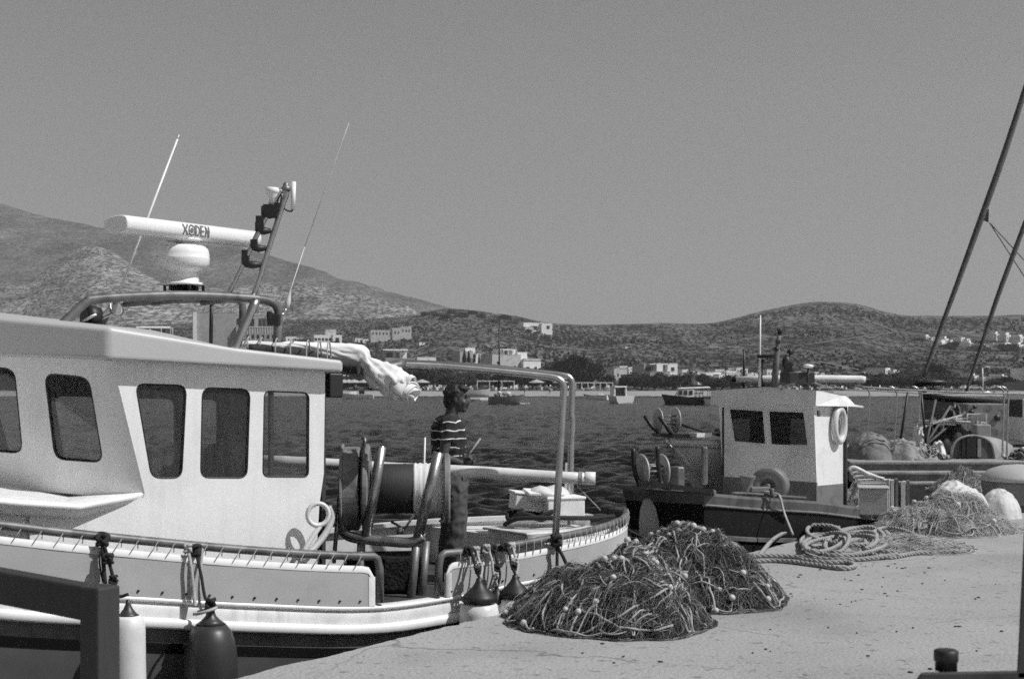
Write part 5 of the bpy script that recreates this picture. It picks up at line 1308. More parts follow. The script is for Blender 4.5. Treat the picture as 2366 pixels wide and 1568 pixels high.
for pts in ([(1489, 960, 18.0), (1505, 984, 18.0), (1527, 1004, 18.0)], [(1523, 962, 17.9), (1540, 985, 17.9), (1552, 1004, 17.9)]):
    mb = MB(); mb.tube([W(*p) for p in pts], .024, 8); mb.build('roller_post', BLACK, big)
mb = MB(); mb.tube(spline([W(1576, 980, 18.4), W(1610, 992, 18.5), W(1640, 1000, 18.8), W(1665, 998, 19)], 5), .016, 6); mb.ell(W(1660, 998, 19), .06); mb.build('bow_line', BLACKROPE, big)
mb = MB(); mb.box(W(1616, 1004, 17.9), (.22, .25, .05), rotz(.4)); mb.build('white_pad', VINYL, big)
# its awning frame with a rolled white awning along a boom
t = thing('awning_roll', 'long white rolled awning on a boom behind the small boat mast', 'awning', W(1870, 876, 22))
mb = MB(); mb.tube([W(1700, 876, 22.0), W(1800, 875, 22.0), W(1900, 875, 22.0), W(1990, 876, 22.0), W(1999, 877, 22.0)], [.05, .06, .06, .058, .05], 12); mb.build('cloth', CANVAS, t)
mb = MB(); mb.tube([W(1690, 877, 22.0), W(2010, 878, 22.0)], .03, 8); mb.build('boom', BLACK, t)
mb = MB(); mb.tube([W(1718, 915, 22), W(1719, 850, 22), W(1719, 808, 22)], [.02, .018, .012], 6); mb.build('boom_post', BLACK, t)

# ------------------------------------------------------------------ thin pipe frames standing on the far quay
t = thing('pipe_frame', 'row of thin bent steel awning pipes standing above the tarpaulin heap', 'pipe frame', W(2060, 1030, 31.5))
mb = MB(); mb.tube(spline([W(1985, 893, 31.5), W(2040, 897, 31.5), W(2110, 901, 31.5), W(2200, 905, 31.5), W(2280, 908, 31.5), W(2400, 910, 31.5)], 4), .022, 6); mb.build('top_pipe', STEEL, t)
mb = MB(); mb.tube(spline([W(1940, 900, 33.5), W(2040, 903, 33.5), W(2150, 909, 33.5), W(2300, 905, 33.5)], 4), .018, 6); mb.build('top_pipe', STEEL, t)
for x, lean in ((2005, -4), (2068, -3), (2121, -3), (2316, 0), (2326, 0)):
    mb = MB(); mb.tube(spline([W(x - 14, 893, 31.5), W(x - 3, 896, 31.5), W(x + 4, 910, 31.5), W(x + 3, 950, 31.5), W(x + lean, 1052, 31.5)], 4), .020 if x > 2100 else .016, 6); mb.build('post', STEEL, t)
for x, x2 in ((2098, 2075), (2128, 2142)):
    mb = MB(); mb.tube([W(x, 905, 32), W(x2, 1052, 32)], .03, 6); mb.build('post', BLACK, t)

# heaps and gear on the jetty (its top is z = .15)
JZ = .15
def jm(name, label, cat, x0, x1, ytop, Y, ry, mat, seed, power=.8, lump=.14, conc=.75):
    cx = W((x0 + x1) / 2, 0, Y).x; rx = (x1 - x0) / 2 / FPX * Y; h = W(0, ytop, Y).z - JZ
    mb = mound_mesh(mound_fn(cx, Y, rx, ry, h, 0, seed, power, lump, JZ, (0, 0), conc), 30, 84)
    return tag(mb.build(name, mat, None), label, cat)
TARP = M('grey_tarpaulin', .20, .8, .15, 3, stain=.3, stscale=4, bump=.03, bscale=5)
jm('tarpaulin', 'grey folded tarpaulin thrown over a low heap at the left end of the jetty', 'tarpaulin', 1955, 2075, 1002, 32.3, 1.0, TARP, 2.2, 1.35, .05)
jm('tarpaulin', 'pale patched tarpaulin heap right of the grey folded one', 'tarpaulin', 2025, 2150, 1012, 32.0, .8, M('patched_tarpaulin', .27, .85, .2, 3, stain=.35, stscale=5, bump=.04, bscale=6), 5.2, 1.2, .06)
jm('net_bundle', 'tangled dark and pale rope heap low in front of the white sacks', 'rope', 2085, 2168, 1030, 31.6, .5, NETHEAP, 7.7, .8, .25)
jm('sack', 'white sack with a folded neck standing behind the tarpaulins', 'sack', 2105, 2150, 993, 33.2, .4, VINYL, 1.7, 1.6, .2)
jm('sack', 'pale round sack under the dark draped sheet', 'sack', 2150, 2185, 1014, 32.0, .35, CANVAS, 3.3, 1.6, .1)
t = thing('scrap_pile', 'pile of black sheeting with pale planks and an open crate on top', 'scrap pile', W(2200, 1040, 33)); rn = random.Random(12)
mound_mesh(mound_fn(W(2192, 0, 33.5).x, 33.5, .72, .7, W(0, 968, 33.5).z - JZ, 0, 4.1, 1.6, .2, JZ), 20, 48).build('black_sheet', BLACK, t)
for k in range(11):
    x, y = rn.uniform(2150, 2250), rn.uniform(962, 985); a_ = rn.uniform(-.1, .35)
    mb = MB(); ax1 = Vector((math.cos(a_), rn.uniform(-.4, .4), math.sin(a_))).normalized(); ax2_ = Vector((-ax1.y, ax1.x, 0)).normalized()
    mb.box(W(x, y, 33), (rn.uniform(.5, .9), .09, .03), (ax1, ax2_, ax1.cross(ax2_))); mb.build('plank', STRAKE, t)
mb = MB(); c = W(2257, 968, 33)
for dx in (-.22, 0, .22): mb.box(c + Vector((dx, 0, 0)), (.03, .03, .24))
for dz in (-.12, .12): mb.box(c + Vector((0, .02, dz)), (.46, .03, .03))
mb.build('open_crate', STRAKE, t)
fj = mound_fn(W(2130, 0, 31.8).x, 31.8, .55, .5, .34, 0, 51.7, .8, .14, JZ)
net_pile('fishing_net', 'dark net heap on the jetty between the white sacks and the dinghy', fj, 61, 500, (NETMASS, NETDARK, NETLIGHT), 10, 8, None, 8, .07, .05, .014)
fj = mound_fn(W(2325, 0, 33).x, 31.6, .45, .4, .26, 0, 57.7, .8, .12, JZ)
net_pile('fishing_net', 'low dark net heap on the jetty at the right of the dinghy bow', fj, 62, 400, (NETMASS, NETDARK, NETLIGHT), 8, 6, None, 8, .07, .05, .014)
rn = random.Random(71)
for k, lb in enumerate(('long dark pole leaning over the black sheeting, lowest of the three', 'long dark pole leaning over the black sheeting, middle of the three', 'long dark pole leaning over the black sheeting, steepest of the three')):
    mb = MB(); mb.tube([W(2110 + k * 12, 1052, 32.2), W(2230 - k * 34, 952 - k * 14, 33.4)], .028, 6); tag(mb.build('pole', SPAR, None), lb, 'pole', 'poles leaning on the jetty scrap pile')
t = thing('dinghy', 'small grey wooden dinghy lying on its side on the jetty', 'dinghy', W(2275, 1058, 32.4))
OLDPLANK = M('weathered_planks', .30, .8, .2, 3, stain=.3, stscale=4)
def dring(q_):                  # cross sections from the transom (near, left) to the bow (far, right)
    cx, hw, ht, Zd = 2247 + 92 * q_ ** 1.1, 47 * (1 - q_ ** 2.2) + 2, 52 * (1 - .55 * q_ ** 2), 32 + 1.6 * q_
    yb = 1058 - 6 * q_
    return [W(cx - hw * math.cos(math.pi * k / 18), yb - ht * max(0, math.sin(math.pi * k / 18)) ** .62, Zd) for k in range(19)]
mb = MB(); rings = [dring(i / 12) for i in range(13)]; mb.loft(rings); mb.build('hull', OLDPLANK, t)
mb = MB(); r_ = [p + Vector((0, -.01, 0)) for p in dring(0)]; mb.add(r_, [tuple(range(19))]); mb.build('transom', M('dark_old_planks', .13, .85, .3, 4, stain=.4, stscale=4, stretch=(8, 1, 1)), t)
mb = MB(); mb.tube([p + Vector((0, -.02, 0)) for p in dring(0)], .03, 6); mb.build('transom_edge', OLDPLANK, t)
for x, w2, mt in ((2244, .22, BLACK), (2262, .08, OLDPLANK), (2226, .08, BLACK)):
    mb = MB(); mb.box(W(x, 1034, 31.95), (w2, .05, .40)); mb.build('transom_board', mt, t)
mb = MB(); mb.box(W(2268, 997, 32.6), (.34, .3, .34)); mb.build('seat_block', OLDPLANK, t, bevel=.03)
mb = MB(); c = W(2282, 958, 35.5); w_ = 95 / FPX * 35.5
mb.box(Vector((c.x, 35.5 + .5, (JZ + c.z + .28) / 2)), (w_, 1.0, c.z + .28 - JZ)); t = mb.build('tank_box', M('grey_corroded_steel', .22, .8, .3, 3, stain=.4, stscale=4, spots=.6, sscale=5), None, bevel=.03)
tag(t, 'tall grey corroded steel box with round holes behind the dinghy', 'steel box')
mb = MB()
for x, y, r in ((2245, 952, .06), (2304, 965, .08), (2252, 940, .05), (2250, 985, .04)): mb = MB(); mb.lathe([(r, 0), (r, .02), (0, .021)], W(x, y, 35.48) , (0, -1, 0), 14); mb.build('hole', BLACK, t)
t = thing('pickup_truck', 'white cab corner of a parked truck at the right edge behind the dinghy', 'truck', W(2352, 1000, 38))
mb = MB(); c = W(2384, 960, 38)
mb.hexa([Vector((c.x - .22, 38, .3)), Vector((c.x + 1.6, 38, .3)), Vector((c.x + 1.6, 40, .3)), Vector((c.x - .22, 40, .3))], [Vector((c.x - .22, 38, .95)), Vector((c.x + 1.6, 38, .95)), Vector((c.x + 1.6, 40, .95)), Vector((c.x - .22, 40, .95))])
mb.hexa([Vector((c.x - .12, 38.1, 1.42)), Vector((c.x + 1.5, 38.1, 1.42)), Vector((c.x + 1.5, 39.9, 1.42)), Vector((c.x - .12, 39.9, 1.42))], [Vector((c.x - .05, 38.2, 1.6)), Vector((c.x + 1.4, 38.2, 1.6)), Vector((c.x + 1.4, 39.8, 1.6)), Vector((c.x - .05, 39.8, 1.6))])
for dx in (-.18, .62, 1.45): mb.box(Vector((c.x + dx, 38.08, 1.2)), (.08, .06, .5))
mb.build('cab', VINYL, t, bevel=.04)
mb = MB(); mb.box(Vector((c.x + .7, 39, 1.18)), (1.5, 1.7, .46)); mb.build('cab_windows', BLACK, t)
for dx in (.15, 1.2):
    mb = MB(); mb.lathe([(.1, -.1), (.3, -.1), (.34, -.06), (.34, .06), (.3, .1), (.1, .1)], Vector((c.x + dx, 38.0, JZ + .34)), (0, 1, 0), 20); mb.build('wheel', RUBBER, t)

# ------------------------------------------------------------------ the sailing boat with the long raked spars at the far right
t = thing('sailing_boat', 'dark sailing boat behind the jetty with two long raked wooden spars', 'sailing boat', W(2250, 990, 46))
mb = MB(); rings = []
for i in range(14):
    q_ = i / 13; x = 2132 + 420 * q_; b_ = max(.02, min(1, q_ * 3)) * 1.3
    zt = lerp_tab([(0, 915), (.3, 928), (1, 940)], q_)
    ring = []
    for sy, y in ((-1, zt), (-1, (zt + 965) / 2), (-.7, 985), (0, 996), (.7, 985), (1, (zt + 965) / 2), (1, zt)): ring.append(W(x, y, 46) + Vector((0, sy * b_, 0)))
    rings.append(ring)
mb.loft(rings); mb.build('hull', MIDGREY, t)
mb = MB(); mb.tube([r[0] for r in rings], .10, 8); mb.build('gunwale', BLACK, t)
mb = MB(); mb.tube([W(2131, 905, 46), W(2150, 900, 46), W(2200, 905, 46)], .05, 6); mb.ell(W(2150, 883, 46), (.55, .3, .12)); mb.ell(W(2125, 884, 46), (.2, .2, .14)); mb.build('windlass', BLACK, t)
def spar(pts, rad, Z):
    P = []
    for x, y in pts: P.append(W(x, y, Z))
    mb = MB(); mb.tube(spline(P, 5), [rad[0] + (rad[1] - rad[0]) * math.sin(min(1, i / (len(pts) * 5 - 5) * 1.15) * 2.2) for i in range(len(pts) * 5 - 4)], 8); mb.build('spar', SPAR, t)
spar([(2133, 870), (2175, 755), (2225, 620), (2265, 510), (2310, 385), (2345, 280), (2400, 110)], (.05, .105), 46)
spar([(2232, 905), (2262, 815), (2300, 700), (2335, 605), (2370, 512), (2420, 380)], (.045, .085), 46)
mb = MB(); P0 = W(2282, 506, 46); mb.hexa([W(2268, 508, 46), W(2284, 514, 46), W(2284, 514, 46.1), W(2268, 508, 46.1)], [W(2281, 482, 46), W(2285, 484, 46), W(2285, 484, 46.1), W(2281, 482, 46.1)]); mb.build('furled_pennant', BLACK, t)
for a_, b_ in (((2286, 514), (2400, 690)), ((2288, 516), (2430, 670))):
    mb = MB(); mb.tube([W(*a_, 46), W(*b_, 46)], .018, 5); mb.build('stay', SPAR, t)
t = thing('black_awning', 'dark tent-like boat awning at the right edge above the quay posts', 'awning', W(2340, 905, 52))
mb = MB(); mb.hexa([W(2285, 900, 52), W(2420, 902, 52), W(2420, 902, 55), W(2290, 900, 55)], [W(2320, 884, 53), W(2420, 872, 53), W(2420, 872, 54), W(2325, 884, 54)]); mb.build('cover', BLACK, t)

# ------------------------------------------------------------------ net heap, sacks, tub and thick rope on the quay at the right
fh = mound_fn(5.30, 17.3, .86, .74, .33, .3, 12.7, .95, .20, 0, (.0, .1), .6)
NETPALE = M('pale_brown_net', .42, .95, .35, 6)
net_pile('fishing_net', 'large pale brown net heap on the quay beside the small boat stern', fh, 41, 2200, (NETHEAP, NETPALE, NETPALE), 20, 8, None, 9, .06, .035, .010)
fh2 = mound_fn(4.35, 15.5, .62, .62, .10, .2, 22.7, .7, .06)
net_pile('fishing_net', 'thin spread of pale net lying flat beside the thick rope end', fh2, 43, 1100, (NETHEAP, NETPALE, NETPALE), 10, 0, None, 9, .06, .03, .009)
fh3 = mound_fn(7.65, 24.2, .55, .6, .30, 0, 31.7, .8, .12)
net_pile('fishing_net', 'grey net heap farther back, between the jetty steps and the white sacks', fh3, 44, 800, (NETHEAP, NETLIGHT, NETPALE), 8, 0, None, 9, .07, .03, .010)
def gm(name, label, cat, x0, x1, ytop, ybase, ry, mat, seed, power=1.4, lump=.08, z0=0.0):
    Yb = EYE * FPX / (ybase - 895); Y = Yb + ry * .8
    cx = W((x0 + x1) / 2, 0, Y).x; rx = (x1 - x0) / 2 / FPX * Y; h = W(0, ytop, Y).z - z0
    return tag(mound_mesh(mound_fn(cx, Y, rx, ry, h, 0, seed, power, lump, z0, (0, 0), .5), 22, 56).build(name, mat, None), label, cat)
SACK = M('white_woven_sack', .60, .85, .12, 3, stain=.15, stscale=5, bump=.02, bscale=7)
gm('sack', 'big white sack lying on top of the pale net heap', 'sack', 2140, 2290, 1122, 1205, .55, SACK, 2.1, 1.4, .09)
gm('sack', 'full white sack at the right end, leaning on the grey tub', 'sack', 2262, 2352, 1134, 1198, .45, SACK, 6.1, 1.6, .05)
gm('sack', 'small flat white sack on the quay in front of the net heap', 'sack', 2232, 2312, 1192, 1231, .20, SACK, 9.1, 1.4, .12)
t = thing('tub', 'large grey round tub with a pale rim at the right edge of the quay', 'tub', W(2350, 1160, 19.8))
c = W(2352, 1165, 20.3); mb = MB(); mb.lathe([(.40, 0), (.46, .04), (.50, .30), (.50, .34)], Vector((c.x, c.y, .08)), ZZ, 28); mb.build('tub_body', MIDGREY, t)
mb = MB(); mb.lathe([(.50, .34), (.52, .35), (.50, .40), (.40, .50), (.22, .56), (0, .58)], Vector((c.x, c.y, .08)), ZZ, 28); mb.build('tub_cover', ROOFGREY, t)
mb = MB(); mb.box(Vector((c.x - .05, c.y, .04)), (1.0, .8, .08)); mb.build('pallet', SPAR, t)

def laid_rope(name, label, pts, r, mat, n=7, turns=9.0):
    P = spline(pts, n); t = thing(name, label, 'rope', (P[0].x, P[0].y, 0)); L_ = [0]
    for i in range(1, len(P)): L_.append(L_[-1] + (P[i] - P[i-1]).length)
    Q = []; m_ = int(L_[-1] / .022); j = 0                        # even steps
    for k in range(m_ + 1):
        s = L_[-1] * k / m_
        while j < len(L_) - 2 and L_[j+1] < s: j += 1
        f = (s - L_[j]) / max(1e-6, L_[j+1] - L_[j]); Q.append((P[j].lerp(P[j+1], f), s))
    mb = MB()
    for st in range(3):
        S = []; N = Vector((0, 0, 1))
        for i, (p, s) in enumerate(Q):
            T = (Q[min(i+1, m_)][0] - Q[max(i-1, 0)][0]).normalized(); N = (N - T * N.dot(T)).normalized(); B = T.cross(N)
            a = s * turns * 2 * math.pi / 1.6 + st * 2 * math.pi / 3
            S.append(p + (N * math.cos(a) + B * math.sin(a)) * r * .52)
        mb.tube(S, r * .56, 6)
    mb.build('strands', mat, t); return t
THICK = M('thick_laid_rope', .30, .9, .15, 8, fine=.15, fscale=60)
rr_ = .024
rp = []
def gq(x, y, h=0): g = G(x, y); return Vector((g.x, g.y, rr_ + h))
laid_rope('thick_rope', 'thick laid rope lying in two long flat bights on the quay edge, nearest the viewer', [gq(2075, 1290, .02), gq(1980, 1297), gq(1900, 1295), gq(1800, 1289), gq(1712, 1290), gq(1696, 1297), gq(1720, 1301), gq(1800, 1300), gq(1880, 1309), gq(1945, 1318), gq(1975, 1313), gq(1960, 1304), gq(1900, 1303), gq(1850, 1297)], rr_, THICK)
rn = random.Random(19); cpts = []; a_ = 0
for k in range(78):
    a_ += .58; lp = k * .58 / 6.28; q_ = .55 + .45 * math.sin(lp * 2.3 + 1)
    cx = 1940 + 62 * math.sin(lp * 2.9) * (.4 + .6 * abs(math.sin(lp * .8))); cyy = 1264 + 13 * math.sin(lp * 2.1)
    g = G(cx + (34 + 40 * q_) * math.cos(a_), cyy + (15 + 13 * q_) * math.sin(a_)); up = max(0, math.sin(a_ + 2.2)) * .11 * max(0, math.sin(lp * 1.9))
    cpts.append(Vector((g.x, g.y, rr_ + .010 * lp + up + .01 * rn.random())))
laid_rope('thick_rope', 'thick laid rope heaped in loose round coils near the small boat', cpts, rr_, THICK)
laid_rope('thick_rope', 'thick laid rope arching from the coils down over the quay edge by the dark hull', [gq(1940, 1235, .06), gq(1880, 1232, .08), gq(1830, 1238, .05), gq(1790, 1252, .02), gq(1765, 1275, 0), gq(1752, 1285, -.04)], rr_, THICK)
laid_rope('thick_rope', 'thick laid rope end running right from the coils across the thin net', [gq(1985, 1282, .03), gq(2050, 1292), gq(2120, 1282), gq(2216, 1279), gq(2218, 1272), gq(2150, 1262, .03), gq(2090, 1246, .08), gq(2040, 1240, .08), gq(2000, 1262, .06), gq(2020, 1280, .03), gq(2080, 1284, .01)], rr_, THICK)
# specks of debris on the pavement
rn = random.Random(77); mb = MB()
for k in range(70):
    x = rn.uniform(1250, 2350); y = rn.uniform(1330, 1560)
    if rn.random() < .5: x = rn.uniform(1820, 2150); y = rn.uniform(1300, 1400)
    g = G(x, y); s_ = rn.uniform(.006, .022); mb.ell(g + ZZ * .004, (s_, s_ * rn.uniform(.4, .9), .006), rotz(rn.random() * 3), 6)
tag(mb.build('debris', WOODDARK, None), None, None, None, 'stuff')
# ------------------------------------------------------------------ the far shore: houses, trees, pergolas, moored boats
LIME = M('limewashed_wall', .78, .85, .06, .5, stain=.08, stscale=.6)
LIMEGREY = M('grey_render_wall', .36, .9, .10, .5, stain=.15, stscale=.6)
BARE = M('bare_concrete_wall', .50, .9, .12, .6, stain=.2, stscale=.5)
OPENING = M('dark_opening', .02, .5, .2, 2)
SHUTTER = M('painted_shutter', .10, .6, .2, 2)
def hsx(f): return f
def house(label, x0, x1, yb, blocks, wins=(), Y=None, rot=18, depth=8, wall=None, cat='house', name='house', extras=(), group=None):
    # blocks: (fx0, fx1, px bottom, px top, front offset m, depth m, material)   wins: (block, face 'f'/'r', fraction, px bottom, px width, px height)
    Y = Y or near_depth((x0 + x1) / 2, yb); k = Y / FPX; w = (x1 - x0) * k
    cxp = (x0 + x1) / 2; base = W(cxp, yb, Y); rot = min(42, rot * 2.0 + 6); ax = rotz(R(rot)); co = math.cos(R(rot))
    t = thing(name, label, cat, base, group)
    bl = []
    for i, (f0, f1, z0, z1, oy, dp_, mat) in enumerate(blocks):
        bw = (f1 - f0) * w; cx = ((f0 + f1) / 2 - .5) * w
        zb_ = z0 * k - (3.0 if z0 <= 0 else 0); zt = z1 * k
        c = base + ax[0] * cx + ax[1] * (oy + dp_ / 2) + ZZ * ((zb_ + zt) / 2)
        mb = MB(); mb.box(c, (bw, dp_, zt - zb_), ax)
        if z1 - z0 > 6: mb.box(c + ZZ * ((zt - zb_) / 2 + .10), (bw + .12, dp_ + .12, .2), ax)
        p = mb.build('wall', mat or wall or LIME, t); bl.append((cx, bw, oy, dp_, p))
    for (bi, face, fr, zb_, ww, hh) in wins:
        cx, bw, oy, dp_, p = bl[bi]
        mb = MB(); w_, h_ = ww * k, hh * k; z = zb_ * k + h_ / 2
        if face == 'f': c = base + ax[0] * (cx + (fr - .5) * bw) + ax[1] * oy + ZZ * z; mb.box(c, (w_, .16, h_), ax); fm = (w_ + .3, .10, .14)
        else: c = base + ax[0] * (cx + bw / 2) + ax[1] * (oy + fr * dp_) + ZZ * z; mb.box(c, (.16, w_, h_), ax); fm = (.10, w_ + .3, .14)
        q_ = mb.build('window', OPENING, p)
        m2 = MB(); m2.box(c - ZZ * (h_ / 2 + .07), (fm[0], fm[1] + .16, fm[2]) if face == 'f' else (fm[0] + .16, fm[1], fm[2]), ax); m2.build('sill', LIME, q_)
    for kind, f0, f1, z0, z1, oy in extras:
        mb = MB()
        if kind == 'porch':
            c = base + ax[0] * (((f0 + f1) / 2 - .5) * w) + ax[1] * (oy) + ZZ * (z1 * k); mb.box(c, ((f1 - f0) * w, 3, .25), ax)
            n = 4
            for j in range(n): mb.box(base + ax[0] * ((f0 + (f1 - f0) * j / (n - 1) - .5) * w * .98) + ax[1] * (oy - 1.35) + ZZ * ((z0 + z1) / 2 * k), (.25, .25, (z1 - z0) * k - .26), ax)
            mb.build('porch', LIME, t)
        if kind == 'rail':
            n = int((f1 - f0) * w / 1.0) + 2; c = base + ax[0] * (((f0 + f1) / 2 - .5) * w) + ax[1] * oy + ZZ * (z1 * k); mb.box(c, ((f1 - f0) * w, .1, .12), ax)
            for j in range(n): mb.box(base + ax[0] * ((f0 + (f1 - f0) * j / (n - 1) - .5) * w) + ax[1] * oy + ZZ * ((z0 + z1) / 2 * k), (.12, .09, (z1 - z0) * k), ax)
            mb.build('balustrade', LIME, t)
        if kind == 'heater':
            c = base + ax[0] * ((f0 - .5) * w) + ax[1] * oy + ZZ * (z0 * k)
            sl = Vector((ax[0].x * .55, ax[0].y * .55, .83)); a2 = ax[1]; mb.box(c + ZZ * .8, (2.2, 1.4, .1), (sl, a2, sl.cross(a2))); mb.build('solar_panel', OPENING, t)
            m2 = MB(); m2.tube([c + ZZ * 1.9 + ax[0] * .75 - ax[1] * .8, c + ZZ * 1.9 + ax[0] * .75 + ax[1] * .8], .32, 10); m2.tube([c + ax[0] * .9, c + ZZ * 1.8 + ax[0] * .9], .06, 5); m2.build('water_tank', STEEL, t)
    return t
def row(bi, face, n, zb_, ww, hh, a=.12, b=.88): return [(bi, face, a + (b - a) * j / max(1, n - 1), zb_, ww, hh) for j in range(n)]

house('large grey house with a white arched balcony, seen under the radar gantry', 448, 634, 797,
      [(0, .045, 0, 74, -1, 9, LIME), (.045, .52, 0, 74, 0, 9, LIMEGREY), (.52, 1, 0, 42, -2, 10, LIMEGREY), (.52, .8, 42, 70, 2, 6, LIMEGREY), (.8, 1, 42, 62, 3, 5, SHUTTER)],
      [(3, 'f', .2, 46, 16, 16), (3, 'f', .7, 44, 13, 18)] + row(4, 'f', 4, 43, 5, 17) + row(2, 'f', 6, 14, 6, 10, .3, .95), Y=560, rot=4,
      extras=[('rail', .56, 1, 28, 42, -2.2), ('heater', .12, 0, 74, 0, 4), ('heater', .3, 0, 74, 0, 4), ('heater', .45, 0, 74, 0, 5)])
house('low white house with verandah and solar heaters behind the wheelhouse roof', 296, 425, 800, [(0, .75, 0, 44, 0, 8, LIMEGREY), (.15, .75, 40, 46, -1, 9, LIME), (.75, 1, 0, 20, 0, 6, LIME)],
      [(0, 'f', .3, 24, 14, 14), (0, 'f', .55, 24, 18, 14), (0, 'f', .82, 24, 10, 14)], Y=520, rot=3, extras=[('heater', .2, 0, 46, 0, 4), ('heater', .55, 0, 46, 0, 4), ('porch', .2, .8, 20, 42, -1.6)])
house('small white house with a block on its roof, left of the rolled canvas', 725, 789, 800, [(0, .66, 0, 26, 0, 8, LIME), (.66, 1, 0, 26, -2, 9, LIME), (.45, .85, 26, 39, 2, 5, BARE)],
      row(0, 'f', 5, 13, 6, 6, .1, .9) + [(1, 'f', .5, 12, 9, 8), (0, 'f', .4, 1, 14, 6)], rot=8)
house('long unfinished pale house with a row of empty windows on the slope', 856, 952, 787, [(0, .52, 0, 24, 0, 8, BARE), (.52, .74, 0, 29, -1, 9, BARE), (.74, 1, 0, 33, 0, 9, BARE)],
      row(0, 'f', 6, 14, 3.4, 5, .1, .92) + row(1, 'f', 2, 16, 3.4, 6, .3, .7) + row(2, 'f', 3, 21, 3.2, 5, .2, .8), rot=6)
house('low white building with a long terrace wall, beside the rolled canvas end', 880, 1000, 842, [(0, .9, 0, 13, -6, 4, LIMEGREY), (.02, .28, 13, 32, 0, 7, LIMEGREY), (.36, .5, 13, 28, 0, 6, LIME), (.62, 1, 0, 16, -7, 5, LIME), (0, .5, 32, 35, -2, 9, LIME)],
      [(1, 'f', .5, 15, 16, 13), (3, 'f', .3, 4, 3, 6), (3, 'f', .6, 4, 3, 6)], rot=8)
house('white house on the crest of the hill above the awning frame', 1206, 1276, 770, [(0, .75, 4, 24, 0, 9, LIME), (.6, 1, 0, 23, -3, 9, LIME), (0, .3, 0, 14, -3, 6, BARE)],
      [(0, 'f', .5, 8, 18, 9), (1, 'f', .6, 10, 8, 8)], rot=10)
house('narrow pale house partly hidden by tall dark cypresses', 1058, 1118, 838, [(0, .6, 0, 26, 0, 7, LIMEGREY), (.3, .75, 20, 34, 1, 6, LIME), (.75, 1, 0, 20, 0, 6, LIME)], [(0, 'f', .25, 4, 4, 10), (1, 'f', .5, 24, 4, 5)], rot=14)
house('large two-storey white house with a grey front, above the man', 1128, 1254, 860, [(0, .62, 0, 40, 0, 10, BARE), (.25, .58, 40, 53, 3, 6, LIME), (.58, .78, 30, 46, 1, 8, LIME), (.62, 1, 0, 27, -2, 10, LIME), (.62, 1, 27, 32, -2.2, 1, BARE)],
      [(0, 'f', .2, 18, 5, 7), (0, 'f', .42, 8, 5, 7), (0, 'f', .78, 8, 6, 7), (1, 'f', .3, 41, 10, 8), (3, 'f', .25, 4, 9, 9), (3, 'f', .7, 4, 8, 9)], rot=13, extras=[('porch', .26, .55, 40, 52, 2)])
house('low white walled house left of the large two-storey one', 1096, 1130, 846, [(0, 1, 0, 18, 0, 8, LIME)], [(0, 'f', .3, 3, 4, 8)], rot=10)
house('pale low house among dark trees left of the flat-roofed white house', 1416, 1452, 880, [(0, 1, 0, 28, 0, 8, BARE), (.3, 1, 0, 30, 1, 6, LIMEGREY)], [(0, 'f', .3, 10, 4, 8)], rot=12, Y=560)
house('flat-roofed white house with dark upstairs windows above a grey block', 1488, 1572, 890, [(0, .7, 22, 48, 2, 9, LIMEGREY), (.68, 1, 22, 50, 0, 11, LIME), (.1, .75, 48, 50, 0, 10, LIME), (.25, .8, 0, 24, -3, 8, LIMEGREY), (.3, .5, 26, 50, -.5, 3, LIME)],
      [(0, 'f', .2, 30, 14, 12), (0, 'f', .75, 30, 16, 12), (1, 'f', .5, 33, 9, 9)], rot=10, Y=560)
house('wide low white house right of the palm tree', 1600, 1722, 895, [(0, .55, 0, 34, 0, 9, LIME), (.38, .6, 0, 30, -3, 8, LIME), (.6, .98, 0, 34, -1, 9, BARE), (.72, 1, 30, 37, 2, 6, LIME), (.62, .85, 0, 14, -5, 3, LIME)],
      [(0, 'f', .3, 14, 6, 8), (1, 'f', .3, 12, 6, 8), (1, 'f', .7, 12, 5, 8)], rot=12, Y=520)
house('white shore building with a terrace, behind the pergola on the right', 1590, 1600, 885, [(-3.5, -.5, 0, 12, 0, 6, LIME), (-9, -4, 0, 26, 2, 7, LIMEGREY)], [(1, 'f', .5, 8, 6, 10)], rot=6, Y=500)
house('grey low house hidden behind trees beyond the awning poles', 1455, 1490, 884, [(0, 1, 0, 18, 0, 7, LIMEGREY), (1.0, 1.6, 0, 16, -1, 6, LIME)], [(0, 'f', .5, 4, 5, 8)], rot=10, Y=500)
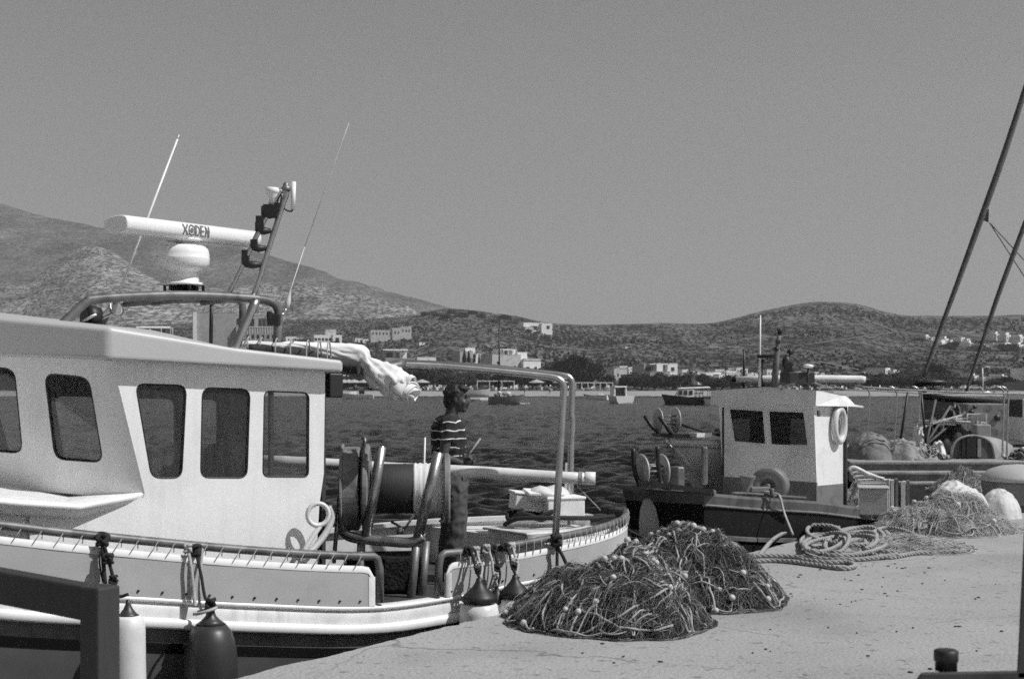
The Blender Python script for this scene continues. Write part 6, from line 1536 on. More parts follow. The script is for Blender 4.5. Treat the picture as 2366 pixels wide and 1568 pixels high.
MORE = [(1158, 1182, 874, 10, 'low white roof strip between shore trees under the large house'), (1262, 1290, 862, 12, 'low white walled plot right of the large two-storey house'), (1300, 1330, 852, 10, 'little white house on the slope above the tallest shore tree'), (960, 990, 884, 12, 'low white taverna wall behind the canvas roll end'), (1040, 1068, 886, 12, 'low white taverna wall above the head of the man'), (1215, 1240, 880, 14, 'white shore taverna right of the left pergola'), (1452, 1478, 866, 12, 'small white house behind the round shore bushes'), (1725, 1750, 880, 16, 'white house between the wide low house and the small boat mast'), (1800, 1832, 880, 14, 'white house seen between the masts of the small boat'), (1905, 1935, 882, 12, 'low white house above the white boom'), (2088, 2112, 884, 12, 'small white house between the dark trees of the right shore'), (1990, 2016, 868, 8, 'low pale house on the slope left of the right shore trees'), (790, 840, 878, 14, 'low white taverna behind the straw parasols'), (1332, 1362, 866, 16, 'white house rising behind the tallest shore tree'), (1376, 1412, 872, 18, 'white house above the close-set pergola'), (1430, 1462, 858, 12, 'white flat house on the slope left of the flat-roofed white house'), (1575, 1600, 868, 14, 'white house immediately left of the palm'), (1650, 1690, 864, 10, 'long low white house on the slope above the wide low house'), (1700, 1724, 862, 12, 'small white house on the slope left of the small boat mast'), (1770, 1800, 868, 14, 'white house behind the white whip antenna of the small boat'), (1838, 1862, 872, 12, 'white house left of the antenna dome'), (1880, 1900, 870, 10, 'tiny white house right of the antenna dome'), (1022, 1056, 852, 14, 'white house on the slope above the awning pipe'), (1005, 1030, 872, 12, 'small white taverna right of the canvas roll end'), (660, 700, 790, 12, 'low white house right of the radar gantry'), (820, 850, 792, 10, 'little white house left of the long unfinished house'), (2050, 2076, 880, 14, 'white house behind the second bent pipe'), (2170, 2196, 884, 12, 'white house right of the windlass'), (2290, 2312, 884, 12, 'white house behind the street lamp')]
for x0, x1, yb, h, lb in MORE:
    house(lb, x0, x1, yb, [(0, .6, 0, h, 0, 7, LIME), (.55, 1, 0, h * .8, -2, 7, LIME)], [(0, 'f', .3, h * .3, 3, 4), (0, 'f', .75, h * .3, 3, 4), (1, 'f', .5, h * .2, 3, 4)], rot=8, Y=max(485, near_depth((x0 + x1) / 2, yb)))
# the white village on the right-hand hillside and the plots along the right shore
RV = random.Random(31)
vill = [(2138, 2158, 785, 'white hillside house farthest left in the village, beside dark trees'), (2160, 2176, 797, 'small white hillside cube just left of the long spar'), (2180, 2200, 793, 'white hillside house right of the long spar with a pale wall'),
        (2168, 2206, 804, 'long low white hillside row below the spar'), (2214, 2242, 789, 'white stepped hillside house halfway between the two spars'), (2236, 2258, 802, 'low pale hillside house under the stepped one'), (2262, 2282, 806, 'low white hillside row left of the shorter spar'),
        (2298, 2318, 783, 'white hillside house just right of the shorter spar, high in the village'), (2290, 2312, 803, 'white hillside house just right of the shorter spar, low in the village'), (2322, 2346, 786, 'long white hillside house high near the right edge'), (2318, 2345, 804, 'white arcaded hillside house low near the right edge'), (2350, 2380, 788, 'white hillside house cut by the right edge of the view'),
        (2348, 2376, 806, 'low white hillside wall-like house at the right edge'), (2040, 2066, 862, 'white shore house at the left of the right-hand tree group'), (2068, 2084, 866, 'small white shore house with a flat roof beside dark trees'), (2130, 2162, 878, 'white shore house just left of the long spar foot'), (2246, 2270, 880, 'white two-level shore house between the two spar feet'), (2316, 2336, 880, 'small white shore house right of the street lamp'), (2375, 2410, 860, 'white house above the black awning at the right edge')]
for x0, x1, yb, lb in vill:
    h = RV.uniform(.45, .7) * min(20, x1 - x0)
    bl_ = [(0, RV.uniform(.55, .75), 0, h, 0, 8, LIME), (.5, 1, 0, h * RV.uniform(.6, .85), -2, 8, RV.choice([LIME, BARE]))]
    if RV.random() < .5: bl_.append((.1, .5, h, h * 1.5, 1, 5, LIME))
    house(lb, x0, x1, yb + 1, bl_, [(0, 'f', .3, h * .35, 2.6, 3.2), (0, 'f', .7, h * .35, 2.6, 3.2), (1, 'f', .6, h * .25, 2.8, 3.2)], rot=RV.uniform(6, 24), Y=None if yb < 850 else 500)
for x0, x1, yb, lb in ((1735, 1752, 867, 'little white hut with a tank among scrub left of the small boat mast'), (1445, 1452, 806, 'tiny white wall on the hillside above the tall dark trees'), (968, 984, 797, 'tiny white hut on the slope right of the unfinished house')):
    house(lb, x0, x1, yb, [(0, 1, 0, 5, 0, 5, LIME), (.2, .5, 5, 7, 1, 2, BARE)], [(0, 'f', .5, 1, 2, 3)], rot=10)

# ---- trees
LEAF = M('tamarisk_leaves', .026, .9, .45, .6, fine=.3, fscale=4)
LEAF2 = M('dark_tree_leaves', .016, .9, .45, .6, fine=.3, fscale=4)
BARK = M('bark', .06, .9, .3, 5)
def crown(rnd, blobs, n, ls):
    mb = MB(); vs = []; fs = []
    tot = sum(b[1].x * b[1].z for b in blobs)
    for c, r in blobs:
        for i in range(int(n * r.x * r.z / tot)):
            d = Vector((rnd.gauss(0, 1), rnd.gauss(0, 1), rnd.gauss(0, 1))).normalized() * rnd.uniform(.45, 1.08)
            p = c + Vector((d.x * r.x, d.y * r.y, d.z * r.z))
            a = Vector((rnd.uniform(-1, 1), rnd.uniform(-1, 1), rnd.uniform(-1, 1))).normalized(); b = a.orthogonal().normalized(); s = ls * rnd.uniform(.6, 1.4)
            o = len(vs); vs += [p + a * s, p + b * s * .6, p - a * s, p - b * s * .6]; fs.append((o, o+1, o+2, o+3))
    mb.add(vs, fs); return mb
def tree_proto(seed, h, w, label, mat, kind='round', loc=(0, 0, 0)):
    rnd = random.Random(seed); t = thing('tree' if kind != 'cypress' else 'cypress', label, 'tree', loc); base = Vector(loc)
    tr = MB(); tr.tube([base - ZZ * .8, base + Vector((.1, 0, h * .2)), base + Vector((-.1, .1, h * .45))], [w * .05, w * .04, w * .025], 6)
    blobs = []
    if kind == 'cypress':
        for k in range(7): blobs.append((base + ZZ * h * (.14 + .125 * k), Vector((w * .5 * (1 - (k / 7.5) ** 1.5), w * .5 * (1 - (k / 7.5) ** 1.5), h * .10))))
    else:
        for k in range(9):
            a = rnd.uniform(0, 6.28); q = rnd.uniform(.1, .34) * w; c = base + Vector((math.cos(a) * q, math.sin(a) * q, h * rnd.uniform(.32, .80)))
            r = rnd.uniform(.16, .27) * w; blobs.append((c, Vector((r, r, r * rnd.uniform(.7, 1.0) * h / w)))); tr.tube([base + ZZ * h * .25, base.lerp(c, .6) + ZZ * h * .12, c], [w * .03, w * .02, w * .008], 5)
        blobs.append((base + ZZ * h * .5, Vector((w * .38, w * .38, h * .34))))
    crown(rnd, blobs, 1300, .045 * max(h, w)).build('crown', mat, t); tr.build('trunk', BARK, t); return t
def tree_at(x, yb, h_px, w_px, Y):
    k = Y / FPX; return W(x, yb, Y), h_px * k, w_px * k
TREES = [ # x, base y, height px, width px, depth, kind, label
 (905, 900, 52, 80, 466, 0, 'broad dark tree behind the canvas roll end on the shore'), (985, 899, 56, 76, 468, 1, 'dark shore tree right of the canvas roll end'), (1045, 898, 44, 52, 470, 0, 'low dark shore tree above the head of the man'),
 (1105, 897, 46, 50, 480, 1, 'dark shore tree behind the left white pergola'), (1205, 897, 40, 46, 480, 0, 'bushy shore tree right of the left white pergola'), (1255, 897, 42, 56, 476, 1, 'dark shore tree below the large two-storey house'),
 (1318, 888, 66, 84, 520, 1, 'tallest dark tree mass right of the awning poles'), (1362, 890, 52, 64, 515, 0, 'tall rounded dark tree beside the tallest one'), (1275, 885, 50, 60, 530, 0, 'dark tree just left of the awning pole tops'),
 (1450, 900, 34, 40, 465, 0, 'round shore bush nearest the white motorboat'), (1482, 902, 38, 44, 463, 1, 'round shore bush, second right of the white motorboat'), (1512, 902, 34, 40, 464, 0, 'round shore bush above the bow of the dark-hulled boat'),
 (1556, 904, 36, 46, 462, 1, 'round shore bush above the roof of the dark-hulled boat'), (1642, 902, 34, 44, 464, 0, 'round shore bush right of the palm'), (1668, 903, 30, 34, 463, 1, 'small round shore bush beside the pale low wall'),
 (1706, 902, 34, 38, 464, 0, 'round shore bush next to the small boat antenna'), (1625, 885, 24, 30, 500, 1, 'little dark tree in front of the wide low house'), (2060, 897, 30, 50, 470, 0, 'dark shore tree under the right-hand white houses'), (2105, 896, 42, 70, 468, 1, 'broad dark shore tree left of the long spar foot'),
 (2165, 885, 44, 60, 500, 0, 'dark tree standing behind the long spar foot'), (2030, 893, 32, 40, 475, 1, 'dark shore tree at the end of the white boom'), (2210, 897, 22, 44, 470, 0, 'low shore tree right of the long spar foot'), (2300, 897, 24, 50, 470, 1, 'low shore tree right of the street lamp'),
 (2360, 898, 20, 60, 468, 0, 'low wide shore tree at the right edge'), (2195, 808, 20, 36, None, 0, 'dark tree below the long white hillside row'), (2260, 812, 18, 40, None, 1, 'dark tree clump under the low hillside houses'), (2330, 812, 20, 50, None, 0, 'dark tree clump under the arcaded hillside house'), (2127, 788, 10, 36, None, 1, 'dark hedge-like tree at the left end of the hillside village'),
 (770, 800, 14, 26, None, 0, 'dark round tree in front of the small white roof-block house'), (738, 803, 12, 22, None, 1, 'little dark tree at the foot of the small white roof-block house'), (795, 898, 26, 60, 468, 0, 'dark tree behind the straw parasols'), (850, 897, 30, 60, 470, 1, 'dark tree behind the parasols, nearer the canvas roll'),
 (1985, 862, 12, 40, 620, 1, 'dark low tree on the slope behind the antenna dome'), (1222, 768, 8, 16, None, 0, 'small dark tree at the foot of the crest house'), (700, 795, 14, 40, None, 1, 'dark tree left of the small white roof-block house'), (1760, 898, 24, 50, 466, 1, 'shore tree behind the small boat mast foot'), (1870, 897, 22, 60, 467, 0, 'shore tree hidden behind the white boom'), (1935, 897, 24, 50, 467, 1, 'shore tree under the white boom end')]
far_off = Vector((0, 0, 0))
protos = []
for i in range(len(TREES)):
    x, yb, hp, wp, Y, kd, lb = TREES[i]
    Y = Y or near_depth(x, yb); nyb = near_y(x, max(Y, 452)) + 2
    if nyb > yb: hp += nyb - yb
    wp *= 1.3; loc, h, w = tree_at(x, nyb, hp, wp, Y)
    if len(protos) < 4:
        p = tree_proto(100 + i, h, w, lb, (LEAF, LEAF2)[i % 2], 'round', loc); protos.append((p, h, w)); p['group'] = 'trees of the far shore'
    else:
        p, h0, w0 = protos[(i * 7 + kd) % 4]; dup(p, loc, random.uniform(0, 6.28), (w / w0, w / w0, h / h0), lb)
EXTRA = [(820, 46, 70, 'dark shore tree mass behind the first straw parasols'), (880, 50, 70, 'dark shore tree mass just left of the canvas roll end'), (945, 54, 70, 'dark shore tree mass under the awning pipe start'), (1020, 50, 60, 'dark shore tree between the canvas roll and the head of the man'), (1075, 44, 56, 'dark shore tree right of the head of the man'), (1150, 42, 56, 'dark shore tree behind the middle of the left pergola'), (1180, 46, 50, 'dark shore tree behind the right end of the left pergola'), (1230, 42, 50, 'dark shore tree under the white wing of the large house'), (1285, 40, 50, 'dark shore tree immediately left of the awning poles'), (1400, 34, 50, 'dark shore tree behind the right end of the close-set pergola'), (1345, 36, 50, 'dark shore tree behind the left end of the close-set pergola'), (1465, 40, 40, 'dark shore bush behind the square wheelhouse boat'), (1530, 42, 46, 'dark shore bush behind the bow of the cabin cruiser'), (1580, 36, 40, 'dark shore bush at the foot of the palm'), (1690, 36, 44, 'dark shore bush at the left of the small boat mast'), (1960, 36, 60, 'dark shore tree between the white boom end and the pipe frame'), (2010, 40, 60, 'dark shore tree above the first bent pipe'), (2085, 44, 70, 'dark shore tree above the second bent pipe'), (2140, 44, 60, 'dark shore tree left of the windlass'), (2185, 40, 60, 'dark shore tree right of the windlass'), (2240, 30, 60, 'dark shore tree at the foot of the shorter spar'), (2330, 30, 60, 'dark shore tree under the black awning')]
for j, (x, hp, wp, lb) in enumerate(EXTRA):
    loc, h, w = tree_at(x, near_y(x, 470) + 2, hp, wp * 1.15, 466 + (j * 7) % 24); p, h0, w0 = protos[j % 4]; dup(p, loc, j * 1.7, (w / w0, w / w0, h / h0), lb)
CY = [(1073, 838, 30, 10, 'tallest dark cypress before the narrow pale house'), (1083, 838, 28, 9, 'dark cypress second from the left before the narrow house'), (1096, 838, 24, 6, 'thin dark cypress right of the pair'), (1107, 839, 22, 6, 'thin dark cypress nearest the low white walled house')]
cp = None
for x, yb, hp, wp, lb in CY:
    Y = 560; loc, h, w = tree_at(x, yb, hp, wp, Y)
    if cp is None: cp = (tree_proto(300, h, w, lb, LEAF2, 'cypress', loc), h, w); cp[0]['group'] = 'cypresses by the narrow house'
    else: dup(cp[0], loc, random.uniform(0, 6), (w / cp[2], w / cp[2], h / cp[1]), lb)
# trees along the crest, small
rn = random.Random(3)
CREST = [(985, 30, 9, 'lowest dark tree clump at the left end of the hill crest'), (1008, 26, 12, 'dark tree clump on the hill crest, second from the left'), (1028, 34, 9, 'low dark tree clump on the crest left of its middle'), (1046, 28, 14, 'tall dark tree clump on the crest near the mountain foot'), (1066, 40, 11, 'broad dark tree clump in the middle of the hill crest'), (1092, 30, 9, 'low dark tree clump just right of the crest middle'), (1112, 24, 12, 'dark tree clump on the crest before the bare gap'), (1142, 30, 8, 'low dark scrub tree left of the sailing boat mast'), (1166, 34, 12, 'dark tree clump on the crest right of the sailing boat mast'), (1186, 28, 8, 'low dark tree clump at the right end of the hill crest')]
for j, (x, w_, hp, lb) in enumerate(CREST):
    Yc = 1230 - (j * 37) % 90; loc, h, w = tree_at(x, near_y(x, Yc) + 3, hp + 4, w_ * 1.15, Yc); p, h0, w0 = protos[(j * 3 + 1) % 4]; dup(p, loc, j * 2.1, (w / w0, w / w0, h / h0), lb)['group'] = 'trees along the hill crest'
# palm
Y = 470; b_ = W(1596, 890, Y); t = thing('palm_tree', 'palm tree with a round feathery crown between the low white houses', 'palm', b_); k = Y / FPX
mb = MB(); mb.tube([b_ - ZZ * .5, b_ + ZZ * 16 * k, b_ + ZZ * 26 * k], [.35, .28, .3], 8); mb.build('trunk', BARK, t)
mb = MB(); rn = random.Random(6)
for i in range(60):
    a = rn.uniform(0, 6.28); e = rn.uniform(-.5, 1.2); c = b_ + ZZ * 27 * k; L_ = rn.uniform(2.4, 3.4); pts = []
    for q_ in range(6):
        s = q_ / 5 * L_; pts.append(c + Vector((math.cos(a) * math.cos(e) * s, math.sin(a) * math.cos(e) * s, math.sin(e) * s - .16 * s * s)))
    w0 = Vector((-math.sin(a), math.cos(a), 0)) * .22
    mb.loft([[p_ - w0 * (1 - q_ / 7) - ZZ * .1, p_ + w0 * (1 - q_ / 7) - ZZ * .1] for q_, p_ in enumerate(pts)], smooth=False)
mb.build('crown', LEAF2, t)

# ---- pergolas, parasols, lamp post, people on the beach
def pergola(label, x0, x1, yt, yb, n, Y):
    t = thing('pergola', label, 'pergola', W((x0 + x1) / 2, yb, Y))
    for j in range(n):
        x = x0 + (x1 - x0) * j / (n - 1); mb = MB(); a_, b_ = W(x, yt, Y), W(x, yb + 2, Y); mb.box((a_ + b_) / 2, (.26, .26, (a_ - b_).length)); mb.build('post', LIME, t)
        mb = MB(); a_, b_ = W(x, yt - 1, Y + 5), W(x, yb - 1, Y + 5); mb.box((a_ + b_) / 2, (.2, .2, (a_ - b_).length)); mb.build('post', LIME, t)
    mb = MB(); a_, b_ = W(x0, yt, Y), W(x1, yt, Y); mb.box((a_ + b_) / 2, ((b_ - a_).length, .2, .3)); mb.box((a_ + b_) / 2 + Vector((0, 5, .0)), ((b_ - a_).length, .2, .3))
    for j in range(2 * n): mb.box(W(x0 + (x1 - x0) * j / (2 * n - 1), yt, Y) + Vector((0, 2.5, .25)), (.12, 5.4, .16))
    mb.build('roof_beams', LIME, t)
pergola('white beach pergola standing left, above the anchored sailing dinghy', 1103, 1188, 880, 904, 4, 462)
pergola('white beach pergola with closely set posts right of the awning poles', 1330, 1416, 884, 907, 7, 458)
STRAW = M('straw_thatch', .40, .95, .25, 3); par0 = None
PARA = [(783, 878), (806, 878), (854, 880), (795, 878), (818, 879), (842, 881), (866, 882), (1240, 886), (1296, 888), (950, 884), (975, 885)]
PLB = ['straw parasol touching the lamp box under the wheelhouse roof', 'straw parasol at the back between the first two by the wheelhouse', 'straw parasol at the back between the third one and the canvas roll', 'straw parasol nearest the wheelhouse corner lamp', 'straw parasol second from the wheelhouse corner', 'straw parasol third from the wheelhouse corner', 'straw parasol nearest the hanging canvas roll', 'lone straw parasol right of the left pergola', 'lone straw parasol seen between the awning poles', 'straw parasol right of the canvas roll end', 'straw parasol left of the head of the man']
for (x, y), lb in zip(PARA, PLB):
    loc = W(x, near_y(x, 456) + 1, 456)
    if par0 is None:
        par0 = thing('parasol', lb, 'parasol', loc, 'straw parasols on the beach')
        mb = MB(); mb.lathe([(1.75, 1.95), (1.8, 2.0), (.9, 2.5), (.0, 2.85)], loc, ZZ, 14, smooth=False); mb.build('canopy', STRAW, par0)
        mb = MB(); mb.tube([loc - ZZ * .4, loc + ZZ * 2.3], .07, 6); mb.build('pole', BARK, par0)
    else: dup(par0, loc, 0, (1.5, 1.5, 1.25), lb)
t = thing('street_lamp', 'tall thin white street lamp on the shore right of the shorter spar', 'street lamp', W(2271, 905, 440))
mb = MB(); mb.tube([W(2272, 910, 440), W(2270, 850, 440)], .17, 6); mb.build('pole', WHITE, t); mb = MB(); mb.tube([W(2270, 850, 440), W(2278, 847, 440), W(2287, 848, 440)], .12, 6); mb.build('lamp_arm', WHITE, t)
t = thing('utility_pole', 'thin dark utility pole on the slope right of the palm', 'pole', W(1677, 880, 470)); mb = MB(); mb.tube([W(1677, 885, 470), W(1677, 800, 470)], .16, 6); mb.box(W(1677, 806, 470), (1.6, .15, .15)); mb.build('pole', BARK, t)
per0 = None
for x, y, lb in ((1320, 913, 'tiny person walking on the beach just right of the awning poles'), (1045, 906, 'tiny bather on the beach left of the fisherman'), (1212, 909, 'tiny bather standing below the lone parasol'), (1270, 911, 'tiny bather near the water left of the awning poles'), (2073, 909, 'tiny person on the beach behind the pipe frame')):
    loc = W(x, y, 434)
    if per0 is None:
        per0 = thing('person', lb, 'person', loc, 'people on the beach'); mb = MB()
        for s in (-1, 1): cap(mb, [(loc + Vector((s * .16, 0, .05)), .07), (loc + Vector((s * .12, 0, .5)), .08), (loc + Vector((s * .09, 0, .9)), .11)], 8); cap(mb, [(loc + Vector((s * .2, 0, 1.42)), .06), (loc + Vector((s * .28, 0, 1.1)), .05), (loc + Vector((s * .26, -.1, .85)), .045)], 8)
        mb.tube([loc + ZZ * .85, loc + ZZ * 1.1, loc + ZZ * 1.42, loc + ZZ * 1.52], [.17, .15, .2, .07], 10); mb.ell(loc + ZZ * 1.64, (.10, .11, .13))
        remesh(mb, 'body', SKIN, per0, .03, 3); mb = MB(); mb.tube([loc + ZZ * .72, loc + ZZ * .98], [.21, .19], 10); mb.build('shorts', BLACK, per0)
    else: dup(per0, loc, random.uniform(0, 6), None, lb)

# ---- boats at anchor
def small_hull(P, L, Bm, H, yaw, mat, par, flare=.25, transom=True, name='hull'):
    d = Vector((math.cos(yaw), math.sin(yaw), 0)); n_ = Vector((-d.y, d.x, 0)); mb = MB()
    prof = lambda q_: min(1, (1 - q_) * 3.2) ** .75 if transom else (math.sin(math.pi * min(max(q_, .01), .99))) ** .55
    for sd in (1, -1):
        rings = []
        for i in range(15):
            q_ = i / 14; w_ = max(.015, prof(q_)) * Bm / 2; z_ = H * (1 + .55 * max(0, q_ - .5) ** 1.2 * 1.6)
            c = P + d * (L * (q_ - .5))
            rings.append([c + d * flare * q_ + n_ * sd * w_ * 1.0 + ZZ * z_, c + n_ * sd * w_ * .9 + ZZ * (H * .35), c + n_ * sd * w_ * .55 - ZZ * .35, c - ZZ * .45])
        mb.loft(rings)
        if sd == 1: r0_ = rings
        else: mb.loft([r0_[0], rings[0]], smooth=False); mb.loft([[a[0] - ZZ * .06, b[0] - ZZ * .06] for a, b in zip(r0_, rings)], smooth=False)
    return mb.build(name, mat, par), d, n_
Wz = WATERZ
def onwater(x, y): Y = (EYE - Wz) * FPX / (y - 895); p = W(x, y, Y); p.z = Wz; return p, Y / FPX
# dark-hulled cabin boat
P, k = onwater(1594, 936); P, k = W(1594, 936, 215), 215 / FPX; P.z = Wz
t = thing('cabin_boat', 'dark-hulled cabin cruiser with a white canopy roof, at anchor left of the small boat cabin', 'boat', P)
small_hull(P, 118 * k, 2.3, 18 * k, math.pi * 1.02, BLACK, t, .5)
mb = MB(); d = Vector((math.cos(math.pi * 1.02), math.sin(math.pi * 1.02), 0)); n_ = Vector((-d.y, d.x, 0))
mb.hexa([P + d * a_ * k + n_ * b_ + ZZ * 18 * k for a_, b_ in ((36, -.8), (36, .8), (-8, .9), (-8, -.9))], [P + d * a_ * k + n_ * b_ + ZZ * 36 * k for a_, b_ in ((24, -.7), (24, .7), (-8, .8), (-8, -.8))]); mb.build('cabin', CANVAS, t)
for a0, a1 in ((20, 28), (8, 17), (-4, 5)):
    for s in (-1, 1): mb = MB(); mb.hexa([P + d * a_ * k + n_ * s * b_ + ZZ * z_ * k for a_, b_, z_ in ((a0, .84, 23), (a1, .84, 23), (a1 - 1, .78, 33), (a0, .78, 33))], [P + d * a_ * k + n_ * s * (b_ + .06) + ZZ * z_ * k for a_, b_, z_ in ((a0, .84, 23), (a1, .84, 23), (a1 - 1, .78, 33), (a0, .78, 33))]); mb.build('window', OPENING, t)
mb = MB(); mb.hexa([P + d * a_ * k + n_ * b_ + ZZ * z_ * k for a_, b_, z_ in ((28, -.85, 37), (28, .85, 37), (-46, .9, 39), (-46, -.9, 39))], [P + d * a_ * k + n_ * b_ + ZZ * z_ * k for a_, b_, z_ in ((24, -.75, 39.5), (24, .75, 39.5), (-42, .8, 42), (-42, -.8, 42))]); mb.build('canopy', WHITE, t, bevel=.04)
for a_ in (-12, -28, -44):
    for s in (-1, 1): mb = MB(); mb.tube([P + d * a_ * k + n_ * s * .8 + ZZ * 16 * k, P + d * a_ * k + n_ * s * .8 + ZZ * 38 * k], .04, 6); mb.build('canopy_post', BLACK, t)
mb = MB(); mb.tube([P + d * (59 - 118 * q_ / 12) * k + n_ * s_ * .0 + ZZ * 19 * k for q_ in range(2) for s_ in (1,)], .03, 5)
mb.box(P + d * -20 * k + ZZ * 22 * k, (1.2, 1.2, .9), (d, n_, ZZ)); mb.build('cockpit_seats', VINYL, t)
P2 = P + d * -52 * k - n_ * -1.6; P2.z = Wz; t = thing('dinghy', 'pale dinghy tied alongside the dark-hulled cabin cruiser', 'dinghy', P2); small_hull(P2, 46 * k, 1.1, 11 * k, math.pi * 1.06, STRAKE, t, .15)
# white motorboat, stern view
P, k = W(1431, 931, 235), 235 / FPX; P.z = Wz
t = thing('motorboat', 'white motorboat with a square dark-windowed wheelhouse seen from astern', 'boat', P); small_hull(P, 5.2, 46 * k, 17 * k, R(108), VINYL, t, .3)
d = Vector((math.cos(R(108)), math.sin(R(108)), 0)); n_ = Vector((-d.y, d.x, 0)); c = P + d * .4
mb = MB(); mb.box(c + ZZ * 38.5 * k, (2.2, 31 * k, 3 * k), (d, n_, ZZ))
for s in (-1, 1): mb.box(c + n_ * s * 14 * k + ZZ * 26 * k, (1.9, 2.2 * k, 24 * k), (d, n_, ZZ))
mb.box(c + d * .9 + ZZ * 16 * k, (.1, 28 * k, 10 * k), (d, n_, ZZ)); mb.build('wheelhouse', WHITE, t)
mb = MB(); mb.box(c + d * .2 + ZZ * 25.5 * k, (1.4, 25.6 * k, 22 * k), (d, n_, ZZ)); mb.build('cabin_opening', OPENING, t)
# white open boat left of it
P, k = W(1378, 922, 300), 300 / FPX; P.z = Wz
t = thing('motorboat', 'low white open motorboat with an outboard, left of the square wheelhouse boat', 'boat', P); small_hull(P, 54 * k, 1.9, 11 * k, math.pi * .9, VINYL, t, .5)
mb = MB(); mb.box(P + Vector((1.0, 0, 11 * k)), (.9, .9, .8)); mb.box(P + Vector((.3, 0, 12 * k)), (.08, 1.1, .7)); mb.build('console', WHITE, t); mb = MB(); mb.box(P + Vector((25 * k, .1, 7 * k)), (.4, .35, .9)); mb.build('outboard', BLACK, t, bevel=.05)
# sailing dinghy with a tall mast
P, k = W(1168, 934, 220), 220 / FPX; P.z = Wz
t = thing('sailing_dinghy', 'small grey sailing boat with heaped gear and a tall dark mast at anchor', 'sailing boat', P); small_hull(P, 80 * k, 1.7, 17 * k, R(-4), MIDGREY, t, .3, False)
mb = MB(); mb.tube([P + Vector((-15 * k, 0, 10 * k)), P + Vector((-14 * k, 0, 188 * k))], [.15, .11], 8); mb.build('mast', BLACK, t)
mb = MB()
for x, z, r in ((-20, 22, .5), (-2, 24, .42), (8, 20, .36), (22, 20, .5)): mb.ell(P + Vector((x * k, 0, z * k)), (r, .5, r * .6))
mb.build('heaped_gear', NETHEAP, t); mb = MB(); mb.ell(P + Vector((6 * k, -.1, 25 * k)), (.45, .4, .32)); mb.ell(P + Vector((-14 * k, -.1, 27 * k)), (.35, .4, .26)); mb.build('white_bundle', VINYL, t)
mb = MB(); mb.box(P + Vector((45 * k, -.5, .10)), (24 * k, .5, .2)); tag(mb.build('surfboard', WHITE, None, bevel=.05), 'narrow white board floating at the right end of the grey sailing boat', 'board')
P, k = W(1110, 925, 275), 275 / FPX; P.z = Wz
t = thing('pontoon', 'flat low white pontoon with a dinghy hull behind the head of the man', 'pontoon', P); mb = MB(); mb.box(P + Vector((0, 0, .45)), (46 * k, 2.4, .4)); mb.box(P + Vector((14 * k, -1.6, .2)), (30 * k, 1.0, .3)); mb.build('deck', VINYL, t, bevel=.05)
for dx in (-18, 0, 18): mb = MB(); mb.tube([P + Vector((dx * k, -1.1, .1)), P + Vector((dx * k, 1.1, .1))], .22, 8); mb.build('float', BLACK, t)
P, k = W(1085, 912, 400), 400 / FPX; P.z = Wz + .3
t = thing('dinghy', 'low grey dinghy drawn up at the beach behind the head of the man', 'dinghy', P); small_hull(P, 90 * k, 2.0, 12 * k, R(3), STRAKE, t, .5)
P, k = W(828, 916, 330), 330 / FPX; P.z = Wz
t = thing('motorboat', 'white boats-length motor launch lying between the wheelhouse corner and the canvas roll', 'boat', P); t['label'] = 'white motor launch lying between the wheelhouse corner and the canvas roll'; small_hull(P, 70 * k, 2.2, 10 * k, math.pi, VINYL, t, .5)
mb = MB(); mb.box(P + Vector((8 * k, 0, 15 * k)), (12 * k, 1.2, 9 * k)); mb.build('engine_cover', BLACK, t, bevel=.1); mb = MB(); mb.hexa([P + Vector((x * k, y, 10 * k)) for x, y in ((-22, -.8), (-4, -.8), (-4, .8), (-22, .8))], [P + Vector((x * k, y, 17 * k)) for x, y in ((-16, -.6), (-6, -.6), (-6, .6), (-16, .6))]); mb.build('cuddy', WHITE, t)
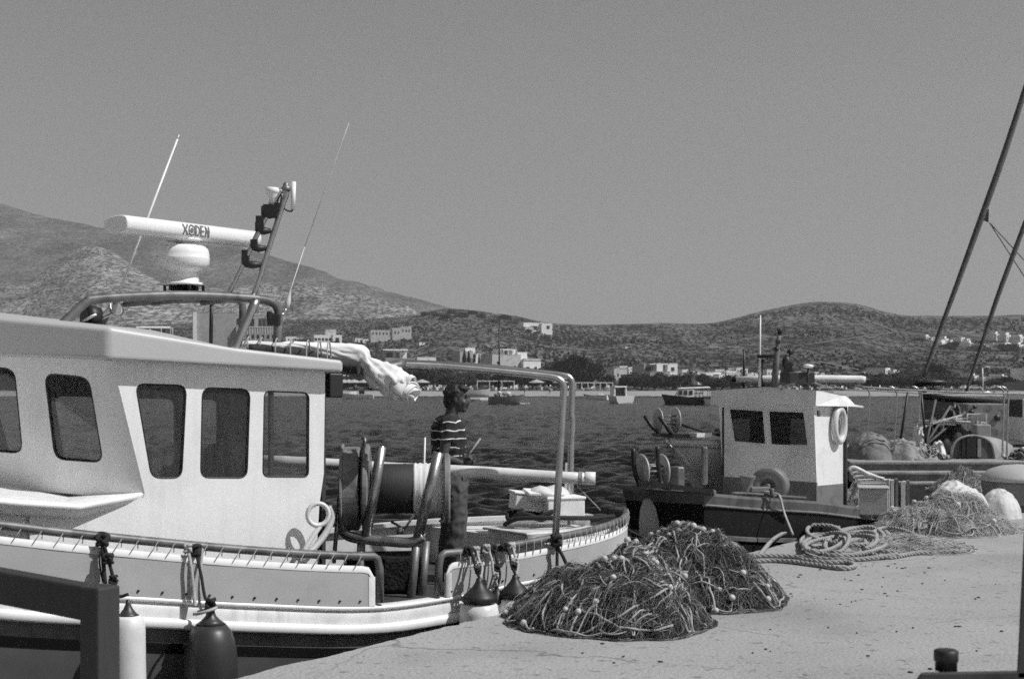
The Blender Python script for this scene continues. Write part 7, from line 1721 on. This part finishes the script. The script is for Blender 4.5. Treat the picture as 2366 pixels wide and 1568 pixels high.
# cars and small white things parked behind the right-hand beach
TB = None; rn = random.Random(88)
for i in range(110):
    x = rn.choice([rn.uniform(780, 1090), rn.uniform(880, 1420), rn.uniform(1800, 2360)]); loc = W(x, near_y(x, 455) + 1, rn.uniform(454, 460))
    if TB is None:
        TB = thing('beach_table', 'white table or chair of the beach tavernas under the shore trees', 'beach furniture', loc, 'white tables and chairs along the beach'); mb = MB(); mb.box(loc + ZZ * .75, (1.1, 1.0, .12)); mb.box(loc + ZZ * 1.0 + Vector((.4, .2, 0)), (.5, .12, .5))
        for sx in (-.45, .45): mb.box(loc + ZZ * .36 + Vector((sx, 0, 0)), (.12, .6, .72))
        mb.build('table', LIME, TB)
    else: dup(TB, loc, rn.uniform(0, 3), (rn.uniform(.7, 1.7), 1, rn.uniform(.6, 1.5)))
CARP = [(2230, 'light car parked behind the right beach, nearest the spar foot'), (2252, 'light car second in the row behind the right beach'), (2302, 'light car right of the street lamp'), (1905, 'light car parked under the white boom'), (1925, 'light car second under the white boom')]
car0 = None
for x, lb in CARP:
    loc = W(x, near_y(x, 462) + 1, 462)
    if car0 is None:
        car0 = thing('parked_car', lb, 'car', loc, 'cars parked behind the beach'); mb = MB(); mb.box(loc + ZZ * .62, (4.0, 1.7, .6)); mb.hexa([loc + Vector((x_, y_, .9)) for x_, y_ in ((-1.5, -.8), (1.1, -.8), (1.1, .8), (-1.5, .8))], [loc + Vector((x_, y_, 1.42)) for x_, y_ in ((-1.0, -.7), (.6, -.7), (.6, .7), (-1.0, .7))]); mb.build('body', VINYL, car0, bevel=.1)
        for sx in (-1.2, 1.2):
            for sy in (-.82, .82): mb = MB(); mb.lathe([(.1, -.1), (.32, -.1), (.32, .1), (.1, .1)], loc + Vector((sx, sy, .32)), (0, 1, 0), 12); mb.build('wheel', RUBBER, car0)
        mb = MB(); mb.hexa([loc + Vector((x_, y_, .98)) for x_, y_ in ((-1.32, -.83), (.9, -.83), (.9, .83), (-1.32, .83))], [loc + Vector((x_, y_, 1.34)) for x_, y_ in ((-.98, -.76), (.6, -.76), (.6, .76), (-.98, .76))]); mb.build('windows', OPENING, car0)
    else: dup(car0, loc, random.uniform(-.3, .3), None, lb)
